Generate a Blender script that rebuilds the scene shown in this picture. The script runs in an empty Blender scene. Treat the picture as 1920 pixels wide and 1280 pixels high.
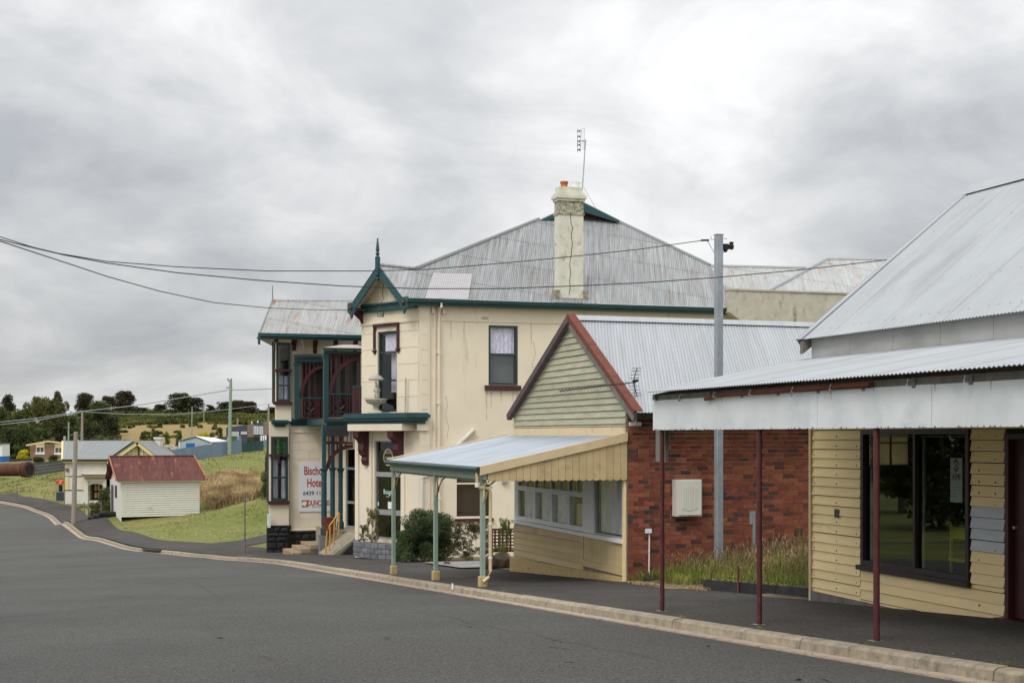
import bpy, bmesh, math, random
import numpy as np
from math import sin, cos, pi, radians
from mathutils import Vector
random.seed(7); rng = np.random.default_rng(7)
sc = bpy.context.scene
col = sc.collection
EYE = 1.7                      # eye height; every z below is measured from the eye and lifted by EYE when built
TH = math.atan2(.3069, .9518)  # the street frame: local X = across the street (t), local Y = along the street (s)
FPX = 2667.0

# ------------------------------------------------------------------ camera, world, sun, exposure
cam_d = bpy.data.cameras.new('camera'); cam = bpy.data.objects.new('camera', cam_d); col.objects.link(cam)
cam.location = (0, 0, EYE); cam.rotation_euler = (pi/2, 0, 0)
cam_d.lens = 50.0; cam_d.sensor_width = 36.0; cam_d.shift_y = 177/1920
cam_d.clip_start = .1; cam_d.clip_end = 6000
sc.camera = cam
sc.view_settings.view_transform = 'Standard'; sc.view_settings.look = 'None'
sc.view_settings.gamma = 1; sc.view_settings.use_curve_mapping = False
sc.view_settings.exposure = 0.70
sc.cycles.max_bounces = 8; sc.cycles.transparent_max_bounces = 24
sc.cycles.use_denoising = True

SUN_EL, SUN_AZ = radians(50), radians(215)
world = bpy.data.worlds.new('World'); sc.world = world; world.use_nodes = True
def world_nodes():
    nt = world.node_tree; n = nt.nodes; L = nt.links; n.clear()
    out = n.new('ShaderNodeOutputWorld'); bg = n.new('ShaderNodeBackground'); bg.inputs[1].default_value = .1
    sky = n.new('ShaderNodeTexSky'); sky.sky_type = 'NISHITA'; sky.sun_disc = False
    sky.sun_elevation = SUN_EL; sky.sun_rotation = SUN_AZ
    tc = n.new('ShaderNodeTexCoord'); sp = n.new('ShaderNodeSeparateXYZ'); L.new(tc.outputs['Generated'], sp.inputs[0])
    def M(op, a, b=None):
        m = n.new('ShaderNodeMath'); m.operation = op
        if op == 'MULTIPLY_ADD': m.inputs[2].default_value = 8.5      # overcast sky: brighter towards the zenith
        for i, v in enumerate((a, b)):
            if v is None: continue
            if isinstance(v, (int, float)): m.inputs[i].default_value = v
            else: L.new(v, m.inputs[i])
        return m.outputs[0]
    zz = M('ADD', M('ABSOLUTE', sp.outputs[2]), .36)
    cb = n.new('ShaderNodeCombineXYZ')
    L.new(M('DIVIDE', sp.outputs[0], zz), cb.inputs[0]); L.new(M('DIVIDE', sp.outputs[1], zz), cb.inputs[1])
    def noise(scale, detail, rough, off, dist=0., sc3=(1, 1, 1)):
        mp = n.new('ShaderNodeMapping'); mp.inputs['Location'].default_value = off; mp.inputs['Scale'].default_value = sc3
        L.new(cb.outputs[0], mp.inputs[0])
        t = n.new('ShaderNodeTexNoise'); L.new(mp.outputs[0], t.inputs['Vector'])
        t.inputs['Scale'].default_value = scale; t.inputs['Detail'].default_value = detail
        t.inputs['Roughness'].default_value = rough; t.inputs['Distortion'].default_value = dist
        return t.outputs[0]
    big = noise(1.1, 2, .5, (3.1, 1.4, 0), .5)
    mid = noise(3.0, 6, .55, (7.7, 2.2, 0), .6)
    fine = noise(8.5, 6, .55, (1.2, 9.4, 0), .4)
    f = M('ADD', M('ADD', M('MULTIPLY', big, .75), M('MULTIPLY', mid, .55)), M('MULTIPLY', fine, .16))
    rp = n.new('ShaderNodeValToRGB'); L.new(f, rp.inputs[0]); e = rp.color_ramp.elements
    e[0].position = .53; e[0].color = (.285, .296, .313, 1)
    e[1].position = .90; e[1].color = (.62, .622, .62, 1)
    x = e.new(.65); x.color = (.385, .391, .398, 1)
    x = e.new(.735); x.color = (.47, .474, .478, 1)
    x = e.new(.81); x.color = (.555, .558, .558, 1)
    sc10 = n.new('ShaderNodeVectorMath'); sc10.operation = 'SCALE'; L.new(rp.outputs[0], sc10.inputs[0]); L.new(M('MULTIPLY_ADD', M('MAXIMUM', sp.outputs[2], 0.), 12.0), sc10.inputs['Scale'])
    mx = n.new('ShaderNodeMix'); mx.data_type = 'RGBA'; mx.inputs[0].default_value = .96
    L.new(sky.outputs[0], mx.inputs[6]); L.new(sc10.outputs[0], mx.inputs[7])
    L.new(mx.outputs[2], bg.inputs[0]); L.new(bg.outputs[0], out.inputs[0])
world_nodes()
sun_d = bpy.data.lights.new('sun', 'SUN'); sun_d.energy = 1.0; sun_d.angle = radians(22); sun_d.color = (1, .96, .89)
sun = bpy.data.objects.new('sun', sun_d); col.objects.link(sun)
sun.rotation_euler = (Vector((-sin(SUN_AZ)*cos(SUN_EL), -cos(SUN_AZ)*cos(SUN_EL), -sin(SUN_EL)))).to_track_quat('-Z', 'Y').to_euler()

# ------------------------------------------------------------------ frame helpers
def ray(x, y):
    d = (x-960)/FPX
    return (d*.9518+.3069, -d*.3069+.9518, (817-y)/FPX)       # (dt, ds, dz) per metre of depth
def at_k(x, y, k): r = ray(x, y); return (r[0]*k, r[1]*k, r[2]*k)
def at_s(x, y, s): r = ray(x, y); return at_k(x, y, s/r[1])
def at_t(x, y, t): r = ray(x, y); return at_k(x, y, t/r[0])
def roof_s(x, y, s0, z0, m): r = ray(x, y); return at_k(x, y, (z0-m*s0)/(r[2]-m*r[1]))
def to_world(p): c, s_ = cos(TH), sin(TH); return (p[0]*c-p[1]*s_, p[0]*s_+p[1]*c, p[2]+EYE)
class Fr:
    """a wall plane in the street frame: a runs along it, n points out of it"""
    def __init__(F, O, A, N): F.O, F.A, F.N = O, A, N
    def p(F, a, n, z): return (F.O[0]+F.A[0]*a+F.N[0]*n, F.O[1]+F.A[1]*a+F.N[1]*n, z)
    def px(F, x, y, n=0.):
        r = ray(x, y); k = (F.O[0]*F.N[0]+F.O[1]*F.N[1]+n)/(r[0]*F.N[0]+r[1]*F.N[1])
        return ((r[0]*k-F.O[0])*F.A[0]+(r[1]*k-F.O[1])*F.A[1], r[2]*k)
def FS(s0): return Fr((0, s0), (1, 0), (0, -1))
def FT(t0): return Fr((t0, 0), (0, 1), (-1, 0))

PX = [-80, 60, 66, 72, 80, 100, 150, 400]; PY = [3.32, -5.08, -5.5, -5.85, -6.02, -6.15, -6.25, -6.3]
def P(s): return float(np.interp(s, PX, PY))
ctrl = []
for s in list(range(-60, 80, 10)):
    for t in (-60, -30, -10, 0, 10, 20, 45): ctrl.append((t, s, P(s)))
for s in (80, 95, 115, 135):
    for t in (-60, -30, -12, -3, 2): ctrl.append((t if s < 130 else t-6, s, P(s)))
for x, y, k in [(175, 975, 100), (220, 966, 95), (370, 962, 95), (300, 990, 87), (499, 1007, 80), (499, 985, 86), (440, 935, 100), (500, 935, 92),
                (500, 900, 112), (400, 900, 112), (380, 865, 145), (505, 845, 150), (440, 852, 150), (310, 870, 150), (130, 941, 130),
                (200, 940, 130), (60, 925, 145), (0, 926, 150), (0, 900, 172), (60, 897, 165), (115, 905, 142), (120, 880, 165), (60, 868, 200), (0, 866, 215),
                (50, 862, 235), (115, 863, 230), (200, 860, 260), (0, 857, 280), (215, 838, 300), (330, 838, 230), (430, 838, 190),
                (505, 822, 200), (430, 822, 330), (215, 803, 350), (330, 793, 400), (430, 797, 390), (505, 795, 400), (215, 778, 430),
                (330, 777, 440), (505, 777, 440), (0, 822, 400), (100, 812, 400), (0, 800, 500), (215, 782, 620), (505, 784, 620), (-300, 850, 300), (-300, 880, 180),
                (-300, 820, 500), (700, 800, 300), (700, 780, 450), (700, 880, 160), (1000, 860, 160), (1000, 800, 300), (-400, 800, 900), (200, 790, 1100), (900, 790, 1100), (1500, 800, 600)]:
    ctrl.append(at_k(x, y, k))
CT = np.array(ctrl); _c = 4.0
def _ker(d2): return np.sqrt(d2+_c*_c)
_A = _ker(((CT[:, None, :2]-CT[None, :, :2])**2).sum(-1)); _n = len(CT)
_Q = np.hstack([np.ones((_n, 1)), CT[:, :2]])
_W = np.linalg.solve(np.block([[_A, _Q], [_Q.T, np.zeros((3, 3))]]), np.concatenate([CT[:, 2], np.zeros(3)]))
def Gv(t, s):
    t = np.asarray(t, float); s = np.asarray(s, float); sh = t.shape; t = t.ravel(); s = s.ravel()
    out = np.empty(len(t))
    for i in range(0, len(t), 20000):
        a, b = t[i:i+20000], s[i:i+20000]
        K = _ker((a[:, None]-CT[None, :, 0])**2+(b[:, None]-CT[None, :, 1])**2)
        out[i:i+20000] = K@_W[:_n]+_W[_n]+_W[_n+1]*a+_W[_n+2]*b
    w = np.clip((s-70)/14, 0, 1); w = np.where(t > 24, np.maximum(w, np.clip((t-24)/10, 0, 1)), w)
    return (w*out+(1-w)*np.interp(s, PX, PY)).reshape(sh)
def G(t, s): return float(Gv([t], [s])[0])
def on_ground(x, y, k0=8., k1=700.):
    r = ray(x, y); ks = np.geomspace(k0, k1, 900)
    d = r[2]*ks-Gv(r[0]*ks, r[1]*ks)
    i = int(np.argmax(d < 0)); k = ks[i] if d[i] < 0 else k1
    return (r[0]*k, r[1]*k, G(r[0]*k, r[1]*k))

# ------------------------------------------------------------------ materials
MATS = {}
def mat(name, c, rough=.8, var=.12, scale=3., bump=.0, bscale=30., rnd=.0, metal=0., dirt=None, dirt_amt=.4, dscale=1.2, stretch=(1, 1, 1), spec=.35, dstretch=None, trans=None, huev=0., rot=0.):
    """base colour broken up by noise; optional per-object tint, dirt/rust patches and bump"""
    m = bpy.data.materials.new(name); m.use_nodes = True; nt = m.node_tree; n = nt.nodes; L = nt.links
    b = n['Principled BSDF']; b.inputs['Roughness'].default_value = rough; b.inputs['Metallic'].default_value = metal
    b.inputs['Specular IOR Level'].default_value = spec
    tc = n.new('ShaderNodeTexCoord'); mp = n.new('ShaderNodeMapping'); mp.inputs['Scale'].default_value = stretch
    vr = n.new('ShaderNodeVectorRotate'); vr.rotation_type = 'Z_AXIS'; vr.inputs['Angle'].default_value = rot; L.new(tc.outputs['Object'], vr.inputs['Vector'])
    L.new(vr.outputs[0], mp.inputs[0])
    def noise(s, det=5, src=None, rg=.6):
        t = n.new('ShaderNodeTexNoise'); t.inputs['Scale'].default_value = s; t.inputs['Detail'].default_value = det
        t.inputs['Roughness'].default_value = rg; L.new((src or mp).outputs[0], t.inputs['Vector']); return t.outputs[0]
    def rngm(v, a, b_):
        r = n.new('ShaderNodeMapRange'); L.new(v, r.inputs[0]); r.inputs[1].default_value = .3; r.inputs[2].default_value = .7
        r.inputs[3].default_value = a; r.inputs[4].default_value = b_; return r.outputs[0]
    def mix(f, a, b_, mode='MIX'):
        x = n.new('ShaderNodeMix'); x.data_type = 'RGBA'; x.blend_type = mode
        for i, v in ((0, f), (6, a), (7, b_)):
            if hasattr(v, 'is_linked'): L.new(v, x.inputs[i])
            elif i == 0: x.inputs[0].default_value = v
            else: x.inputs[i].default_value = (*v[:3], 1)
        return x.outputs[2]
    hs = n.new('ShaderNodeHueSaturation'); hs.inputs['Color'].default_value = (*c, 1)
    L.new(rngm(noise(scale), 1-var, 1+var), hs.inputs['Value'])
    cur = hs.outputs[0]
    if rnd or huev:
        oi = n.new('ShaderNodeObjectInfo'); h2 = n.new('ShaderNodeHueSaturation'); L.new(cur, h2.inputs['Color'])
        r = n.new('ShaderNodeMapRange'); L.new(oi.outputs['Random'], r.inputs[0]); r.inputs[3].default_value = 1-rnd; r.inputs[4].default_value = 1+rnd*.8
        L.new(r.outputs[0], h2.inputs['Value'])
        if huev:
            r = n.new('ShaderNodeMapRange'); w = n.new('ShaderNodeMath'); w.operation = 'FRACT'; w2 = n.new('ShaderNodeMath'); w2.operation = 'MULTIPLY'
            L.new(oi.outputs['Random'], w2.inputs[0]); w2.inputs[1].default_value = 7.31; L.new(w2.outputs[0], w.inputs[0])
            L.new(w.outputs[0], r.inputs[0]); r.inputs[3].default_value = .5-huev; r.inputs[4].default_value = .5+huev; L.new(r.outputs[0], h2.inputs['Hue'])
        cur = h2.outputs[0]
    if dirt:
        mp2 = n.new('ShaderNodeMapping'); mp2.inputs['Scale'].default_value = dstretch or stretch; mp2.inputs['Location'].default_value = (3.3, 8.1, 5.2)
        L.new(vr.outputs[0], mp2.inputs[0])
        r = n.new('ShaderNodeMapRange'); L.new(noise(dscale, 8, mp2, .68), r.inputs[0])
        r.inputs[1].default_value = .66-.3*dirt_amt; r.inputs[2].default_value = .80-.2*dirt_amt; r.inputs[3].default_value = 0; r.inputs[4].default_value = .85
        cur = mix(r.outputs[0], cur, dirt)
    L.new(cur, b.inputs['Base Color'])
    if bump:
        bp = n.new('ShaderNodeBump'); bp.inputs['Strength'].default_value = bump; bp.inputs['Distance'].default_value = .02
        L.new(noise(bscale, 6), bp.inputs['Height']); L.new(bp.outputs[0], b.inputs['Normal'])
    if trans:
        tl = n.new('ShaderNodeBsdfTranslucent'); L.new(cur, tl.inputs[0]); ms = n.new('ShaderNodeMixShader'); ms.inputs[0].default_value = trans
        L.new(b.outputs[0], ms.inputs[1]); L.new(tl.outputs[0], ms.inputs[2]); L.new(ms.outputs[0], n['Material Output'].inputs[0])
    MATS[name] = m; return m
def glass(name, tint=(.75, .78, .78), refl=.0):
    m = bpy.data.materials.new(name); m.use_nodes = True; nt = m.node_tree; n = nt.nodes; L = nt.links; n.remove(n['Principled BSDF'])
    tr = n.new('ShaderNodeBsdfTransparent'); tr.inputs[0].default_value = (*tint, 1)
    gl = n.new('ShaderNodeBsdfGlossy'); gl.inputs['Roughness'].default_value = .01; gl.inputs[0].default_value = (.9, .93, .93, 1)
    fr = n.new('ShaderNodeLayerWeight'); fr.inputs[0].default_value = .5
    pw = n.new('ShaderNodeMath'); pw.operation = 'POWER'; L.new(fr.outputs['Facing'], pw.inputs[0]); pw.inputs[1].default_value = 5
    ad = n.new('ShaderNodeMath'); ad.operation = 'MULTIPLY_ADD'; L.new(pw.outputs[0], ad.inputs[0]); ad.inputs[1].default_value = .94 if refl else .45; ad.inputs[2].default_value = .04+refl
    mx = n.new('ShaderNodeMixShader'); L.new(ad.outputs[0], mx.inputs[0]); L.new(tr.outputs[0], mx.inputs[1]); L.new(gl.outputs[0], mx.inputs[2])
    L.new(mx.outputs[0], n['Material Output'].inputs[0]); MATS[name] = m; return m
def two(name, c1, c2, scale, lo=.45, hi=.55, c3=None, s3=.1, rough=.9, bump=0, bscale=40, det=8, fine=(.9, 1.1), fscale=60):
    """two or three ground colours mixed by large noise, with fine grain"""
    m = bpy.data.materials.new(name); m.use_nodes = True; nt = m.node_tree; n = nt.nodes; L = nt.links
    b = n['Principled BSDF']; b.inputs['Roughness'].default_value = rough; b.inputs['Specular IOR Level'].default_value = .25
    tc = n.new('ShaderNodeTexCoord')
    def nz(s, d=det, r=.6):
        t = n.new('ShaderNodeTexNoise'); t.inputs['Scale'].default_value = s; t.inputs['Detail'].default_value = d; t.inputs['Roughness'].default_value = r
        L.new(tc.outputs['Object'], t.inputs['Vector']); return t.outputs[0]
    def mr(v, a, b_, o0=0., o1=1.):
        r = n.new('ShaderNodeMapRange'); L.new(v, r.inputs[0]); r.inputs[1].default_value = a; r.inputs[2].default_value = b_
        r.inputs[3].default_value = o0; r.inputs[4].default_value = o1; return r.outputs[0]
    x = n.new('ShaderNodeMix'); x.data_type = 'RGBA'; L.new(mr(nz(scale), lo, hi), x.inputs[0]); x.inputs[6].default_value = (*c1, 1); x.inputs[7].default_value = (*c2, 1)
    cur = x.outputs[2]
    if c3:
        y = n.new('ShaderNodeMix'); y.data_type = 'RGBA'; L.new(mr(nz(s3), .52, .62), y.inputs[0]); L.new(cur, y.inputs[6]); y.inputs[7].default_value = (*c3, 1); cur = y.outputs[2]
    h = n.new('ShaderNodeHueSaturation'); L.new(cur, h.inputs['Color']); L.new(mr(nz(fscale, 4, .7), .3, .7, *fine), h.inputs['Value'])
    L.new(h.outputs[0], b.inputs['Base Color'])
    if bump:
        bp = n.new('ShaderNodeBump'); bp.inputs['Strength'].default_value = bump; bp.inputs['Distance'].default_value = .03
        L.new(nz(bscale, 5, .7), bp.inputs['Height']); L.new(bp.outputs[0], b.inputs['Normal'])
    MATS[name] = m; return m

CREAM = mat('cream_render', (.785, .695, .555), .85, .06, .7, .2, 25, dirt=(.52, .45, .33), dirt_amt=.28, dscale=.9, dstretch=(2.6, 2.6, .30))
CREAM2 = mat('cream_trim', (.775, .685, .55), .8, .05, 1.2, dirt=(.4, .35, .26), dirt_amt=.15, dstretch=(3, 3, .6))
JOINT = mat('ashlar_joint', (.42, .35, .25), .9)
TEAL = mat('teal_paint', (.012, .062, .075), .45, .12, 4, spec=.5, dirt=(.05, .10, .10), dirt_amt=.2)
DGREEN = mat('dark_green_paint', (.014, .045, .035), .45, .1, 4, spec=.5)
MAROON = mat('maroon_paint', (.065, .016, .02), .5, .12, 4, spec=.4)
MAROONP = mat('maroon_post_paint', (.085, .02, .022), .5, .25, 5, spec=.35, dirt=(.20, .17, .16), dirt_amt=.24, dscale=7, dstretch=(1, 1, .5))
FOLI = (.2, .2, .2)
GALV = mat('weathered_zinc', (.38, .40, .42), .5, .10, 1.2, metal=.3, rnd=.03, stretch=(9, .35, .35), dirt=(.33, .33, .33), dirt_amt=.25, dscale=.9, rot=.33)
GALVA = mat('pale_zinc_roof', (.38, .40, .42), .5, .06, 1.2, metal=.3, rnd=.012, dirt=(.29, .30, .305), dirt_amt=.5, dscale=.8, dstretch=(.4, 2.2, .4))
GALVT = mat('awning_zinc', (.40, .44, .49), .45, .12, 1.5, metal=.4, rnd=.05, stretch=(.35, 1, 1), dirt=(.25, .27, .30), dirt_amt=.4, dscale=1.5, dstretch=(.5, 2.5, 1))
HROOF = mat('hotel_roof_zinc', (.345, .36, .37), .5, .30, 1.0, metal=.3, rnd=.08, stretch=(15, .35, .35), dirt=(.26, .145, .085), dirt_amt=.46, dscale=1.0, dstretch=(15, .8, .8), rot=.378)
HROOF2 = mat('wing_roof_zinc', (.42, .43, .425), .5, .20, 1.2, metal=.25, rnd=.05, stretch=(13, .4, .4), dirt=(.36, .15, .06), dirt_amt=.42, dscale=1.1, dstretch=(4.5, .9, .9), rot=.378)
PATCHZ = mat('new_zinc_patch', (.43, .42, .43), .5, .06, 2, metal=.3)
RUST = mat('rusty_iron', (.125, .046, .040), .85, .3, 2.5, .2, 40, rnd=.14, stretch=(3, .6, .6), dirt=(.30, .14, .085), dirt_amt=.42, dscale=1.2, dstretch=(2.4, .8, .8))
RUSTF = mat('rust_red_flashing', (.145, .042, .026), .8, .25, 6, .1, 40, dirt=(.22, .09, .05), dirt_amt=.35, dscale=4)
BRICK = mat('red_brick', (.235, .074, .043), .9, .20, 9, .5, 60, rnd=.38, huev=.012, spec=.15, dirt=(.09, .045, .035), dirt_amt=.25, dscale=3)
BRICKD = mat('burnt_brick', (.075, .04, .036), .85, .2, 9, .5, 60, rnd=.25, spec=.2)
BRICKB = mat('brown_house_brick', (.24, .155, .095), .9, .15, 6, rnd=.1)
MORTAR = mat('mortar', (.46, .40, .34), .95, .25, 5, .4, 60, dirt=(.42, .38, .33), dirt_amt=.55, dscale=6)
YBOARD = mat('yellow_board_paint', (.92, .725, .39), .7, .08, 3, .12, 30, rnd=.05, stretch=(1, .25, 1), dirt=(.36, .27, .15), dirt_amt=.22, dscale=2.5)
TBOARD = mat('tan_board_paint', (.54, .415, .225), .75, .09, 3, .12, 30, rnd=.06, stretch=(1, .3, 1), dirt=(.26, .20, .12), dirt_amt=.3, dscale=2.5)
GBOARD = mat('flaking_green_board', (.405, .37, .275), .85, .16, 5, .3, 40, rnd=.13, stretch=(1, .3, 1.5), dirt=(.30, .37, .245), dirt_amt=.62, dscale=2.2, dstretch=(1, .8, 5))
LGREY = mat('grey_primer_board', (.56, .59, .63), .75, .12, 4, rnd=.05, stretch=(1, .3, 2))
WHITEB = mat('white_board_paint', (.66, .65, .58), .7, .05, 3, rnd=.03, dirt=(.42, .38, .28), dirt_amt=.15)
WHITE = mat('white_paint', (.74, .76, .76), .6, .05, 2, dirt=(.5, .5, .48), dirt_amt=.15)
FASC = mat('faded_white_sign', (.66, .69, .71), .6, .09, 1.3, dirt=(.50, .56, .62), dirt_amt=.50, dscale=1.0, dstretch=(1, 1.6, 2.2))
GREYW = mat('grey_sheet', (.36, .36, .35), .7, .12, 1.5, dirt=(.25, .245, .24), dirt_amt=.4, dstretch=(1, .4, 2))
STUCCO = mat('stained_stucco', (.50, .465, .40), .9, .12, 3, .5, 22, dirt=(.13, .12, .09), dirt_amt=.36, dscale=2.6, dstretch=(1.4, 1.4, .6))
CHIM = mat('chimney_render', (.66, .645, .55), .9, .12, 3, .3, 20, dirt=(.24, .21, .15), dirt_amt=.32, dscale=3)
SAGE = mat('sage_green_paint', (.27, .345, .285), .6, .08, 5, dirt=(.16, .2, .16), dirt_amt=.2)
PEACH = mat('peach_cream_paint', (.66, .52, .32), .65, .06, 4, dirt=(.40, .30, .18), dirt_amt=.25, dscale=2)
POSTB = mat('post_base_paint', (.50, .36, .17), .8, .15, 8, dirt=(.2, .14, .08), dirt_amt=.4, dscale=9)
WOOD = mat('grey_weathered_timber', (.17, .155, .14), .85, .25, 6, .3, 40, stretch=(1, 1, .3))
POLEW = mat('pole_timber', (.30, .26, .21), .9, .15, 5, stretch=(3, 3, .3))
POLEG = mat('pale_green_pole', (.26, .33, .27), .8, .1, 4, stretch=(3, 3, .3))
STEEL = mat('galvanised_steel', (.36, .40, .44), .45, .14, 6, metal=.5, dirt=(.25, .28, .31), dirt_amt=.4, dscale=7, dstretch=(1, 1, .5))
BLACK = mat('black_wire', (.02, .02, .02), .6); DARK = mat('dark_interior', (.022, .021, .020), .9); ROOM = mat('room_wall', (.03, .029, .027), .9)
CONC = mat('old_concrete', (.31, .265, .195), .9, .22, 7, .5, 60, dirt=(.10, .085, .065), dirt_amt=.46, dscale=4, rnd=.10)
GUTC = mat('gutter_concrete', (.40, .32, .245), .9, .2, 9, .4, 70, dirt=(.15, .115, .09), dirt_amt=.42, dscale=4)
BASALT = mat('dark_basalt', (.028, .028, .030), .85, .3, 7, .9, 18, rnd=.35)
STONEG = mat('grey_block_stone', (.165, .17, .185), .9, .2, 7, .6, 30, rnd=.2)
ALU = mat('aluminium_frame', (.42, .44, .46), .4, .05, 4, metal=.5)
LACE = mat('lace_curtain', (.88, .80, .97), .9, .25, 14, stretch=(1, 1, .4))
SHEER = mat('grey_curtain', (.68, .62, .74), .95, .25, 9, stretch=(1, 2, .15))
BLIND = mat('brown_blind', (.07, .042, .03), .7, .1, 4)
CREAMBL = mat('cream_blind', (.75, .68, .48), .9, .1, 3, trans=.5)
VINYL = mat('dark_vinyl_sheet', (.035, .018, .022), .22, .3, 2, spec=.6, bump=.2, bscale=1.4); VINYL2 = mat('black_vinyl_sheet', (.02, .02, .024), .2, .3, 2, spec=.7, bump=.3, bscale=1.6, stretch=(1, 1, .3))
GLASS = glass('window_glass', (.93, .95, .95)); GLASSR = glass('shop_glass', (.80, .83, .81), .02)
TERRA = mat('terracotta', (.45, .13, .045), .8, .12, 8); RED = mat('sign_red', (.42, .028, .018), .6, .03); INK = mat('sign_black', (.02, .02, .022), .6, .03)
ORANGE = mat('orange_mark', (.55, .22, .05), .6); YRAIL = mat('yellow_rail_paint', (.60, .33, .06), .5, .08, 5); BLUE = mat('blue_door', (.01, .13, .48), .5)
RUBBER = mat('black_rubber', (.018, .018, .02), .8, .15, 6, .3, 50); PAPER = mat('paper', (.80, .81, .83), .8)
GOLDP = mat('decal_cream', (.55, .50, .38), .7); ICE = mat('decal_pale_blue', (.45, .62, .60), .7); POTR = mat('pot_brown', (.16, .05, .035), .6, .15, 6)
YCHAIR = mat('yellow_plastic', (.55, .50, .03), .4); PHONER = mat('booth_orange', (.75, .09, .03), .5); SLATE = mat('grey_roof', (.22, .235, .235), .6, .06, 1.5, rnd=.03)
STATUE = mat('cast_stone', (.52, .49, .42), .9, .2, 9, .4, 40, dirt=(.13, .12, .10), dirt_amt=.35, dscale=6); MOULD = mat('lichened_stone', (.42, .39, .37), .9, .35, 12, .4, 40)
BLUEF = mat('blue_fence_paint', (.19, .25, .34), .7, .08, 1.0, rnd=.08); DKF = mat('dark_timber_fence', (.06, .062, .068), .85, .3, 3, rnd=.2, stretch=(.3, .3, 3))
TEALF = mat('dark_teal_fence', (.035, .075, .09), .7, .1, 1, rnd=.1); SHEDB = mat('pale_shed_sheet', (.38, .43, .45), .6, .05, 2); NAVY = mat('navy_cladding', (.055, .065, .09), .7, .1, 2)
ASPH = two('asphalt_road', (.066, .066, .061), (.094, .093, .088), .26, .3, .7, c3=(.078, .076, .069), s3=.09, rough=.85, bump=.8, bscale=60, fine=(.25, 1.9), fscale=30)
PATHM = two('asphalt_footpath', (.042, .039, .036), (.074, .068, .063), .55, .3, .7, c3=(.062, .055, .048), s3=.35, rough=.88, bump=.8, bscale=55, fine=(.3, 1.9), fscale=26)
PATHL = two('pale_path', (.27, .26, .25), (.20, .195, .19), .8, rough=.9, fscale=30)
GRASSG = two('lawn_and_pasture', (.128, .148, .034), (.218, .198, .068), .16, .42, .66, c3=(.165, .178, .048), s3=.05, rough=.95, bump=1., bscale=9, fine=(.68, 1.3), fscale=3.2)
SOIL = two('bare_soil', (.13, .095, .06), (.20, .15, .09), 1.4, rough=.95, bump=.6, bscale=20, fscale=14)
MOSS = mat('yellow_moss', (.33, .25, .03), .95, .3, 9, .6, 40)

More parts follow.
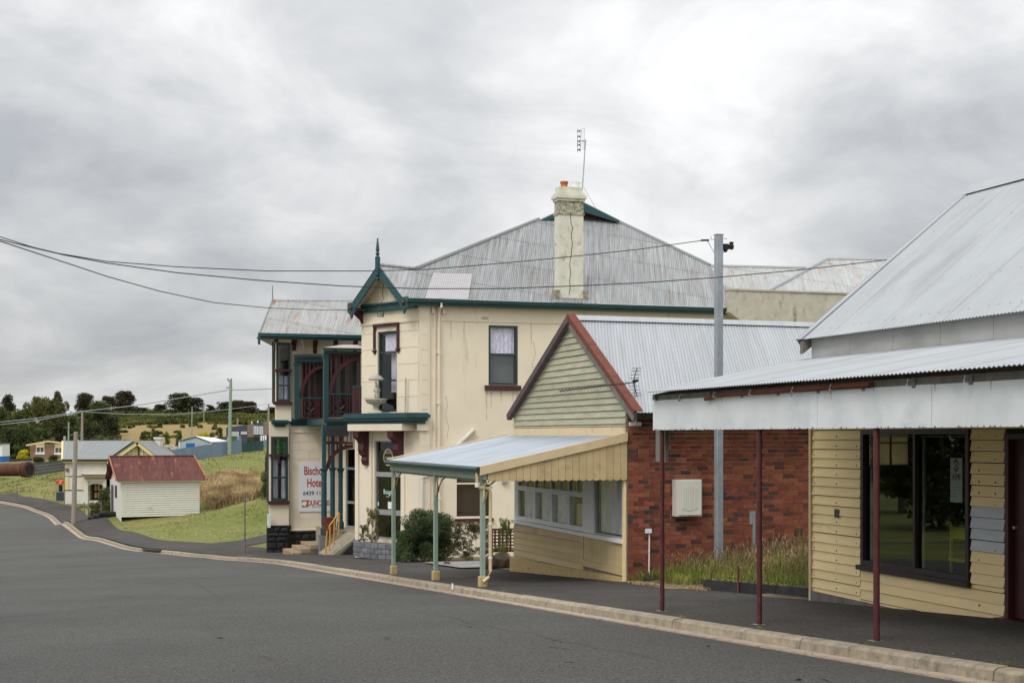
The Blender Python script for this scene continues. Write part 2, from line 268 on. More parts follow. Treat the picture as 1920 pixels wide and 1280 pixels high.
# ------------------------------------------------------------------ mesh helpers
def lnk(o, parent=None):
    col.objects.link(o)
    if parent is not None: o.parent = parent
    return o
def setp(o, label=None, cat=None, group=None, kind=None):
    for k, v in (('label', label), ('category', cat), ('group', group), ('kind', kind)):
        if v: o[k] = v
    return o
ORG = {}
def thing(name, base, label, cat, group=None, kind=None):
    """an Empty at the thing's base (street frame); parts built later are parented to it"""
    o = bpy.data.objects.new(name, None); o.empty_display_size = .3; lnk(o)
    o.location = to_world(base); o.rotation_euler = (0, 0, TH); ORG[o.name] = base
    return setp(o, label, cat, group, kind)
class MB:
    def __init__(m, F=None): m.v, m.f, m.F = [], [], F
    def add(m, vs, fs):
        o = len(m.v); m.v += [m.F.p(*p) if m.F else tuple(p) for p in vs]; m.f += [tuple(i+o for i in f) for f in fs]; return m
    def box(m, a0, a1, n0, n1, z0, z1):
        if a0 > a1: a0, a1 = a1, a0
        if n0 > n1: n0, n1 = n1, n0
        if z0 > z1: z0, z1 = z1, z0
        return m.add([(a0, n0, z0), (a1, n0, z0), (a1, n1, z0), (a0, n1, z0), (a0, n0, z1), (a1, n0, z1), (a1, n1, z1), (a0, n1, z1)],
                     [(0, 3, 2, 1), (4, 5, 6, 7), (0, 1, 5, 4), (1, 2, 6, 5), (2, 3, 7, 6), (3, 0, 4, 7)])
    def poly(m, pts): return m.add(pts, [tuple(range(len(pts)))])
    def prism(m, pts, off):
        """pts: 3D ring; off: thickness vector"""
        n = len(pts); q = [tuple(p[i]+off[i] for i in range(3)) for p in pts]
        return m.add(list(pts)+q, [tuple(range(n))[::-1], tuple(range(n, 2*n))]+[(i, (i+1) % n, n+(i+1) % n, n+i) for i in range(n)])
    def tube(m, pts, r, n=8, r1=None):
        pts = [Vector(m.F.p(*p)) if m.F else Vector(p) for p in pts]; F = m.F; m.F = None; rings = []
        N = len(pts)
        for i, p in enumerate(pts):
            d = (pts[min(i+1, N-1)]-pts[max(i-1, 0)]).normalized()
            a = d.cross(Vector((0, 0, 1)) if abs(d.z) < .9 else Vector((1, 0, 0))).normalized(); b = d.cross(a)
            rr = r+(r1-r)*i/(N-1) if r1 is not None else r
            rings.append([tuple(p+a*(rr*cos(2*pi*j/n))+b*(rr*sin(2*pi*j/n))) for j in range(n)])
        vs = [v for g in rings for v in g]
        fs = [(i*n+j, i*n+(j+1) % n, (i+1)*n+(j+1) % n, (i+1)*n+j) for i in range(N-1) for j in range(n)]
        fs += [tuple(range(n))[::-1], tuple(range((N-1)*n, N*n))]
        m.add(vs, fs); m.F = F; return m
    def lathe(m, c, prof, n=14, arc=2*pi):
        c = m.F.p(*c) if m.F else c; F = m.F; m.F = None
        vs = [(c[0]+r*cos(arc*j/n), c[1]+r*sin(arc*j/n), c[2]+z) for r, z in prof for j in range(n)]; N = len(prof)
        fs = [(i*n+j, i*n+(j+1) % n, (i+1)*n+(j+1) % n, (i+1)*n+j) for i in range(N-1) for j in range(n)]
        fs += [tuple(range(n))[::-1], tuple(range((N-1)*n, N*n))]
        m.add(vs, fs); m.F = F; return m
    def build(m, name, material, parent=None, smooth=False, label=None, flip=True, bevel=0.):
        if not m.v: return None
        o0 = Vector((0, 0, 0)); loc = None
        top = parent
        while top is not None and top.name not in ORG: top = top.parent
        org = ORG[top.name] if top is not None else tuple(np.mean(np.array(m.v), 0))
        me = bpy.data.meshes.new(name)
        me.from_pydata([(p[0]-org[0], p[1]-org[1], p[2]-org[2]) for p in m.v], [], m.f); me.materials.append(material)
        bm = bmesh.new(); bm.from_mesh(me); bmesh.ops.recalc_face_normals(bm, faces=bm.faces); bm.to_mesh(me); bm.free()
        if smooth:
            me.polygons.foreach_set('use_smooth', [True]*len(me.polygons)); me.set_sharp_from_angle(angle=radians(40))
        o = bpy.data.objects.new(name, me); lnk(o, parent)
        if parent is None: o.location = to_world(org); o.rotation_euler = (0, 0, TH)
        if bevel:
            b = o.modifiers.new('bevel', 'BEVEL'); b.width = bevel; b.segments = 1; b.limit_method = 'ANGLE'
        if label: o['label'] = label
        return o
def raw_mesh(name, V, Fc, material, org, parent=None, smooth=False):
    """numpy verts (street frame) + faces -> object"""
    me = bpy.data.meshes.new(name); V = np.asarray(V, np.float32)-np.asarray(org, np.float32); Fc = np.asarray(Fc, np.int32); nf, k = Fc.shape
    me.vertices.add(len(V)); me.vertices.foreach_set('co', V.ravel()); me.loops.add(nf*k); me.loops.foreach_set('vertex_index', Fc.ravel())
    me.polygons.add(nf); me.polygons.foreach_set('loop_start', np.arange(0, nf*k, k, dtype=np.int32)); me.update(calc_edges=True); me.materials.append(material)
    if smooth: me.polygons.foreach_set('use_smooth', np.ones(nf, bool))
    o = bpy.data.objects.new(name, me); lnk(o, parent)
    if parent is None: o.location = to_world(org); o.rotation_euler = (0, 0, TH)
    return o
def poly_span(pl, a):
    """interval of a convex polygon [(a,b)] on the line a=const"""
    bs = []
    for (a0, b0), (a1, b1) in zip(pl, pl[1:]+pl[:1]):
        if (a0-a)*(a1-a) <= 0 and abs(a1-a0) > 1e-9: bs.append(b0+(b1-b0)*(a-a0)/(a1-a0))
    return (min(bs), max(bs)) if len(bs) >= 2 else None
def corrugated(parent, poly, down, material, name='roof_sheet', pitch=.076, amp=.010, seg=4, waves=10, row=99., labels=None, matf=None):
    """corrugated sheets laid over a planar convex polygon (street frame), ribs along `down`; every sheet is a part"""
    p0 = Vector(poly[0]); b = Vector(down).normalized()
    nrm = Vector((0, 0, 0))
    for i in range(len(poly)): nrm += (Vector(poly[i])-p0).cross(Vector(poly[(i+1) % len(poly)])-p0)
    nrm.normalize()
    if nrm.z < 0: nrm = -nrm
    b = (b-nrm*b.dot(nrm)).normalized(); a = b.cross(nrm)
    pl = [((Vector(q)-p0).dot(a), (Vector(q)-p0).dot(b)) for q in poly]
    a0, a1 = min(q[0] for q in pl), max(q[0] for q in pl); bb0, bb1 = min(q[1] for q in pl), max(q[1] for q in pl)
    W = pitch*waves; nr = max(1, math.ceil((bb1-bb0)/row)); out = []
    for g in range(math.ceil((a1-a0)/W)):
        for r in range(nr):
            rb1 = bb1-r*row+(.0 if r == 0 else .1); rb0 = bb1-(r+1)*row
            m = MB(); prev = None
            g0 = a0+g*W+.0005; g1 = min(g0+W+pitch*.5, a1-.0005); ns = max(1, int(round((g1-g0)/(pitch/seg))))
            lift = (.0015 if g % 2 else .0)+.006*(r)
            vs = []; fs = []
            for i in range(ns+1):
                aa = g0+(g1-g0)*i/ns; sp = poly_span(pl, aa)
                if not sp: prev = None; continue
                lo, hi = max(sp[0], rb0), min(sp[1], rb1)
                if hi-lo < .02: prev = None; continue
                h = amp*cos(2*pi*(aa-a0)/pitch)+lift
                q0 = p0+a*aa+b*lo+nrm*h; q1 = p0+a*aa+b*hi+nrm*(h+.002)
                vs += [tuple(q0), tuple(q1)]
                if prev is not None: fs.append((prev, prev+1, prev+3, prev+2))
                prev = len(vs)-2
            if fs:
                m.add(vs, fs); mm = matf(g, r) if matf else material
                out.append(m.build(name, mm, parent, smooth=False))
    return out
def wall(parent, F, a0, a1, z0, z1, ops, material, name='wall', depth=.22, clip=None):
    """a wall face with real openings and reveals"""
    m = MB(F); A = sorted({a0, a1, *[v for o in ops for v in o[:2] if a0 < v < a1]}); Z = sorted({z0, z1, *[v for o in ops for v in o[2:] if z0 < v < z1]})
    for i in range(len(A)-1):
        for j in range(len(Z)-1):
            ca, cz = (A[i]+A[i+1])/2, (Z[j]+Z[j+1])/2
            if any(o[0] < ca < o[1] and o[2] < cz < o[3] for o in ops): continue
            m.poly([(A[i], 0, Z[j]), (A[i+1], 0, Z[j]), (A[i+1], 0, Z[j+1]), (A[i], 0, Z[j+1])])
    for o in ops:
        b0, b1, y0, y1 = o
        m.poly([(b0, 0, y0), (b0, -depth, y0), (b0, -depth, y1), (b0, 0, y1)]); m.poly([(b1, 0, y0), (b1, -depth, y0), (b1, -depth, y1), (b1, 0, y1)])
        m.poly([(b0, 0, y0), (b1, 0, y0), (b1, -depth, y0), (b0, -depth, y0)]); m.poly([(b0, 0, y1), (b1, 0, y1), (b1, -depth, y1), (b0, -depth, y1)])
    for e in (a0, a1): m.poly([(e, 0, z0), (e, -depth, z0), (e, -depth, z1), (e, 0, z1)])
    m.poly([(a0, 0, z1), (a1, 0, z1), (a1, -depth, z1), (a0, -depth, z1)])
    return m.build(name, material, parent)
def room(parent, F, a0, a1, z0, z1, d0=.22, d1=1.6, material=None):
    m = MB(F); e = .08
    a0 -= e; a1 += e; z0 -= e; z1 += e
    m.poly([(a0, -d1, z0), (a1, -d1, z0), (a1, -d1, z1), (a0, -d1, z1)])
    for q in ([(a0, z0), (a1, z0)], [(a0, z1), (a1, z1)], [(a0, z0), (a0, z1)], [(a1, z0), (a1, z1)]):
        m.poly([(q[0][0], -d0, q[0][1]), (q[1][0], -d0, q[1][1]), (q[1][0], -d1, q[1][1]), (q[0][0], -d1, q[0][1])])
    return m.build('room_interior', material or DARK, parent)
def curtain_mesh(F, a0, a1, z0, z1, n, folds=8, amp=.03):
    m = MB(F); N = folds*6; vs = []; fs = []
    for i in range(N+1):
        a = a0+(a1-a0)*i/N; d = n+amp*sin(2*pi*folds*i/N)+amp*.5*sin(i*1.7)
        vs += [(a, d, z0), (a, d, z1)]
        if i: fs.append((2*i-2, 2*i, 2*i+1, 2*i-1))
    m.add(vs, fs); return m
def sash(parent, F, a0, a1, z0, z1, frame, bars=(), mull=(), w=.07, n=-.06, gl=None, d=.06, name='window'):
    """window frame with transoms at bars (z) and mullions (a); panes are sub-parts"""
    m = MB(F); n1 = n+d
    m.box(a0, a0+w, n, n1, z0, z1).box(a1-w, a1, n, n1, z0, z1).box(a0+w, a1-w, n, n1, z0, z0+w).box(a0+w, a1-w, n, n1, z1-w, z1)
    A = [a0+w]+sorted(mull)+[a1-w]; Z = [z0+w]+sorted(bars)+[z1-w]
    for b in bars: m.box(a0+w, a1-w, n+.004, n1-.004, b-w*.4, b+w*.4)
    for b in mull: m.box(b-w*.35, b+w*.35, n+.008, n1-.008, z0+w, z1-w)
    o = m.build(name, frame, parent)
    for i in range(len(A)-1):
        for j in range(len(Z)-1):
            MB(F).box(A[i], A[i+1], n+.02, n+.026, Z[j], Z[j+1]).build('pane', gl or GLASS, o)
    return o
def boards(parent, F, a0, a1, z0, z1, expo, material, name='weatherboard', proud=.034, clipf=None, tilt=0., matf=None, base=.0):
    """boards, one part each, with dark slots standing in for lap shadows; clipf(z)->(a0,a1) trims them to a gable"""
    z = z1; i = 0
    while z > z0+.02:
        zb = max(z-expo, z0); zt = z-.010; j = random.uniform(-.004, .004)  # slot left open so the dark backing draws the shadow line under each board
        if clipf: (p0, p1), (q0, q1) = clipf(zb), clipf(min(z, z1))
        else: p0 = q0 = a0; p1 = q1 = a1
        if p1-p0 > .05:
            m = MB(F); dz0 = tilt*p0; dz1 = tilt*p1; pr = proud+random.uniform(-.003, .004)
            m.add([(p0, base, zb+j), (p1, base, zb+j+tilt*(p1-p0)), (p1, base+pr, zb+j+tilt*(p1-p0)), (p0, base+pr, zb+j),
                   (q0, base, zt+j), (q1, base, zt+j+tilt*(p1-p0)), (q1, base+.006, zt+j+tilt*(p1-p0)), (q0, base+.006, zt+j)],
                  [(0, 3, 2, 1), (4, 5, 6, 7), (0, 1, 5, 4), (1, 2, 6, 5), (2, 3, 7, 6), (3, 0, 4, 7)])
            m.build(name, matf(i) if matf else material, parent)
        z -= expo; i += 1
def text_obj(parent, F, a, n, z, txt, h, material, name='lettering', sx=1., bold=.0, align='CENTER', flipx=1):
    cu = bpy.data.curves.new(name, 'FONT'); cu.body = txt; cu.size = h*1.4; cu.align_x = align; cu.align_y = 'CENTER'; cu.extrude = .002; cu.offset = bold
    cu.materials.append(material); o = bpy.data.objects.new(name, cu); lnk(o, parent)
    org = ORG[parent.name] if parent.name in ORG else ORG[parent.parent.name]
    p = F.p(a, n, z); o.location = (p[0]-org[0], p[1]-org[1], p[2]-org[2])
    # the wall faces -N: text X axis must run to the viewer's right
    right = Vector((-F.N[1], F.N[0], 0))
    rot = (pi/2, 0, math.atan2(right.y, right.x)); loc = tuple(o.location); pn = o.parent
    me = bpy.data.meshes.new_from_object(o); me.name = name; bpy.data.objects.remove(o)
    o = bpy.data.objects.new(name, me); lnk(o, pn); o.location = loc; o.rotation_euler = rot; o.scale = (sx, 1, 1)
    return o

# ------------------------------------------------------------------ ground, road, kerb, footpath
KERB = [(8.4, s) for s in range(-20, 56, 3)]
for x, y in [(445, 1044.5), (400, 1040), (359, 1036), (322, 1033), (288, 1030), (257, 1028), (218, 1018), (178, 1007), (150, 995), (127.6, 984), (101, 969), (80, 959), (59, 949.5), (30, 943.5), (0, 939)]:
    p = on_ground(x, y); KERB.append((p[0], p[1]))
KERB = [k for i, k in enumerate(KERB) if i == 0 or k[1] > KERB[i-1][1]+.4]
lt, ls = KERB[-1]; pt, ps = KERB[-2]
KERB += [(lt-10, ls+22), (lt-30, ls+50), (lt-60, ls+80)]
def resample(pts, step):
    pts = np.array(pts, float); d = np.r_[0, np.cumsum(np.hypot(*np.diff(pts, axis=0).T))]
    u = np.arange(0, d[-1], step); return np.c_[np.interp(u, d, pts[:, 0]), np.interp(u, d, pts[:, 1])]
KR = resample(KERB, 1.2)
for _ in range(3): KR[1:-1] = (KR[:-2]+KR[1:-1]*2+KR[2:])/4
TG = np.gradient(KR, axis=0); TG /= np.hypot(*TG.T)[:, None]; NR = np.c_[TG[:, 1], -TG[:, 0]]      # NR points to the footpath side
def kerb_t(s): return float(np.interp(s, KR[:, 1], KR[:, 0]))
OUT = []
for x, y in [(499, 1029), (430, 1022), (359, 1018), (297, 1014), (255, 1000), (208, 981), (190, 968), (154, 959), (130.6, 948.6), (90, 939), (40, 931.5), (0, 927)]:
    p = on_ground(x, y); OUT.append((p[0], p[1]))
OUT = [(24., -20.), (24., 11.9), (12.0, 12.0), (12.0, 62.), (11.2, 66.)]+[o for o in OUT if o[1] > 67]
OUT += [(OUT[-1][0]-10, OUT[-1][1]+24), (OUT[-1][0]-30, OUT[-1][1]+52)]
OS = [o[1] for o in OUT]; OTt = [o[0] for o in OUT]
def out_t(s): return float(np.interp(s, OS, OTt))

gt = np.unique(np.r_[np.arange(-600, -60, 40), np.arange(-60, -12, 4), np.arange(-12, 40, 1.), np.arange(40, 90, 3), np.arange(90, 240, 12), np.arange(240, 1000, 60)])
gs = np.unique(np.r_[np.arange(-80, -10, 10), np.arange(-10, 120, 1.), np.arange(120, 220, 2.5), np.arange(220, 480, 7), np.arange(480, 1400, 50)])
TT, SS = np.meshgrid(gt, gs); ZZ = Gv(TT, SS)
kt = np.interp(SS, KR[:, 1], KR[:, 0])
rel = TT-kt
far = SS > KR[-1, 1]
drop = np.where((rel < .3) & ~far, -.30, 0) + np.where((rel >= .3) & (rel < 1.3) & ~far, -.30, 0)
lat = np.where((rel < -9) & (SS < 9), .12, 0)
rough = (rng.random(TT.shape)-.5)*np.where((SS > 84) & (rel > 8) & (SS < 250), .10, 0)*1.
ZZ = ZZ+drop+rough
V = np.c_[TT.ravel(), SS.ravel(), ZZ.ravel()]; nT = len(gt); nS = len(gs)
I = (np.arange(nS-1)[:, None]*nT+np.arange(nT-1)[None, :]).ravel()
def dry_hill():
    nt = GRASSG.node_tree; n = nt.nodes; L = nt.links; b = n['Principled BSDF']; src = b.inputs['Base Color'].links[0].from_socket
    tc = n.new('ShaderNodeTexCoord'); sp = n.new('ShaderNodeSeparateXYZ'); L.new(tc.outputs['Object'], sp.inputs[0])
    nz = n.new('ShaderNodeTexNoise'); nz.inputs['Scale'].default_value = .035; nz.inputs['Detail'].default_value = 8; L.new(tc.outputs['Object'], nz.inputs['Vector'])
    ad = n.new('ShaderNodeMath'); ad.operation = 'MULTIPLY_ADD'; L.new(nz.outputs[0], ad.inputs[0]); ad.inputs[1].default_value = 260; L.new(sp.outputs[1], ad.inputs[2])
    mr = n.new('ShaderNodeMapRange'); L.new(ad.outputs[0], mr.inputs[0]); mr.inputs[1].default_value = 345; mr.inputs[2].default_value = 400
    mx = n.new('ShaderNodeMix'); mx.data_type = 'RGBA'; L.new(mr.outputs[0], mx.inputs[0]); L.new(src, mx.inputs[6]); mx.inputs[7].default_value = (.26, .19, .075, 1)
    L.new(mx.outputs[2], b.inputs['Base Color'])
dry_hill()
setp(raw_mesh('ground', V, np.c_[I, I+1, I+1+nT, I+nT], GRASSG, (0, 30, -3), smooth=True), kind='structure', label='grassy ground rising from the street to the hill')

RW = -.135                                     # road surface below the footpath
def tleft(s): return float(np.interp(s, [-20, 12, 20, 50, 80, 110, 145, 200, 300], [-.6, -.45, -1.4, -3.2, -5.5, -9, -14, -45, -80]))
vs = []; fs = []; ncol = 9
rows = [i for i in range(len(KR)) if KR[i, 1] < 260]
for ii, i in enumerate(rows):
    t1, s1 = KR[i]-NR[i]*.30; tl = tleft(s1)
    for c in range(ncol):
        f = c/(ncol-1); t = t1+(tl-t1)*f**1.5; crown = .05*sin(pi*min(f*1.6, 1))*(1 if s1 < 60 else .5)
        vs.append((t, s1, G(t, s1)+RW+crown))
    if ii:
        for c in range(ncol-1): a = (ii-1)*ncol+c; fs.append((a, a+1, a+1+ncol, a+ncol))
setp(raw_mesh('road', vs, fs, ASPH, (4, 20, -3), smooth=True), kind='structure', label='grey asphalt road curving away to the left')

def strip(name, inner, outer, zoff, material, label, s0=-20, s1=230, nc=8):
    vs = []; fs = []; r = [i for i in range(len(KR)) if s0 <= KR[i, 1] <= s1]
    for ii, i in enumerate(r):
        t0, q0 = KR[i]+NR[i]*inner
        o = outer(q0) if callable(outer) else None
        for c in range(nc):
            f = c/(nc-1)
            if o is not None: t, s = t0+(o-t0)*f, q0
            else: t, s = KR[i]+NR[i]*(inner+(outer-inner)*f)
            vs.append((t, s, G(t, s)+(zoff(s) if callable(zoff) else zoff)))
        if ii:
            for c in range(nc-1): a = (ii-1)*nc+c; fs.append((a, a+1, a+1+nc, a+nc))
    return setp(raw_mesh(name, vs, fs, material, (8, 20, -3), smooth=True), kind='structure', label=label)
strip('footpath', .08, out_t, lambda s: .012+.05*min(1, max(0, (s-60)/20)), PATHM, 'dark asphalt footpath between kerb and buildings')
# kerb stones: a continuous line of cast lengths, each its own piece; pale gutter tray in front of each
kr = thing('kerb', (8.4, 20, -2.7), 'worn concrete kerb with pale gutter along the footpath', None, kind='structure')
i = 2; count = 0
while i < len(KR)-3 and KR[i, 1] < 200 and count < 290:
    if KR[i, 1] > 60 and 0: pass
    seg = range(i, min(i+3, len(KR)))
    p0 = KR[seg[0]]
    gap = on_ground(288, 1030)[1] < p0[1] < on_ground(262, 1027)[1]
    prof = [(.08, .010), (-.045, .0), (-.085, -.03), (-.10, RW-.01), (.08, RW-.05)]
    tray = [(-.10, RW+.012), (-.35, RW+.022), (-.35, RW-.06), (-.10, RW-.06)]
    for nm, pr, mt in (('kerb_stone', prof, CONC), ('gutter_stone', tray, GUTC)):
        m = MB(); vs = []; n = len(pr); hj = random.uniform(-.006, .006)
        L_ = [KR[k]+(TG[k]*.012 if k == seg[0] else 0) for k in seg] + [KR[min(i+3, len(KR)-1)]-TG[min(i+3, len(KR)-1)]*.012]
        Nn = [NR[k] for k in seg]+[NR[min(i+3, len(KR)-1)]]
        for q, nn in zip(L_, Nn):
            for off, z in pr:
                if gap and nm == 'kerb_stone': z = min(z, RW+.04)
                t, s = q+nn*off; vs.append((t, s, G(t, s)+z+hj*(nm == 'kerb_stone')))
        K = len(L_); fs = [(a*n+b, a*n+(b+1) % n, (a+1)*n+(b+1) % n, (a+1)*n+b) for a in range(K-1) for b in range(n)]+[tuple(range(n)), tuple(range((K-1)*n, K*n))]
        m.add(vs, fs); m.build(nm, mt, kr)
    i += 3; count += 2
# soft paved patches
def patch(name, ring, zoff, material, label, n=1):
    c = np.mean(np.array(ring)[:, :2], 0); m = MB(); vs = [(c[0], c[1], G(*c)+zoff)]; rr = []
    for (a, b) in zip(ring, ring[1:]+ring[:1]):
        for k in range(6): f = k/6; rr.append((a[0]+(b[0]-a[0])*f, a[1]+(b[1]-a[1])*f))
    for lv in (.5, 1.):
        for q in rr: t = c[0]+(q[0]-c[0])*lv; s = c[1]+(q[1]-c[1])*lv; vs.append((t, s, G(t, s)+zoff))
    N = len(rr); fs = [(0, 1+i, 1+(i+1) % N) for i in range(N)]+[(1+i, 1+N+i, 1+N+(i+1) % N, 1+(i+1) % N) for i in range(N)]
    m.add(vs, fs); return setp(m.build(name, material), kind='structure', label=label)
g2 = lambda x, y: on_ground(x, y)[:2]
patch('side_path', [g2(415, 1021), g2(455, 1025), g2(497, 1018), (19.5, 83), g2(499, 1003), g2(450, 1014), g2(395, 1020)], .03, PATHM, 'narrow asphalt path running behind the hotel')
patch('garden_ground', [(12.0, 37.3), (12.0, 50.4), (24, 50.4), (24, 37.3)], .03, SOIL, 'bare garden soil between cottage and hotel')
patch('concrete_path', [(11.2, 39.5), (11.6, 45.5), (20, 45.5), (20, 40.5)], .055, PATHL, 'pale concrete path into the garden beside the cottage')
patch('driveway_crossing', [g2(296, 1033), g2(262, 1030), (kerb_t(80)+1.3, 79.8), (kerb_t(77)+1.6, 77)], .02, PATHM, 'asphalt driveway crossing in the kerb')
# raised grassy bank in the gap between shop and cottage
def bank_z(t, s): return G(t, s)+.03+min(.42, max(0, (t-12.0)*.22))*min(1, max(0, (29-s)/1.0)*.6+.4)
vs = []; fs = []; nb = 14
for i in range(nb+1):
    for j in range(nb+1):
        t = 11.9+(20-11.9)*(i/nb)**1.4; s = 20.9+(28.98-20.9)*j/nb
        t = t-(.35*sin(j*.9)+.1 if i == 0 else 0)+(0.25 if i == 0 and s < 25.3 else 0)
        vs.append((t, s, bank_z(t, s) if i else G(t, s)+.02))
for i in range(nb):
    for j in range(nb): a = i*(nb+1)+j; fs.append((a, a+1, a+nb+2, a+nb+1))
setp(raw_mesh('grass_bank', vs, fs, SOIL, (14, 25, -2.9), smooth=True), kind='structure', label='soil bank between shop and cottage')

# ------------------------------------------------------------------ the yellow weatherboard shop (right)
def build_shop():
    S = thing('weatherboard_shop', (12, 16, P(16)), 'yellow weatherboard shop with grey iron roof and long white awning fascia', 'shop')
    F = FT(12.0); L, R = 20.95, 7.5
    # openings: shop window, side window lives in the end wall, door
    wa0, wa1, wz0, wz1 = 16.67, 19.42, -2.0, .10
    da0, da1, dz0, dz1 = 14.85, 15.87, -2.42, .03
    wall(S, F, R, L, -3.2, 1.62, [(wa0, wa1, wz0, wz1), (da0, da1, dz0, dz1)], DARK, 'wall', .12)  # near-black behind the boards, seen in their slots as painted-in shade
    # the rest of the shell
    m = MB(); m.box(12.15, 18.4, R, R+.1, -3.2, 1.6); m.box(18.3, 18.4, R+.1, L, -3.2, 1.6)
    m.add([(12, L, 1.6), (18.4, L, 1.6), (15.2, L, 4.2), (12, L-.1, 1.6), (18.4, L-.1, 1.6), (15.2, L-.1, 4.2)], [(0, 1, 2), (3, 5, 4), (0, 2, 5, 3), (1, 4, 5, 2), (0, 3, 4, 1)])
    m.build('back_wall', GREYW, S)
    # end wall with the small side window seen from inside through the shop front
    FE = Fr((0, L-.12), (1, 0), (0, -1)); ea0, ez1 = FE.px(1629, 812); ea1, ez0 = FE.px(1705, 871)
    wall(S, FE, 12.13, 18.3, -3.2, 1.6, [(ea0, ea1, ez0, ez1)], ROOM, 'end_wall', .10)
    em = (ea0+ea1)/2+.02; eb = ez1-(ez1-ez0)*.30
    m = MB(FE)
    m.box(ea0, ea1, .0, .035, ez0-.03, ez0).box(em-.012, em+.012, 0, .03, ez0, ez1).box(ea0, ea1, .0, .028, eb-.012, eb+.012)
    m.build('side_window', MATS['timber_sash'] if 'timber_sash' in MATS else WOOD, S)
    MB(FE).box(ea0, ea1, -.05, -.04, ez0, ez1).build('window_blind', CREAMBL, S)
    m = MB(); m.poly([(12.1, R, -2.35), (18.3, R, -2.35), (18.3, L-.15, -2.35), (12.1, L-.15, -2.35)]); m.build('shop_floor', ROOM, S)
    m = MB(); m.poly([(12.1, R, .9), (18.3, R, .9), (18.3, L-.15, .9), (12.1, L-.15, .9)]); m.build('shop_ceiling', ROOM, S)
    MB().box(15.0, 15.1, R, L-.15, -2.34, .9).build('partition', ROOM, S)
    # weatherboards
    e = .1525
    boards(S, F, wa1+.03, L-.02, -2.85, .10, e, YBOARD, tilt=0)
    boards(S, F, da1+.05, wa0-.03, -.95-.0, .10, e*1.0, YBOARD)
    boards(S, F, da1+.05, wa0-.03, -1.56, -.95, e, LGREY, matf=lambda i: LGREY)
    boards(S, F, da1+.05, wa0-.03, -2.08, -1.56, e, YBOARD)
    boards(S, F, da1+.05, wa1+.02, -2.85, -2.08, e, YBOARD)
    boards(S, F, R, da0-.05, -2.85, .10, e, YBOARD)
    MB(F).box(R, L-.01, 0, .03, .10, 1.28).build('wall_panel', YBOARD, S)
    m = MB(F).box(L-.03, L+.035, 0, .055, -2.80, .3); m.build('corner_trim', PEACH, S)
    m = MB(F).box(L-.035, L+.0, -.1, .02, -2.9, .3); m.build('corner_stop', YBOARD, S)
    # stained base board following the pavement
    m = MB(F)
    m.add([(L, 0, P(L)-.1), (18.6, 0, P(18.6)-.1), (18.6, .05, P(18.6)-.1), (L, .05, P(L)-.1), (L, 0, -2.56), (18.6, 0, -2.58), (18.6, .05, -2.58), (L, .05, -2.56)],
          [(0, 1, 2, 3), (4, 5, 6, 7), (0, 1, 5, 4), (1, 2, 6, 5), (2, 3, 7, 6), (3, 0, 4, 7)]); m.build('base_board', WOOD, S)
    # shop window
    DM = MATS['maroon_paint']; frm = mat('window_black_brown', (.035, .022, .022), .5, .15, 4)
    w = sash(S, F, wa0, wa1, wz0, wz1, frm, mull=[17.98], w=.075, n=-.05, gl=GLASSR, d=.09, name='shop_window')
    m = MB(F).box(wa0-.05, wa1+.04, .03, .10, wz0-.075, wz0+.0); m.build('window_sill', frm, S)
    m = MB(F)                                   # inner pale stops of the two lights
    for b in (wa1-.13, 17.98-.09): m.box(b-.035, b, -.085, -.055, wz0+.08, wz1-.10)
    m.box(wa0+.08, wa1-.1, -.085, -.055, wz1-.115, wz1-.10); m.build('window_stop', SAGE, w)
    # door
    m = MB(F).box(da0, da0+.07, -.06, .05, dz0, dz1).box(da1-.07, da1, -.06, .05, dz0, dz1).box(da0+.07, da1-.07, -.06, .05, dz1-.07, dz1)
    m.build('door_frame', MAROON, S)
    d = MB(F).box(da0+.08, da1-.08, -.09, -.05, dz0+.03, dz1-.08).build('door', MAROON, S)
    m = MB(F).box(da0+.2, da1-.2, -.05, -.03, dz0+.2, dz0+.9).box(da0+.2, da1-.2, -.05, -.03, dz0+1.1, dz1-.25); m.build('door_panel', MAROON, d)
    MB(F).tube([(da1-.14, -.05, -1.2), (da1-.14, .02, -1.2)], .02).build('handle', ALU, d)
    MB(F).box(da0-.08, da1+.10, -.05, .16, dz0-.06, dz0+.02).build('door_step', MAROON, S)
    # upper grey strip and main roof
    MB(F).box(R, L-.02, .002, .03, 1.29, 1.68).build('upper_wall_sheet', GREYW, S)
    m = MB(F)
    for k in range(int((L-R)/1.2)): m.box(L-1.2*(k+1)-.02, L-1.2*(k+1)+.02, .03, .036, 1.3, 1.6)
    m.build('cover_strip', GREYW, S)
    e0 = (11.84, 21.10, 1.60); r0 = (15.23, 21.05, 4.33)
    corrugated(S, [e0, (11.84, R-.3, 1.60), (15.23, R-.3, 4.33), r0], (-(r0[0]-e0[0]), 0, -(r0[2]-e0[2])), GALVA, row=99)
    m = MB(); m.poly([(15.23, 21.05, 4.33), (15.23, R-.3, 4.33), (18.6, R-.3, 1.6), (18.6, 21.05, 1.6)]); m.build('rear_roof', GALVA, S)
    m = MB().add([(14.98, 21.1, 4.17), (15.23, 21.1, 4.375), (15.5, 21.1, 4.17), (14.98, R-.3, 4.17), (15.23, R-.3, 4.375), (15.5, R-.3, 4.17)], [(0, 1, 4, 3), (1, 2, 5, 4)]); m.build('ridge_cap', GALVA, S)
    sl = Vector((r0[0]-e0[0], 0, r0[2]-e0[2])).normalized(); up = Vector((-sl.z, 0, sl.x))
    m = MB(); a = Vector(e0)-sl*.02; b = Vector(r0)
    ring = [a+up*.03+Vector((0, .06, 0)), b+up*.03+Vector((0, .06, 0)), b+up*.03+Vector((0, -.10, 0)), a+up*.03+Vector((0, -.10, 0))]
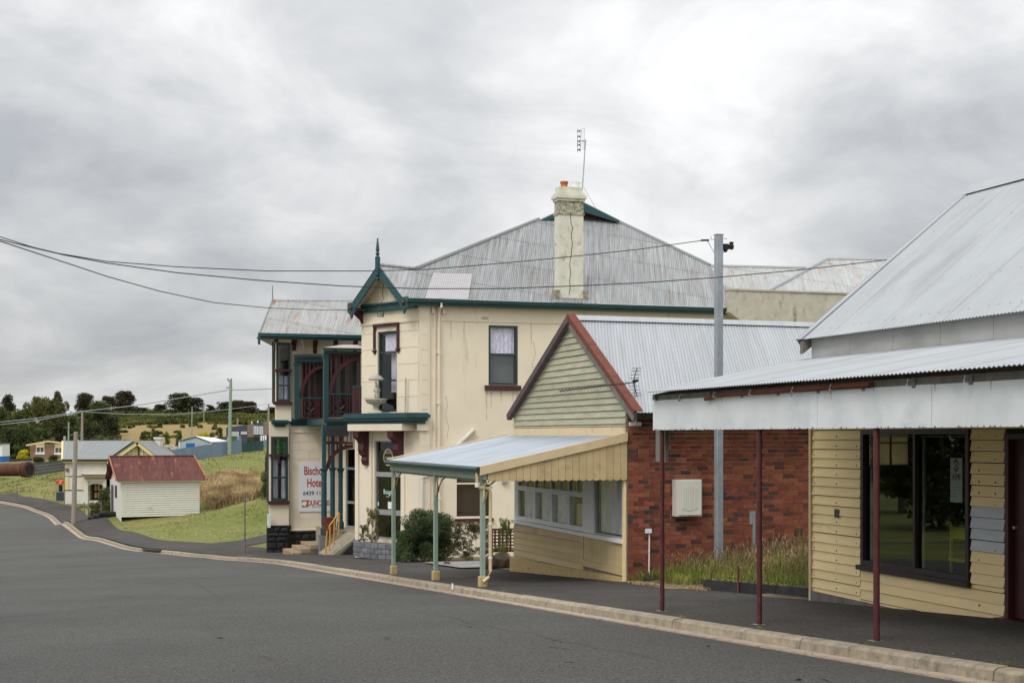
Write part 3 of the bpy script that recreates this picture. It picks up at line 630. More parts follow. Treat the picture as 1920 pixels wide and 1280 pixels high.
    m.prism([tuple(q) for q in ring], tuple(up*-.02)); ring = [a+up*.03+Vector((0, .06, 0)), b+up*.03+Vector((0, .06, 0)), b-up*.10+Vector((0, .06, 0)), a-up*.10+Vector((0, .06, 0))]
    m.prism([tuple(q) for q in ring], (0, -.015, 0)); m.build('verge_flashing', GALVA, S)
    MB().add([(11.84, 21.08, 1.57), (11.84, 20.98, 1.57), (12.05, 21.08, 1.72), (12.05, 20.98, 1.72), (11.84, 21.08, 1.36), (11.84, 20.98, 1.36), (12.05, 21.08, 1.52), (12.05, 20.98, 1.52)],
             [(0, 1, 3, 2), (4, 6, 7, 5), (0, 4, 5, 1), (1, 5, 7, 3), (3, 7, 6, 2), (2, 6, 4, 0)]).build('rafter_end', WOOD, S)
    # screw heads on both roofs
    m = MB(); MBx = m
    def screw(mm, p, nrm, r=.011):
        p = Vector(p); n_ = Vector(nrm).normalized(); a_ = Vector((0, 1, 0)); b_ = n_.cross(a_)
        vs_ = [tuple(p+n_*.006+a_*(r*cos(q*pi/2.5))+b_*(r*sin(q*pi/2.5))) for q in range(5)]; mm.add(vs_, [(0, 1, 2, 3, 4)])
    L_ = (Vector(r0)-Vector(e0)).length
    for d_ in (.25, 1.15, 2.05, 2.95, 3.8):
        s_ = 20.9-random.random()*.1
        while s_ > R: screw(m, (e0[0]+sl.x*d_+up.x*.014, s_+.02*random.random(), e0[2]+sl.z*d_+up.z*.014), up); s_ -= .228*random.choice((1, 1, 1, 2))
    o = m.build('roof_screws', STEEL, S); o['kind'] = 'stuff'
    # awning roof
    q0 = (8.62, 20.02, .665); q1 = (12.0, 21.25, 1.285); dn = (-(q1[0]-q0[0]), 0, -(q1[2]-q0[2]))
    corrugated(S, [q0, (8.62, R-.6, .665), (12.0, R-.6, 1.285), q1], dn, GALVA, name='awning_sheet')
    m = MB(); sl2 = Vector((-dn[0], 0, -dn[2])).normalized(); up2 = Vector((-sl2.z, 0, sl2.x))
    for d_ in (.12, 1.0, 2.0, 3.0):
        s_ = 20.0+d_*.3
        while s_ > R: screw(m, (q0[0]+sl2.x*d_+up2.x*.014, s_, q0[2]+sl2.z*d_+up2.z*.014), up2); s_ -= .228*random.choice((1, 1, 2))
    o = m.build('awning_screws', STEEL, S); o['kind'] = 'stuff'
    m = MB().prism([(8.75, 20.12, .635), (8.75, 20.02, .635), (11.98, 21.1, 1.235), (11.98, 21.2, 1.235)], (0, 0, -.09)); m.build('awning_rafter', WOOD, S)
    for s_ in np.arange(19.2, R, -1.0): MB().prism([(8.78, s_+.03, .625), (8.78, s_-.03, .625), (11.97, s_-.03, 1.21), (11.97, s_+.03, 1.21)], (0, 0, -.11)).build('awning_rafter', WOOD, S)
    MB().box(8.80, 8.88, R-.5, 20.10, .50, .625).build('awning_beam', WOOD, S)
    # fascia sheets, the joint at x=1535
    FF = FT(8.8); j = FF.px(1534, 780)[0]
    for a0_, a1_ in ((j+.004, 20.18), (j-2.35, j-.004), (j-4.72, j-2.36), (j-7.1, j-4.73), (R-.5, j-7.11)):
        MB(FF).box(a0_, a1_, .0, .012, .088, .542+random.uniform(-.003, .003)).build('fascia_sheet', FASC, S)
    MB(FF).box(R-.5, 20.16, -.05, -.004, .10, .50).build('fascia_backing', WOOD, S)
    # remains of the rusty gutter with its brackets
    g0 = FF.px(1330, 742)[0]; g1 = FF.px(1641, 714)[0]
    m = MB(); m.tube([(8.74, g0, .52), (8.74, g0-.35, .565), (8.74, g1, .585)], .030, 7); m.build('broken_gutter', RUSTF, S)
    MB(FF).box(g1+.1, g0-1.2, .01, .035, .545, .60).build('gutter_back', RUST, S)
    for x in (1288, 1352, 1420, 1500, 1572, 1718, 1826):
        s_ = FF.px(x, 710)[0]; m = MB().tube([(8.84, s_, .62), (8.70, s_, .60), (8.66, s_-.03, .54), (8.72, s_-.02, .53)], .011, 5); m.build('gutter_bracket', ALU, S)
    # posts
    for s_ in (14.02, 16.82, 19.96, 11.1):
        zb = P(s_)-.03; tp = 8.845
        m = MB().tube([(tp, s_, zb), (tp, s_, .50)], .036, 12); m.build('awning_post', MAROONP, S, smooth=True)
        MB().box(tp-.07, tp+.07, s_-.07, s_+.07, zb, zb+.045).build('post_footing', CONC, S)
    a, z = FT(8.95).px(1226, 865); a2, _ = FT(8.95).px(1243, 865)
    MB().box(8.98, 9.04, a2-.02, a+.0, z, .5).build('timber_stub', WOOD, S)
    MB().box(8.86, 8.90, 20.0, 20.10, .16, .56).build('end_plate', WOOD, S)
    # stains: green tag
    a, z = F.px(1572, 961); MB(F).box(a-.07, a+.07, .030, .034, z-.075, z+.06).build('green_paint_patch', DGREEN, S)
    # rusting nail heads
    m = MB(F)
    for k in range(18):
        for a_ in (20.15, 19.55, 20.85):
            if random.random() < (.95 if a_ == 20.15 else .45): zz_ = .10-k*e-.11; m.box(a_-.012, a_+.012, .02, .0285, zz_-.012, zz_+.012)
    for k in range(16):
        for a_ in (16.1, 16.45):
            if random.random() < .6: zz_ = .10-k*e-.11; m.box(a_-.012, a_+.012, .02, .0285, zz_-.012, zz_+.012)
    o = m.build('rusty_nails', RUSTF, S); o['kind'] = 'stuff'
    return S
build_shop()
def shop_contents():
    F = FT(12.0)
    a, z = F.px(1792, 900, -.075); P0 = thing('poster', F.p(a, -.075, z-.6), 'tall narrow white notice taped inside the shop window', 'poster')
    a0, z1 = F.px(1782, 858, -.075); a1, z0 = F.px(1804, 942, -.075)
    MB(F).box(a0, a1, -.078, -.075, z0, z1).build('sheet', PAPER, P0)
    am = (a0+a1)/2; text_obj(P0, F, am, -.073, z1-(z1-z0)*.43, 'HOME', .085, mat('print_grey', (.16, .13, .13), .8), sx=.62)
    m = MB(F); zc = z1-(z1-z0)*.17
    for i in range(9):
        an = i*2*pi/9; rr = .05 if i else 0; m.box(am+rr*cos(an)-.014, am+rr*cos(an)+.014, -.0745, -.0735, zc+rr*1.5*sin(an)-.02, zc+rr*1.5*sin(an)+.02)
    m.box(am-.006, am+.006, -.0745, -.0735, zc-.15, zc); m.build('print', mat('print_red', (.35, .09, .07), .8), P0)
    m = MB(F)
    for i in range(7): m.box(a1+.035 if a1 < a0 else a0+.03, (a0-.03 if a1 < a0 else a1-.03), -.0745, -.0737, z0+.08+i*.045, z0+.084+i*.045)
    m.build('small_print', MATS['print_grey'], P0)
    # yellow chair indoors
    c = at_t(1800, 1040, 13.1); C = thing('chair', (13.1, c[1], -2.34), 'yellow plastic chair inside the dark shop', 'chair')
    F2 = FT(13.1); a, _ = F2.px(1791, 1000)
    m = MB()
    m.box(13.0, 13.04, a-.04, a, -2.34, -1.35); m.build('leg', YCHAIR, C); MB().box(13.4, 13.44, a-.04, a, -2.34, -1.9).build('leg', YCHAIR, C)
    MB().box(13.0, 13.04, a-.50, a-.46, -2.34, -1.35).build('leg', YCHAIR, C); MB().box(13.4, 13.44, a-.50, a-.46, -2.34, -1.9).build('leg', YCHAIR, C)
    MB().box(12.98, 13.46, a-.5, a, -1.90, -1.85).build('seat', YCHAIR, C); MB().box(13.0, 13.03, a-.46, a-.04, -1.55, -1.38).build('backrest', YCHAIR, C)
shop_contents()

# ------------------------------------------------------------------ the brick and board cottage (middle)
def build_cottage():
    B = thing('brick_cottage', (12, 33, P(33)), 'old cottage with green gable boards, red brick side wall and tan boarded shopfront', 'cottage')
    F = FT(12.0); SR, SL = 29.0, 37.0
    # brick side wall: backing of mortar, bricks one by one
    F2 = FS(SR); MB(F2).box(12.02, 20, -.25, -.007, -3.75, .60).build('brick_backing', MORTAR, B)
    bw, bh, jt = .243, .083, .013; base = []
    for v in range(5):
        m = MB(); q = [(random.uniform(-.003, .003), random.uniform(-.003, .003)) for _ in range(4)]
        y0, y1 = -.03, .0
        m.add([(q[0][0], 0, q[0][1]), (bw+q[1][0], 0, q[1][1]), (bw+q[2][0], 0, bh+q[2][1]), (q[3][0], 0, bh+q[3][1]),
               (0, .05, 0), (bw, .05, 0), (bw, .05, bh), (0, .05, bh)], [(0, 1, 2, 3), (0, 4, 5, 1), (1, 5, 6, 2), (2, 6, 7, 3), (3, 7, 4, 0)])
        me = bpy.data.meshes.new('brick'); me.from_pydata(m.v, [], m.f); me.materials.append(BRICK); base.append(me)
    base_d = []
    for me in base[:2]: c = me.copy(); c.materials.clear(); c.materials.append(BRICKD); base_d.append(c)
    org = ORG[B.name]; cand = []
    z = -3.55; r = 0
    while z < .52:
        t = 12.03-(.128 if r % 2 else 0)+random.uniform(-.006, .006)
        while t < 17.4:
            if random.random() < .06:
                ww = .115
            else: ww = bw
            cand.append((t, z, ww)); t += ww+jt+random.uniform(-.003, .003)
        z += bh+jt; r += 1
    def vis(c):
        t, z, ww = c; w = to_world((t, SR, z)); x = 960+FPX*w[0]/w[1]; y = 817-FPX*(w[2]-EYE)/w[1]
        return 1185 < x < 1520 and 770 < y < 1075
    v = [c for c in cand if vis(c)]; rest = [c for c in cand if not vis(c)]
    # the 295 that show largest (nearest): small t first but not behind the awning fascia
    def hid(c):
        w = to_world((c[0], SR, c[1])); x = 960+FPX*w[0]/w[1]; y = 817-FPX*(w[2]-EYE)/w[1]; return x > 1226 and y < 808
    v.sort(key=lambda c: (hid(c), c[2] < .2, c[0]*1.+random.random()*.3)); single, more = v[:295], v[295:]+rest
    for t, z, ww in single:
        if t < 12.03: ww -= 12.03-t; t = 12.03
        o = bpy.data.objects.new('brick', random.choice(base_d if random.random() < .11 else base)); lnk(o, B)
        o.location = (t-org[0], SR-.004-random.random()*.008-org[1], z-org[2]); o.scale = (ww/bw, 1, 1)
    grp = {BRICK.name: MB(), BRICKD.name: MB()}; tints = []
    for k in range(6): tints.append(mat('red_brick_tone', [(.25, .077, .044), (.18, .058, .038), (.29, .105, .06), (.21, .068, .042), (.10, .052, .042), (.27, .08, .043)][k], .9, .2, 9, .5, 60, spec=.15))
    ms = [MB() for _ in tints]
    for t, z, ww in more:
        if t+ww < 12.05: continue
        t0 = max(t, 12.03); d = random.random()*.008; k = random.choice((0, 0, 1, 2, 3, 3, 4, 5)); t1 = t+ww
        ms[k].add([(t0, SR-.004-d, z), (t1, SR-.004-d, z), (t1, SR-.004-d, z+bh), (t0, SR-.004-d, z+bh), (t0, SR+.04, z), (t1, SR+.04, z), (t1, SR+.04, z+bh), (t0, SR+.04, z+bh)],
                  [(0, 1, 2, 3), (0, 4, 5, 1), (1, 5, 6, 2), (2, 6, 7, 3), (3, 7, 4, 0)])
    big = MB(); sl = []
    me = bpy.data.meshes.new('bricks'); vv = []; ff = []; mi = []
    for k, m in enumerate(ms):
        o_ = len(vv); vv += [(p[0]-org[0], p[1]-org[1], p[2]-org[2]) for p in m.v]; ff += [tuple(i+o_ for i in f) for f in m.f]; mi += [k]*len(m.f); me.materials.append(tints[k])
    me.from_pydata(vv, [], ff); me.polygons.foreach_set('material_index', mi); o = bpy.data.objects.new('bricks', me); lnk(o, B); o['kind'] = 'stuff'
    # other walls
    m = MB(); m.box(12.05, 20, SL-.12, SL, -4.2, .5); m.box(19.9, 20, SR+.26, SL-.13, -3.9, .5); m.build('rear_wall', TBOARD, B)
    # front wall
    zb = -4.0; wl0 = F.px(1096, 980)[0]; wr1 = F.px(1116, 980)[0]; zs = -2.27; zt = -.90
    ra0, ra1 = F.px(1171, 980)[0], wr1
    la0, la1 = wl0, F.px(971, 960)[0]
    wall(B, F, SR, SL, zb, .02, [(la0, la1, zs, zt), (ra0, ra1, zs, zt)], WOOD, 'wall', .12)  # darker than the boards, so their slots read as shadow lines
    for (a0, a1) in ((la0, la1), (ra0, ra1)): room(B, F, a0, a1, zs, zt, .13, 2.0)
    xs = [F.px(x, 960)[0] for x in (1066.5, 1034, 1003)]
    w = sash(B, F, la0, la1, zs, zt, WHITE, bars=[-1.37], mull=xs, w=.07, n=-.05, d=.075, name='front_window')
    edges = [la0]+xs+[la1]
    for i in range(4):                          # small glazing bars of the top lights and each casement's own frame
        c = (edges[i]+edges[i+1])/2; m = MB(F).box(c-.012, c+.012, -.045, .0, -1.37, zt)
        m.box(edges[i]+.03, edges[i]+.085, -.048, .02, zs+.02, -1.40).box(edges[i+1]-.085, edges[i+1]-.03, -.048, .02, zs+.02, -1.40).box(edges[i]+.085, edges[i+1]-.085, -.048, .018, zs+.04, zs+.11).box(edges[i]+.085, edges[i+1]-.085, -.048, .018, -1.46, -1.405)
        m.build('casement', WHITE, w)
        if i != 0: curtain_mesh(F, edges[i]+.06, edges[i+1]-.10*(i > 1), zs+.05, -1.35, -.145, 6, .02).build('curtain', LACE, B)
    m = MB(F).box(edges[0]+.06, edges[1]-.04, -.2, -.19, zs, zs+.62); m.build('window_screen', PEACH, B)
    for (a, c_) in ((edges[1]+.55, .26), (edges[2]+.5, .28), (edges[3]+.4, .24)):
        m = MB(F).lathe((a, -.45, zs-.02), [(.0, 0), (c_, .0), (c_*.8, .2), (c_*.35, .36), (0, .40)], 10); m.build('cushion', mat('faded_pink', (.55, .30, .25), .9) if 'faded_pink' not in MATS else MATS['faded_pink'], B)
    m = MB(F).box(wr1, wl0, -.05, .045, zs, zt+.0); m.build('window_post', WHITE, B)
    w2 = sash(B, F, ra0, ra1, zs, zt, ALU, w=.03, n=-.05, d=.06, name='fixed_window')
    curtain_mesh(F, ra0+.05, ra1-.05, zs+.05, zt, -.14, 7, .025).build('curtain', SHEER, B)
    m = MB(F).box(SR+.1, SL+.02, .0, .09, zs-.10, zs-.01); m.build('window_sill', WHITE, B)
    m = MB(F).box(la1, SL-.1, 0, .03, zs-.01, zt); m.build('window_lining', WHITE, B)
    # boards below the windows: lapped on the left, vertical on the right
    z0f = P(37)-.02
    boards(B, F, wl0+.02, SL+.01, P(34)+.02, zs-.09, .168, TBOARD, proud=.034, tilt=-.008)
    m = MB(F).box(wl0-.01, wl0+.03, 0, .045, P(32)+.05, zs-.10); m.build('board_stop', TBOARD, B)
    n_ = 11; vb0 = SR+.14; wv = (wl0-.02-vb0)/n_
    for i in range(n_): MB(F).box(vb0+i*wv+.004, vb0+(i+1)*wv-.004, 0, .028, -2.92, zs-.10).build('lining_board', TBOARD, B)
    MB(F).box(vb0, wl0-.01, 0, .05, -3.08, -2.925).build('skirting_board', TBOARD, B)
    m = MB(F).box(SR+.02, SR+.11, 0, .06, P(29)-.05, zt+.1); m.build('corner_board', YBOARD, B)
    m = MB(F)                                   # rendered plinth following the slope
    m.add([(SR+.12, 0, P(29)-.2), (SL+.05, 0, P(37)-.2), (SL+.05, .13, P(37)-.2), (SR+.12, .07, P(29)-.2), (SR+.12, 0, P(29)+.11), (SL+.05, 0, P(37)+.40), (SL+.05, .12, P(37)+.38), (SR+.12, .06, P(29)+.10)],
          [(0, 3, 2, 1), (4, 5, 6, 7), (0, 1, 5, 4), (1, 2, 6, 5), (2, 3, 7, 6), (3, 0, 4, 7)]); m.build('plinth', POSTB, B)
    # band above the awning, gable boards
    MB(F).box(SR+.02, SL, 0, .035, .0, .20).build('band_board', PEACH, B)
    ap = (32.45, 2.80); lo = .21; hl, hr = (37.2, .50), (28.35, .52)
    def clipf(z):
        if z <= .50: return (SR+.02, SL)
        f = (z-.50)/(ap[1]-.50); return (hr[0]+(ap[0]-hr[0])*f+.05, hl[0]+(ap[0]-hl[0])*f-.05)
    m = MB(F).poly([(SR, 0, 0), (SL, 0, 0), (SL, 0, .5), (ap[0], 0, ap[1]), (SR, 0, .55)]); m.build('gable_backing', WOOD, B)
    boards(B, F, SR, SL, lo, ap[1]-.1, .152, GBOARD, proud=.034, clipf=lambda z: (max(SR+.02, clipf(z)[0]), min(SL, clipf(z)[1])))
    # roof
    n_out = .06
    e0 = (12-n_out, 28.25, .50); e1 = (20.3, 28.25, .50); r1 = (20.3, ap[0], 2.88); r0 = (12-n_out, ap[0], 2.90)
    corrugated(B, [e0, e1, r1, r0], (-.3297*4.2/.9444, -4.2, -2.44), GALV)
    m = MB().prism([(12-n_out, 37.25, .50), (20.3, 37.25, .50), (20.3, ap[0], 2.88), (12-n_out, ap[0], 2.90)], (0, .0, .012)); m.build('far_roof', GALV, B)
    m = MB().add([(12-n_out, ap[0]-.24, 2.80), (12-n_out, ap[0], 2.94), (12-n_out, ap[0]+.24, 2.80), (20.3, ap[0]-.24, 2.78), (20.3, ap[0], 2.92), (20.3, ap[0]+.24, 2.78)], [(0, 1, 4, 3), (1, 2, 5, 4)]); m.build('ridge_cap', GALV, B)
    mm = MB(); slv = Vector((0, ap[0]-28.25, 2.44)).normalized(); upv = Vector((0, -slv.z, slv.y))
    for d_ in (.3, 1.4, 2.5, 3.6):
        t_ = 12.2
        while t_ < 19:
            p = Vector((t_+.03*random.random(), 28.25, .50))+slv*(d_+.03*random.random())+upv*.014; mm.add([tuple(p+Vector((.012*cos(q*1.257), 0, 0))+slv*(.012*sin(q*1.257))) for q in range(5)], [(0, 1, 2, 3, 4)]); t_ += .228*random.choice((1, 2, 2, 3))
    o = mm.build('roof_screws', WHITE, B); o['kind'] = 'stuff'
    # barge boards
    def barge(p, q, w_, mt, nm, n0, n1, up=0.):
        d = Vector((q[0]-p[0], q[1]-p[1])).normalized(); nn = Vector((-d.y, d.x)); nn = nn if nn.y > 0 else -nn
        m = MB(F); a, b = Vector(p)+nn*up, Vector(q)+nn*up; c, e_ = b-nn*w_, a-nn*w_
        m.add([(v.x, n, v.y) for n in (n0, n1) for v in (a, b, c, e_)], [(0, 1, 2, 3), (4, 5, 6, 7), (0, 1, 5, 4), (1, 2, 6, 5), (2, 3, 7, 6), (3, 0, 4, 7)]); return m.build(nm, mt, B)
    barge((28.3, .50), (ap[0], 2.88), .22, WOOD, 'barge_board', .04, .10)
    barge((37.2, .58), (ap[0], 2.88), .16, mat('purple_brown_timber', (.10, .07, .075), .85, .3, 5), 'barge_board', .04, .17)
    # rust red flashing folded over the right verge, in three lapped lengths
    A_, Bq = Vector((28.3, .52)), Vector((ap[0], 2.90))
    for k in range(3):
        p = A_+(Bq-A_)*(k/3); q = A_+(Bq-A_)*((k+1)/3+.02); d = (q-p).normalized(); nn = Vector((-d.y, d.x)); nn = nn if nn.y > 0 else -nn; h = .030+.006*k
        m = MB(F); vs_ = []
        for P_ in (p, q):
            for n, u in ((.115, -.085), (.12, h), (-.09, h), (-.09, h-.012), (.11, h-.012), (.105, -.085)): w_ = P_+nn*u; vs_.append((w_.x, n, w_.y))
        m.add(vs_, [(i, (i+1) % 6, 6+(i+1) % 6, 6+i) for i in range(6)]+[tuple(range(6)), tuple(range(6, 12))]); m.build('verge_flashing', RUSTF, B)
    MB(F2).box(12.0, 20, .0, .02, .38, .50).build('eaves_board', WOOD, B)
    # awning
    q0 = (8.66, 37.75, -.655); q1 = (8.66, 29.0, -.675); q2 = (12.0, 29.0, .01); q3 = (12.0, 37.6, .0)
    corrugated(B, [q0, q1, q2, q3], (-1, 0, -.2), GALVT, name='awning_sheet')
    MB().prism([(8.62, 28.93, -.68), (8.62, 29.03, -.68), (12.0, 29.03, .04), (12.0, 28.93, .04)], (0, 0, .035)).build('awning_cap', PEACH, B)
    MB().prism([(8.62, 28.93, -.68), (8.62, 28.975, -.68), (12.0, 28.975, .04), (12.0, 28.93, .04)], (0, 0, -.155)).build('awning_barge', PEACH, B)
    MB().prism([(8.62, 37.75, -.64), (8.62, 37.85, -.64), (12.0, 37.70, .03), (12.0, 37.60, .03)], (0, 0, .03)).build('awning_cap', PEACH, B)
    m = MB()
    prof = [(8.56, -.66), (8.53, -.70), (8.55, -.77), (8.66, -.775), (8.66, -.66)]
    m.prism([(p[0], 28.95, p[1]) for p in prof], (0, 8.85, 0)); m.build('gutter', DGREEN, B)
    MB().box(8.70, 8.78, 28.98, 37.78, -.93, -.73).build('awning_beam', SAGE, B)
    m = MB(); k = 0; y = 29.1
    while y < 37.7: m.prism([(8.82, y, -.90), (8.82, y+.16, -.90), (8.82, y+.16, -.97), (8.82, y+.08, -1.0), (8.82, y, -.97)], (.015, 0, 0)); y += .165
    m.build('valance', SAGE, B)
    # scalloped vertical boards closing the near end
    nb_ = 20; t0 = 8.80; wv = (12.0-t0)/nb_
    for i in range(nb_):
        a, b = t0+i*wv+.003, t0+(i+1)*wv-.003
        za = -.68+(a-8.62)*(.72/3.38)-.10; zb_ = -.68+(b-8.62)*(.72/3.38)-.10; zl = -.93; c = (a+b)/2
        ring = [(a, 28.97, za), (b, 28.97, zb_), (b, 28.97, zl)]+[(c+(wv/2)*cos(q), 28.97, zl-.042*sin(q)) for q in (pi*.15, pi*.35, pi*.5, pi*.65, pi*.85)]+[(a, 28.97, zl)]
        MB().prism(ring, (0, .018, 0)).build('valance_board', TBOARD, B)
    MB().prism([(8.8, 28.99, -.80), (12, 28.99, -.1), (12, 29.04, -.1), (8.8, 29.04, -.80)], (0, 0, .07)).build('end_rail', WOOD, B)
    for s_ in np.arange(30.0, 37.6, 1.1): MB().prism([(8.75, s_, -.69), (8.75, s_+.06, -.69), (12, s_+.06, -.03), (12, s_, -.03)], (0, 0, -.09)).build('awning_rafter', WOOD, B)
    # posts with brackets and painted base blocks
    for x, y in ((738, 1075), (817, 1085), (905, 1097)):
        r = ray(x, y); k = 8.74/r[0]; s_ = r[1]*k; zb_ = P(s_)
        m = MB().box(8.69, 8.79, s_-.05, s_+.05, zb_+.02, -.93); o = m.build('awning_post', SAGE, B, bevel=.008)
        MB().box(8.655, 8.825, s_-.085, s_+.085, zb_-.05, zb_+.23).build('post_base', POSTB, B, bevel=.012)
        m = MB()
        for sg in (-1,):
            pts = [(8.74, s_+sg*.05, -1.42), (8.74, s_+sg*.09, -1.3), (8.74, s_+sg*.11, -1.15), (8.74, s_+sg*.2, -1.02), (8.74, s_+sg*.34, -.95)]
            m.tube(pts, .022, 5)
        m.tube([(8.80, s_, -1.35), (8.83, s_, -1.2), (8.90, s_, -1.05), (9.02, s_, -.95)], .022, 5); m.build('post_bracket', PEACH, B)
    # downpipe
    r = ray(905, 1097); s_ = r[1]*8.74/r[0]; zb_ = P(s_)
    m = MB().tube([(8.60, s_-.06, -.76), (8.60, s_-.06, -1.02), (8.66, s_-.05, -1.10), (8.86, s_-.04, -1.12), (8.90, s_-.04, -1.2), (8.90, s_-.04, zb_+.35), (8.86, s_-.06, zb_+.22), (8.72, s_-.10, zb_+.12)], .038, 9)
    dp = m.build('downpipe', PEACH, B, smooth=True)
    m = MB()
    for zz in (-1.13, -1.9, zb_+.6): m.tube([(8.90, s_-.04, zz), (8.90, s_-.04, zz+.05)], .046, 9)
    m.tube([(8.6, s_-.06, -1.00), (8.6, s_-.06, -1.09)], .05, 9); m.build('pipe_collar', WHITE, dp)
    return B
build_cottage()

# ------------------------------------------------------------------ the hotel
S0 = 52.0
_c0 = at_s(785, 600, S0); CT_ = (_c0[0], S0)
FA = Fr(CT_, (-.4408, .8976), (-.8976, -.4408))           # the splayed corner face of the pavilion
FH = FS(S0)
def brackets_fret(parent, F, a0, a1, z0, z1, n, d, material):
    """upper balcony screen: a quarter arch with slats above it"""
    m = MB(F); N = 14; prev = None
    ar = lambda k, o: (a1-(a1-a0-o)*cos(k*pi/2/N), z0+(z1-.12-z0-o)*sin(k*pi/2/N))
    for k in range(N):
        p, q, p2, q2 = ar(k, 0), ar(k+1, 0), ar(k, .17), ar(k+1, .17)
        m.add([(v[0], nn, v[1]) for nn in (n, n+d) for v in (p, q, q2, p2)], [(0, 1, 2, 3), (4, 5, 6, 7), (0, 1, 5, 4), (1, 2, 6, 5), (2, 3, 7, 6), (3, 0, 4, 7)])
    m.box(a0, a1, n, n+d, z1-.10, z1)
    o = m.build('arch_screen', material, parent)
    a = a0+.10
    while a < a1-.05:
        c = max(-1, min(1, (a1-a)/(a1-a0))); zz = z0+(z1-.12-z0)*math.sqrt(max(0, 1-c*c))
        if z1-.1-zz > .05: MB(F).box(a, a+.07, n+.01, n+d-.01, zz-.03, z1-.08).build('slat', material, o)
        a += .19
    return o
def balustrade(parent, F, a0, a1, z0, z1, n, material, heart=True, rail=None):
    R = MB(F).box(a0, a1, n-.01, n+.07, z1-.07, z1).build('top_rail', rail or TEAL, parent)
    m = MB(F).box(a0, a1, n, n+.05, z0, z0+.08); b = m.build('bottom_rail', material, parent)
    c = a0+(a1-a0)*.46; w = .34
    if heart:
        m = MB(F); m.box(c-w, c-w+.05, n, n+.05, z0+.08, z1-.07).box(c+w-.05, c+w, n, n+.05, z0+.08, z1-.07).box(c-w, c+w, n, n+.05, z0+.22, z0+.27)
        h = z1-z0
        for sg in (-1, 1):
            pts = [(c, n+.025, z0+.27+h*.10)]+[(c+sg*(.02+.24*sin(k*pi/8)), n+.025, z0+.30+h*(.08+.56*k/8)) for k in range(1, 8)]+[(c+sg*.16, n+.025, z0+.3+h*.60), (c+sg*.24, n+.025, z0+.3+h*.52)]
            m.tube(pts, .028, 5)
            m.tube([(c+sg*.05, n+.025, z0+.3+h*.05), (c+sg*.14, n+.025, z0+.3+h*.2), (c, n+.025, z0+.3+h*.42)], .022, 5)
        m.build('scroll_panel', material, parent)
    a = a0+.07
    while a < a1-.03:
        if not heart or abs(a-c) > w+.03: MB(F).box(a-.025, a+.025, n+.005, n+.045, z0+.08, z1-.07).build('baluster', material, parent)
        a += .15
def capital_column(parent, t, s, z0, z1, material, r=.085, zc=None):
    """cast iron column: square foot, round shaft, collar and capital, square post above"""
    zc = zc if zc is not None else z1
    m = MB().lathe((t, s, 0), [(.0, z0), (.16, z0), (.16, z0+.32), (.12, z0+.36), (.105, z0+.45), (r, z0+.5), (r*.93, zc-.45), (.12, zc-.43), (.12, zc-.39), (r, zc-.37), (r, zc-.22), (.13, zc-.14), (.19, zc-.03), (.19, zc), (0, zc)], 12)
    if z1 > zc+.05: m.box(t-.085, t+.085, s-.085, s+.085, zc, z1)
    return m.build('column', material, parent)
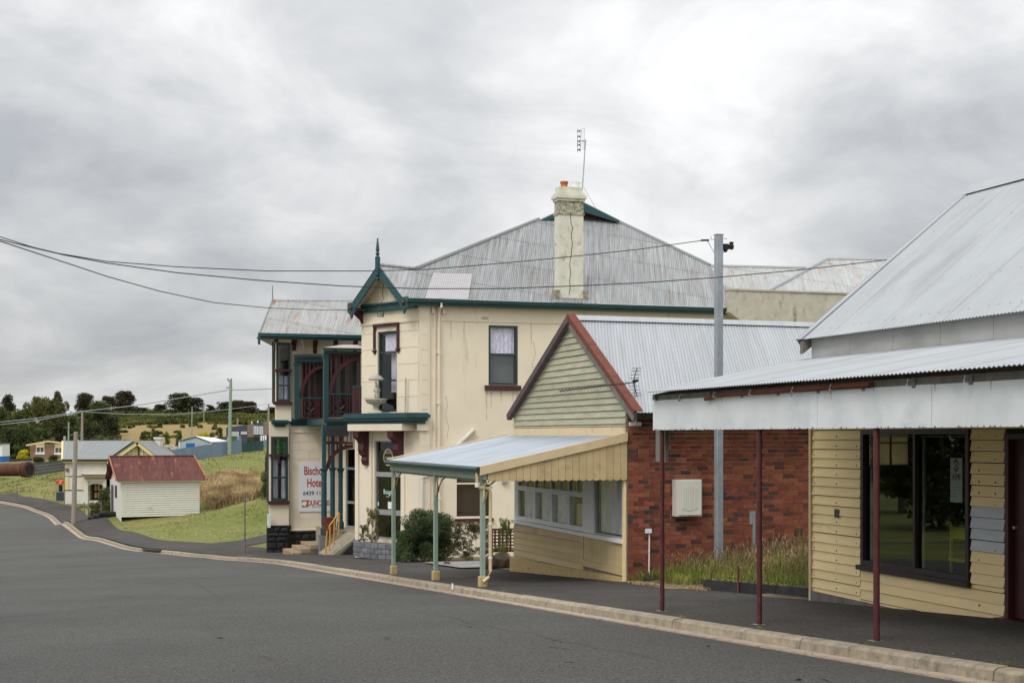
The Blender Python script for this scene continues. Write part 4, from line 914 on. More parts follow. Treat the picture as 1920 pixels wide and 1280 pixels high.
def build_hotel():
    H = thing('hotel', (14, 60, P(60)), 'two storey cream hotel with teal trim, corner gable and iron roof', 'hotel')
    zt = 5.06; zb = -5.5
    # ---- side wall
    c0 = FH.px(785, 600)[0]; c1 = FH.px(1386, 600)[0]
    o1 = (*sorted((FH.px(916, 0)[0], FH.px(971, 0)[0])), FH.px(940, 722)[1], FH.px(940, 610)[1])
    o2 = (*sorted((FH.px(853, 0)[0], FH.px(922, 0)[0])), FH.px(880, 971)[1], FH.px(880, 884)[1])
    wall(H, FH, c0, c1, zb, zt, [o1, o2], CREAM, 'side_wall', .2)
    for o in (o1, o2): room(H, FH, *o, .21, 1.6)
    w = sash(H, FH, *o1, DGREEN, bars=[FH.px(940, 664)[1]], w=.085, n=-.10, d=.08)
    zm = FH.px(940, 664)[1]
    curtain_mesh(FH, o1[0]+.1, o1[1]-.1, zm, o1[3]-.05, -.17, 6, .02).build('curtain', LACE, H)
    MB(FH).box(o1[0]+.1, o1[1]-.1, -.26, -.25, o1[2]+.1, zm).build('blind', mat('grey_blind', (.13, .13, .135), .8, .1, 2), H)
    MB(FH).box(o1[0]-.16, o1[1]+.10, 0, .12, o1[2]-.20, o1[2]-.01).build('window_sill', MAROON, H)
    w = sash(H, FH, *o2, CREAM2, bars=[FH.px(880, 906)[1]], w=.07, n=-.10, d=.09)
    for k in range(24):
        zz = o2[2]+.1+(o2[3]-o2[2]-.2)*k/24; MB(FH).box(o2[0]+.08, o2[1]-.08, -.2, -.17, zz, zz+.055).build('blind_slat', BLIND, w)
    MB(FH).box(o2[0]-.02, o2[1]+.05, 0, .10, o2[2]-.12, o2[2]-.01).build('window_sill', MAROON, H)
    # string course, pilasters, frieze panels
    zs = FH.px(900, 602)[1]
    MB(FH).box(FH.px(826, 0)[0], c1, .0, .03, zs-.03, zs+.03).build('string_course', CREAM2, H)
    MB(FH).box(c0+.01, FH.px(805, 0)[0], .0, .07, zb, zt-.01).build('pilaster', CREAM, H)
    MB(FH).box(FH.px(812, 0)[0], FH.px(816, 0)[0], .0, .05, zb, zt-.3).build('pilaster', CREAM, H)
    MB(FH).box(FH.px(808, 0)[0], c1, .0, .05, zt-.12, zt-.0).build('cornice', CREAM2, H)
    for x in (811, 831): a = FH.px(x, 0)[0]; MB(FH).box(a-.05, a+.05, .03, .12, zt-.45, zt-.12).build('eaves_bracket', CREAM2, H)
    a0, z1 = FH.px(903, 594); a1, z0 = FH.px(916, 599); m = MB(FH)
    for k in range(6): m.box(a0+(a1-a0)*k/6+.005, a0+(a1-a0)*(k+1)/6-.015, 0, .01, z0, z1)
    m.build('wall_vent', JOINT, H)
    m = MB(FH).tube([(FH.px(822, 0)[0], .10, zt-.05), (FH.px(822, 0)[0], .10, zb+.2)], .045, 8); dp = m.build('downpipe', CREAM2, H, smooth=True)
    m = MB(FH)
    for zz in (zt-.25, 3.1, 1.2, -.6, -2.4): m.box(FH.px(822, 0)[0]-.07, FH.px(822, 0)[0]+.07, 0, .15, zz, zz+.04)
    m.build('pipe_clip', CREAM2, dp)
    pp = [FH.px(*q) for q in ((886, 806), (857, 834))]; m = MB(FH).tube([(pp[0][0], .0, pp[0][1]), (pp[0][0], .12, pp[0][1]), (pp[1][0], .12, pp[1][1]), (pp[1][0]-.3, .12, pp[1][1]-.6)], .085, 9); m.build('waste_pipe', WHITEB, H, smooth=True)
    a, z = FH.px(800, 885); m = MB(FH).tube([(a+.25, .1, z+.25), (a, .12, z-.1), (FH.px(789, 0)[0], .14, z-.25), (FH.px(788, 0)[0], .14, -4.4)], .075, 9); m.build('waste_pipe', WHITEB, H, smooth=True)
    # rear bits
    m = MB(); m.box(c0+3, 27.6, 67, 67.3, zb, zt); m.box(c1-.2, c1, S0+.23, 66.9, zb, zt); m.build('rear_wall', CREAM, H)
    # ---- pavilion
    uw = (FA.px(745, 700)[0], FA.px(709, 700)[0], FA.px(727, 772)[1], FA.px(727, 621)[1])
    lw = (FA.px(757, 900)[0], FA.px(702, 900)[0], FA.px(720, 1010)[1], FA.px(720, 826)[1])
    aw = FA.px(678, 700)[0]; al = FA.px(666, 900)[0]; zf = .62
    wall(H, FA, 0, aw, zf, zt, [uw], CREAM, 'pavilion_wall', .2); room(H, FA, *uw, .21, 1.5)
    wall(H, FA, 0, al, zb, zf-.02, [lw], CREAM, 'pavilion_wall', .2); room(H, FA, *lw, .21, 1.8)
    # ashlar joints: shallow raised blocks
    blk = mat('cream_ashlar', (.785, .695, .56), .85, .05, .9, .15, 25, rnd=.03)
    zz = zf+.25; ri = 0
    while zz < FA.px(700, 606)[1]-.1:
        h = .62
        for a0, a1 in ((.02, uw[0]-.03), (uw[1]+.03, aw-.02)) if zz < uw[3]+.1 and zz+h > uw[2] else ((.02, aw-.02),):
            if a1-a0 > .1: MB(FA).box(a0, a1, 0, .018, zz+.012, min(zz+h, FA.px(700, 606)[1]-.05)-.012).build('ashlar_block', blk, H)
        zz += h
    zband = FA.px(700, 608)[1]
    MB(FA).box(-.03, aw+.03, 0, .06, zband-.03, zband+.05).build('string_course', CREAM2, H)
    zz = FH.px(790, 870)[1]
    for k in range(5): MB(FH).box(c0+.10, FH.px(803, 0)[0]-.05, .07, .085, -4.0+k*.75, -4.0+k*.75+.72).build('ashlar_block', blk, H)
    for k in range(7): MB(FH).box(c0+.10, FH.px(803, 0)[0]-.05, .07, .085, 1.0+k*.56, 1.0+k*.56+.54).build('ashlar_block', blk, H)
    # other sides of the pavilion, going back
    D = FA.p(aw, 0, 0); m = MB(); m.poly([(D[0], D[1], zf), (14.6, 57.6, zf), (14.6, 57.6, zt), (D[0], D[1], zt)]); D2 = FA.p(al, 0, 0); m.poly([(D2[0], D2[1], zb), (14.6, 57.8, zb), (14.6, 57.8, zf), (D2[0], D2[1], zf)])
    m.build('pavilion_return_wall', CREAM, H)
    # windows of the pavilion
    w = sash(H, FA, *uw, DGREEN, bars=[FA.px(727, 660)[1], FA.px(727, 713)[1]], w=.09, n=-.11, d=.08)
    curtain_mesh(FA, uw[0]+.1, uw[1]-.25, FA.px(727, 662)[1], uw[3]-.1, -.17, 4, .02).build('curtain', LACE, H)
    curtain_mesh(FA, uw[0]+.12, uw[1]-.45, FA.px(727, 735)[1], FA.px(727, 662)[1], -.3, 4, .03).build('curtain', SHEER, H)
    m = MB(FA); hx0, hx1 = FA.px(750, 0)[0], FA.px(703, 0)[0]; hz = FA.px(727, 612)[1]
    m.box(hx0, hx1, 0, .12, hz, hz+.12).box(hx0, hx0+.10, 0, .10, FA.px(748, 655)[1], hz).box(hx1-.10, hx1, 0, .10, FA.px(706, 655)[1], hz)
    for a in (hx0+.05, hx1-.05): m.add([(a-.12, .0, FA.px(727, 655)[1]), (a+.12, .0, FA.px(727, 655)[1]), (a+.12, .12, FA.px(727, 655)[1]), (a-.12, .12, FA.px(727, 655)[1]), (a, .06, FA.px(727, 664)[1])], [(0, 1, 2, 3), (0, 1, 4), (1, 2, 4), (2, 3, 4), (3, 0, 4)])
    m.build('hood_mould', MAROON, H)
    MB(FA).box(hx0+.10, uw[0], 0, .03, uw[2], hz).box(uw[1], hx1-.10, 0, .03, uw[2], hz).box(hx0+.1, hx1-.1, 0, .03, uw[3], hz).build('window_margin', CREAM2, H)
    # entrance glazing
    tz = [FA.px(720, y)[1] for y in (889, 960)]
    d = MB(FA); a0, a1, z0, z1 = lw; wv = .09
    d.box(a0, a0+wv, -.12, -.04, z0, z1).box(a1-wv*.7, a1, -.12, -.04, z0, z1).box(a0, a1, -.118, -.042, tz[0]-.09, tz[0]+.09).box(a0, a1, -.118, -.042, tz[1]-.1, tz[1]+.1).box(a0, a1, -.118, -.042, z1-.04, z1).box(a0, a1, -.118, -.042, z0, z0+.07)
    d = d.build('glazed_door', ALU, H)
    for q0, q1 in ((z0+.07, tz[1]-.1), (tz[1]+.1, tz[0]-.09), (tz[0]+.09, z1-.04)): MB(FA).box(a0+wv, a1-wv*.7, -.08, -.074, q0, q1).build('pane', GLASS, d)
    for a in (.35, .65, .85): MB(FA).box(a0+(a1-a0)*a, a0+(a1-a0)*a+.03, -.5, -.47, z0+.1, tz[0]).build('door_strip', BLIND, d)
    MB(FA).box(a0, a1, -.04, .05, zb+.6, z0).build('door_plinth', CREAM2, H)
    # decals on the glass: a ringed emblem, a script sign, notices
    ac, zc = FA.px(725, 857); rr = .29; m = MB(FA)
    for k in range(28):
        q0, q1 = 2*pi*k/28, 2*pi*(k+1)/28
        for r0_, r1_ in ((rr, rr-.035), (rr-.055, rr-.065)):
            m.poly([(ac+r0_*cos(q0), -.070, zc+r0_*1.15*sin(q0)), (ac+r0_*cos(q1), -.070, zc+r0_*1.15*sin(q1)), (ac+r1_*cos(q1), -.070, zc+r1_*1.15*sin(q1)), (ac+r1_*cos(q0), -.070, zc+r1_*1.15*sin(q0))])
    em = m.build('ring_emblem', GOLDP, d)
    for tx, dz, hh in (('BISTRO', .17, .10), ('& Snacks', -.0, .085), ('BAR', -.17, .08)): text_obj(d, FA, ac, -.069, zc+dz, tx, hh, GOLDP, sx=.8)
    ac, zc = FA.px(724, 922); text_obj(d, FA, ac, -.069, zc, 'Boags', .18, ICE, sx=.85, bold=.004); text_obj(d, FA, ac-.02, -.069, zc-.17, 'Draught', .06, GOLDP, sx=.8)
    for x, y, w_, h_, mt in ((728, 947, .22, .27, PAPER), (737.5, 948, .12, .25, ICE), (706.5, 944, .07, .14, ICE), (737, 936, .1, .17, mat('notice_green', (.05, .32, .12), .7))):
        ac, zc = FA.px(x, y); MB(FA).box(ac-w_/2, ac+w_/2, -.0735, -.071, zc-h_/2, zc+h_/2).build('notice', mt, d)
    # ---- balcony slab over the entrance: teal rounded moulding on a cream lintel
    def slab(F, a0, a1, n1, z0, z1, nm='balcony_slab'):
        m = MB(F); h = z1-z0
        for f0, f1, o in ((0, .30, -.16), (.30, .55, -.04), (.55, .85, .03), (.85, 1., -.03)): m.box(a0-o, a1+o, .0, n1+o, z0+h*f0, z0+h*f1-.001)
        return m.build(nm, TEAL, H)
    sA0, sA1 = -.25, FA.px(640, 782, .8)[0]; zs0, zs1 = .46, .87
    slab(FA, sA0+.02, sA1-.05, .78, zs0, zs1)
    MB(FA).box(sA0+.2, sA1-.25, 0, .74, zs1-.05, zs1-.012).build('balcony_floor', MOULD, H)
    m = MB(FH); a_ = FH.px(806, 0, .4)[0]
    for f0, f1, o in ((0, .30, -.12), (.30, .55, -.04), (.55, .85, .03), (.85, 1., -.03)): m.box(c0-.4, a_+o, .0, .34+o, zs0+.004+(zs1-zs0)*f0, zs0+.003+(zs1-zs0)*f1)
    m.build('balcony_slab', TEAL, H)
    MB(FA).box(FA.px(752, 0, .7)[0], FA.px(650, 0, .7)[0], 0, .66, .20, zs0-.002).build('lintel', CREAM2, H)
    MB(FH).box(c0-.1, FH.px(801, 0)[0], .072, .16, .20, zs0-.002).build('lintel', CREAM2, H)
    def bracket(ac, top, h, w_=.34):
        pr = [(0, top), (.62, top), (.60, top-.18*h), (.42, top-.27*h), (.34, top-.36*h), (.36, top-.52*h), (.30, top-.66*h), (.16, top-.74*h), (.20, top-.84*h), (.14, top-.97*h), (.0, top-h)]
        m = MB(FA); vs_ = [(ac+q, n, z) for q in (-w_/2, w_/2) for n, z in pr]; N = len(pr)
        m.add(vs_, [tuple(range(N)), tuple(range(N, 2*N))]+[(i, (i+1) % N, N+(i+1) % N, N+i) for i in range(N)]); return m.build('scroll_bracket', MAROON, H)
    bracket(FA.px(678, 850, .3)[0], .19, 1.35); bracket(FA.px(743, 850, .3)[0], .19, 1.35)
    for x in (671, 696, 757):
        a = FA.px(x, 900)[0]; MB(FA).box(a-.10, a+.10, 0, .07, zb+.9, .18).build('pilaster', CREAM2, H)
    # ---- gable over the splayed face
    gz0 = 5.10; ax = FA.px(708, 500, .6)[0]; tip0 = FA.px(761, 588, .6); tip1 = FA.px(655, 595, .6); top = FA.px(708, 497, .6)
    m = MB(FA).poly([(.12, .02, zt-.02), (aw+.15, .02, zt-.02), (ax, .02, top[1]-.15)]); m.build('gable_panel', CREAM, H)
    for k in range(7):
        a = .35+k*.5
        hgt = (top[1]-.25-zt)*(1-abs(a-ax)/(aw/2+.15))
        if hgt > .1: MB(FA).box(a-.02, a+.02, .02, .05, zt, zt+hgt).build('batten', CREAM2, H)
    def bargeF(p, q, w_, n0, n1, nm, mt):
        d = Vector((q[0]-p[0], q[1]-p[1])).normalized(); nn = Vector((-d.y, d.x)); nn = nn if nn.y > 0 else -nn
        a, b = Vector(p), Vector(q); c, e_ = b-nn*w_, a-nn*w_
        m = MB(FA); m.add([(v.x, n, v.y) for n in (n0, n1) for v in (a, b, c, e_)], [(0, 1, 2, 3), (4, 5, 6, 7), (0, 1, 5, 4), (1, 2, 6, 5), (2, 3, 7, 6), (3, 0, 4, 7)]); return m.build(nm, mt, H)
    t0_, t1_, tp = (tip0[0], 5.02), (tip1[0], 5.02), (ax, top[1]+.02)
    bargeF(t0_, tp, .30, .54, .60, 'barge_board', TEAL); bargeF(t1_, tp, .30, .54, .601, 'barge_board', TEAL)
    for t_ in (t0_, t1_):                      # pointed ends with a maroon boss
        c = t_[0]+(.12 if t_ is t0_ else -.12); m = MB(FA).add([(c+x, n, 4.98+z) for n in (.545, .61) for x, z in ((-.22, .22), (.22, .22), (.24, -.15), (.10, -.24), (0, -.42), (-.10, -.24), (-.24, -.15))], [tuple(range(7)), tuple(range(7, 14))]+[(i, (i+1) % 7, 7+(i+1) % 7, 7+i) for i in range(7)])
        m.build('barge_end', TEAL, H); MB(FA).lathe((c, .62, 4.98), [(0, -.09), (.06, -.08), (.09, 0), (.06, .08), (0, .09)], 10).build('boss', MAROON, H)
    bz = FA.px(715, 583)[1]; MB(FA).box(.05, aw+.1, .02, .14, bz-.02, bz+.26).build('gable_beam', TEAL, H)
    MB(FA).box(.0, aw+.2, .02, .22, bz+.22, bz+.29).build('gable_beam_cap', TEAL, H)
    for a in (aw-.05,): MB(FA).add([(a+q, n, z) for q in (-.06, .06) for n, z in ((.02, 5.0), (.5, 5.0), (.42, 4.78), (.1, 4.55), (.02, 4.4))], [tuple(range(5)), tuple(range(5, 10))]+[(i, (i+1) % 5, 5+(i+1) % 5, 5+i) for i in range(5)]).build('eaves_bracket', MAROON, H)
    # soffit boards, finial
    MB(FA).add([(tip0[0]+.1, .0, 5.0), (ax, .0, tp[1]-.05), (tip1[0]-.1, .0, 5.0), (tip0[0]+.1, .56, 5.0), (ax, .56, tp[1]-.05), (tip1[0]-.1, .56, 5.0)], [(0, 1, 4, 3), (1, 2, 5, 4)]).build('soffit', CREAM2, H)
    fz = top[1]
    MB(FA).lathe((ax, .60, 0), [(0, fz-.62), (.05, fz-.58), (.08, fz-.52), (.04, fz-.46), (.07, fz-.42), (.10, fz-.38), (.10, fz+.28), (.12, fz+.29), (.04, fz+.36), (.08, fz+.41), (.08, fz+.46), (.03, fz+.50), (.07, fz+.54), (.075, fz+.60), (.025, fz+.98), (.04, fz+1.0), (0, fz+1.04)], 8).build('finial', TEAL, H)
    # gable roof slopes
    sA = Vector(FA.p(t0_[0], .62, 5.03)); sB = Vector(FA.p(ax, .62, fz)); rb = Vector(FA.p(ax, -2.4, fz)); eb = Vector(FA.p(t0_[0]-.0, -1.35, 5.03))
    corrugated(H, [tuple(sA), tuple(sB), tuple(rb), tuple(eb)], tuple(sA-sB), HROOF, row=99)
    sA2 = Vector(FA.p(t1_[0], .62, 5.03)); eb2 = Vector(FA.p(t1_[0], -2.4, 5.03)); m = MB().poly([tuple(sA2), tuple(sB), tuple(rb), tuple(eb2)]); m.build('gable_far_slope', HROOF, H)
    MB().tube([tuple(sB+Vector((0, 0, .02))), tuple(rb+Vector((0, 0, .02)))], .07, 6).build('ridge_roll', HROOF, H)
    # ---- main roof
    rs, rz, rm = S0-.35, 5.14, .62
    R = lambda x, y: roof_s(x, y, rs, rz, rm)
    e0 = (R(768, 568)[0], rs, rz); e1 = (R(1386, 574)[0], rs, rz)
    p1, p2, p3, p4 = R(781, 504), R(1010, 412), R(1155, 414), R(1331, 498)
    face = [e0, p1, p2, p3, p4, (p4[0], p4[1], p4[2])]; face = [e0, p1, p2, p3, p4, e1]
    # cut the face into convex pieces, laid in courses of sheets
    dn = (-.3697, -.9315, -rm*.9315)
    pmat = lambda g, r: HROOF
    corrugated(H, [e0, p1, p2, p3, p4, e1], dn, HROOF, row=2.45, waves=10, amp=.017)
    a, b = R(806, 514), R(883, 569); up = .03
    pc = [R(812, 513), R(886, 515), R(878, 563), R(797, 561)]
    corrugated(H, [(q[0], q[1]-.0, q[2]+.035) for q in pc], dn, PATCHZ, name='patch_sheet', waves=12)
    for p, q in ((p1, p2), (p3, p4)): MB().tube([(p[0], p[1], p[2]+.02), (q[0], q[1], q[2]+.02)], .085, 6).build('hip_roll', SLATE, H)
    # left return of the roof and a rear slope to close it
    m = MB(); back = (p2[0]+2.0, p2[1]+8, p2[2]); m.poly([p1, p2, (p2[0], p2[1]+9, p2[2]), (p1[0], p1[1]+9, p1[2])]); m.poly([p2, p3, (p3[0], p3[1]+9, p3[2]), (p2[0], p2[1]+9, p2[2])])
    m.build('rear_roof', HROOF, H)
    # gablet with teal barges and maroon panel
    gp = at_s((1083), 380, p2[1]+.25); 
    m = MB().poly([(p2[0]+.1, p2[1]+.2, p2[2]-.1), (p3[0]-.1, p2[1]+.2, p2[2]-.1), (gp[0], p2[1]+.2, gp[2]-.15)]); m.build('gablet_panel', MAROON, H)
    for q in (p2, p3):
        d = Vector((gp[0]-q[0], 0, gp[2]+.05-q[2])).normalized(); nn = Vector((-d.z, 0, d.x)); nn = nn if nn.z > 0 else -nn
        a, b = Vector((q[0], p2[1]-.15, q[2]-.05)), Vector((gp[0], p2[1]-.15, gp[2]))
        MB().prism([tuple(a), tuple(b), tuple(b-nn*.42), tuple(a-nn*.10)], (0, .06, 0)).build('gablet_barge', TEAL, H)
        MB().prism([tuple(a+nn*.03), tuple(b+nn*.03), tuple(b+nn*.03+Vector((0, 4, 0))), tuple(a+nn*.03+Vector((0, 4, 0)))], tuple(nn*-.03)).build('gablet_roof', GALV, H)
    # gutter and soffit
    g0 = FH.px(763, 0, .45)[0]; g1 = FH.px(1368, 0, .45)[0]
    MB().prism([(g0, S0-.33, 5.12), (g0, S0-.52, 5.12), (g0, S0-.50, 5.02), (g0, S0-.40, 4.97), (g0, S0-.33, 4.97)], (g1-g0, 0, 0)).build('gutter', TEAL, H)
    MB().box(g0+.1, g1-.02, S0-.33, S0-.29, 4.86, 5.09).build('eaves_fascia', TEAL, H)
    MB().box(g0+.1, c1, S0-.30, S0+.01, 5.07, 5.10).build('soffit', CREAM2, H)
    a = FH.px(822, 0)[0]; MB(FH).tube([(a, .45, 4.98), (a, .45, 4.85), (a, .12, 4.70), (a, .10, 4.6)], .05, 8).build('gutter_outlet', CREAM2, dp)
    # ---- lower ranges of roof to the right
    q = lambda x, y: roof_s(x, y, S0+.6, 4.5, .55)
    pl = [q(1331, 499), q(1512, 503), q(1600, 560), q(1345, 575)]
    corrugated(H, [(v[0], v[1], v[2]) for v in pl], (-.3697, -.9315, -.55*.9315), HROOF2, row=2.6)
    MB().tube([pl[0], pl[1]], .09, 6).build('ridge_roll', GALV, H)
    q = lambda x, y: roof_s(x, y, S0-.2, 4.6, .55)
    pl = [q(1550, 486), q(1700, 488), q(1700, 548), q(1436, 548)]
    corrugated(H, pl, (-.3697, -.9315, -.55*.9315), HROOF2, row=2.6)
    MB().tube([pl[0], pl[1]], .08, 6).build('ridge_roll', GALV, H); MB().tube([pl[0], pl[3]], .09, 6).build('hip_roll', GALV, H)
    # stained parapet wall
    FP = FS(S0-.75); a0 = FP.px(1368, 0)[0]; a1 = FP.px(1625, 0)[0]; z1 = FP.px(1400, 545)[1]; z2 = FP.px(1368, 585)[1]; z3 = FP.px(1390, 600)[1]; a2 = FP.px(1388, 0)[0]
    m = MB(FP); ring = [(a0, z1), (a0, z2), (a2, z3), (a2, z3-1.5), (a1, z3-1.5), (a1, z1-.02)]
    m.add([(v[0], n, v[1]) for n in (-.4, 0) for v in ring], [tuple(range(6)), tuple(range(6, 12))]+[(i, (i+1) % 6, 6+(i+1) % 6, 6+i) for i in range(6)]); m.build('parapet_wall', STUCCO, H)
    MB(FP).box(a0-.03, a1, -.43, .04, z1+.002, z1+.07).build('parapet_coping', STUCCO, H)
    # ---- chimney
    cs = S0+.02; FC = FS(cs); x0, x1 = FC.px(1048.5, 0)[0], FC.px(1094, 0)[0]; zbc = FC.px(1070, 562)[1]; zc = lambda y: FC.px(1070, y)[1]
    C = MB().box(x0, x1, cs, cs+.55, zbc-.3, zc(398)).build('chimney', CHIM, H)
    m = MB().box(x0-.04, x1+.04, cs-.04, cs+.59, zc(402), zc(398)).box(x0+.0, x1, cs-.0, cs+.55, zc(398), zc(377))
    m.build('frieze', mat('eroded_frieze', (.50, .47, .36), .9, .3, 9, 1., 22, dirt=(.05, .045, .04), dirt_amt=.75, dscale=9), C)
    m = MB()
    for e_, y0, y1 in ((.05, 377, 372), (.11, 372, 366), (.05, 366, 361), (-.02, 361, 350)): m.box(x0-e_, x1+e_, cs-e_, cs+.55+e_, zc(y0), zc(y1)-.001)
    m.build('chimney_cap', CHIM, C)
    px_ = FC.px(1062, 0)[0]; MB().lathe((px_, cs+.25, 0), [(0, zc(352)), (.15, zc(352)), (.13, zc(345)), (.16, zc(342)), (.16, zc(339)), (.11, zc(339)), (.11, zc(345)), (0, zc(345))], 14).build('chimney_pot', TERRA, C)
    px_ = FC.px(1083, 0)[0]; MB().lathe((px_, cs+.28, 0), [(0, zc(352)), (.17, zc(352)), (.17, zc(341)), (.18, zc(340)), (.18, zc(339)), (.12, zc(339)), (0, zc(345))], 14).build('chimney_pot', PAPER, C)
    MB().box(x0-.16, x1+.16, cs-.12, cs-.05, zbc-.06, zbc+.05).box(x0-.16, x0-.02, cs-.12, cs+.3, zbc+.0, zbc+.36).box(x1+.02, x1+.16, cs-.12, cs+.3, zbc, zbc+.36).build('flashing', mat('bitumen_flashing', (.30, .25, .19), .8, .4, 8), C)
    pts = [(1069, 402), (1071, 420), (1074, 427), (1071, 440), (1073, 455), (1072, 470), (1070, 484), (1068, 496), (1070, 510), (1068, 525), (1069, 540), (1067, 552)]
    m = MB()
    for (xa, ya), (xb, yb) in zip(pts, pts[1:]):
        a = FC.px(xa, ya, .003); b = FC.px(xb, yb, .003); m.poly([(a[0]-.012, cs-.003, a[1]), (a[0]+.014, cs-.003, a[1]), (b[0]+.014, cs-.003, b[1]), (b[0]-.012, cs-.003, b[1])])
    m.build('crack', DARK, C)
    # ---- left wing: W1 wall, upper loggia, corner bay
    FW = FS(70.0); wa = lambda x: FW.px(x, 0)[0]; wz = lambda y: FW.px(570, y)[1]
    wall(H, FW, wa(541), wa(660), wz(992), .72, [], CREAM, 'wing_wall', .2)
    wall(H, FW, wa(546), wa(556), .72, 4.85, [], CREAM, 'wing_wall', .2)
    FW2 = FS(71.2); wall(H, FW2, FW2.px(548, 0)[0], FW2.px(700, 0)[0], .7, 4.9, [], CREAM, 'wing_wall', .2)
    wall(H, FS(70.15), FS(70.15).px(546, 0)[0], FS(70.15).px(612, 0)[0], 3.75, 4.9, [], CREAM, 'wing_wall', .1)
    blk2 = blk
    zz = wz(988); r_ = 0
    while zz < .25:
        x_ = wa(541)+.03; off = .5 if r_ % 2 else 1.0
        while x_ < wa(652):
            e_ = min(x_+(off if x_ < wa(541)+.1 else 1.0), wa(655)); MB(FW).box(x_+.008, e_-.008, 0, .018, zz+.008, min(zz+.42, .3)-.008).build('ashlar_block', blk2, H); x_ = e_+.0
        zz += .42; r_ += 1
    MB(FW).box(wa(541)-.05, wa(606), 0, .06, .17, .22).build('string_course', CREAM2, H)
    # corner bay
    FB = FS(69.7); ba = lambda x: FB.px(x, 0)[0]; bz_ = lambda y: FB.px(525, y)[1]
    uo = (ba(518), ba(545), bz_(752), bz_(642)); lo_ = (ba(508), ba(540), bz_(938), bz_(818))
    wall(H, FB, ba(516.5), ba(546), .72, 4.85, [uo], CREAM, 'bay_wall', .15); wall(H, FB, ba(505), ba(541.5), bz_(990), .72, [lo_], CREAM, 'bay_wall', .15)
    for x0_, x1_, z0_, z1_ in ((ba(505)+.01, ba(541), bz_(990), .7), (ba(517), ba(546), .75, 4.8)):
        MB().prism([(x0_+.36, 70.75, z0_), (x1_+.36, 70.75, z0_), (x1_+2.3, 75.5, z0_), (x0_+2.3, 75.5, z0_)], (0, 0, z1_-z0_)).build('bay_core', CREAM, H)
        MB().prism([(x0_, 69.86, z0_), (x0_+.06, 69.86, z0_), (x0_+.42, 70.745, z0_), (x0_+.36, 70.745, z0_)], (0, 0, z1_-z0_)).build('bay_side_wall', CREAM, H)
    for o, yb, yt_ in ((uo, bz_(722), bz_(694)), (lo_, bz_(895), bz_(853))):
        room(H, FB, *o, .151, .9)
        w = sash(H, FB, *o, DGREEN, bars=[yb, yt_], w=.10, n=-.08, d=.10)
        MB(FB).box(o[0]-.12, o[1]+.06, 0, .14, yt_-.05, yt_+.05).build('window_transom', MAROON, H)
        MB(FB).box(o[0]-.16, o[1]+.06, 0, .16, o[2]-.18, o[2]-.01).build('window_sill', MAROON, H)
        curtain_mesh(FB, o[0]+.12, o[0]+.36, o[2]+.1, yt_-.25, -.25, 2, .03).build('curtain', SHEER, H); curtain_mesh(FB, o[1]-.30, o[1]-.1, o[2]+.1, yt_-.25, -.25, 2, .03).build('curtain', SHEER, H)
    m = MB(FB); a0, a1 = lo_[0]+.30, lo_[1]-.10
    MB(FB).box(a0, a1, -.13, -.12, bz_(850), bz_(822)).build('green_glass_light', mat('leaf_green_glass', (.05, .26, .03), .3, .05, 3, spec=.6), w)
    for k in (1, 2): m.box(a0+(a1-a0)*k/3-.015, a0+(a1-a0)*k/3+.015, -.12, -.02, bz_(850), bz_(822)).box(a0, a1, -.12, -.021, bz_(822)+(bz_(850)-bz_(822))*k/3-.015, bz_(822)+(bz_(850)-bz_(822))*k/3+.015)
    m.build('glazing_bars', DGREEN, w)
    # teal floor mouldings at first-floor level
    def mould(F, a0, a1, n1, z0, z1, nm='floor_moulding'):
        m = MB(F); h = z1-z0
        for f0, f1, o in ((0, .35, -.14), (.35, .6, -.03), (.6, .9, .03), (.9, 1., -.02)): m.box(a0-o, a1+o, .0, n1+o, z0+h*f0, z0+h*f1-.001)
        return m.build(nm, TEAL, H)
    mould(FB, ba(509), ba(540), .22, .45, .78); mould(FW, wa(541), wa(605), .2, .50, .84)
    # basalt footing built of rough blocks
    def rubble(F, a0, a1, z0, z1, n):
        MB(F).box(a0, a1, -.1, n-.05, z0, z1).build('footing_core', BASALT, H)
        z = z0
        while z < z1-.03:
            h = random.uniform(.2, .34); h = min(h, z1-z); a = a0
            while a < a1-.02:
                w_ = min(random.uniform(.28, .6), a1-a); j = [random.uniform(-.02, .02) for _ in range(4)]; nn = n+random.uniform(-.01, .05)
                g = .012; MB(F).add([(a+g, n-.07, z+g), (a+w_-g, n-.07, z+g), (a+w_-g, n-.07, z+h-g), (a+g, n-.07, z+h-g),
                                     (a+.03, nn+j[0], z+.03), (a+w_-.03, nn+j[1], z+.03), (a+w_-.03, nn+j[2], z+h-.03), (a+.03, nn+j[3], z+h-.03), (a+w_/2, nn+.035, z+h/2)],
                                    [(0, 1, 5, 4), (1, 2, 6, 5), (2, 3, 7, 6), (3, 0, 4, 7), (4, 5, 8), (5, 6, 8), (6, 7, 8), (7, 4, 8)]).build('stone', BASALT, H)
                a += w_
            z += h
    rubble(FS(69.5), FS(69.5).px(500, 0)[0], FS(69.5).px(540, 0)[0], P(69)-.15, bz_(984), .05)
    rubble(FW, wa(538), wa(603), P(69)-.15, wz(994), .10)
    MB(FW).box(wa(538), wa(604), 0, .14, wz(994), wz(991)).build('water_table', CREAM2, H)
    q0 = FS(69.5).px(500, 0)[0]; MB().prism([(q0, 69.52, P(74)-.3), (ba(541), 69.52, P(74)-.3), (ba(541)+2.3, 75.6, P(74)-.3), (q0+2.4, 75.6, P(74)-.3)], (0, 0, bz_(985)-P(74)+.3)).build('footing_core', BASALT, H)
    # wing roof
    m_ = .68; q = lambda x, y: roof_s(x, y, 69.35, 4.98, m_)
    A0, A1, A2, A3 = q(483, 634), q(511, 563), q(690, 564), q(690, 633)
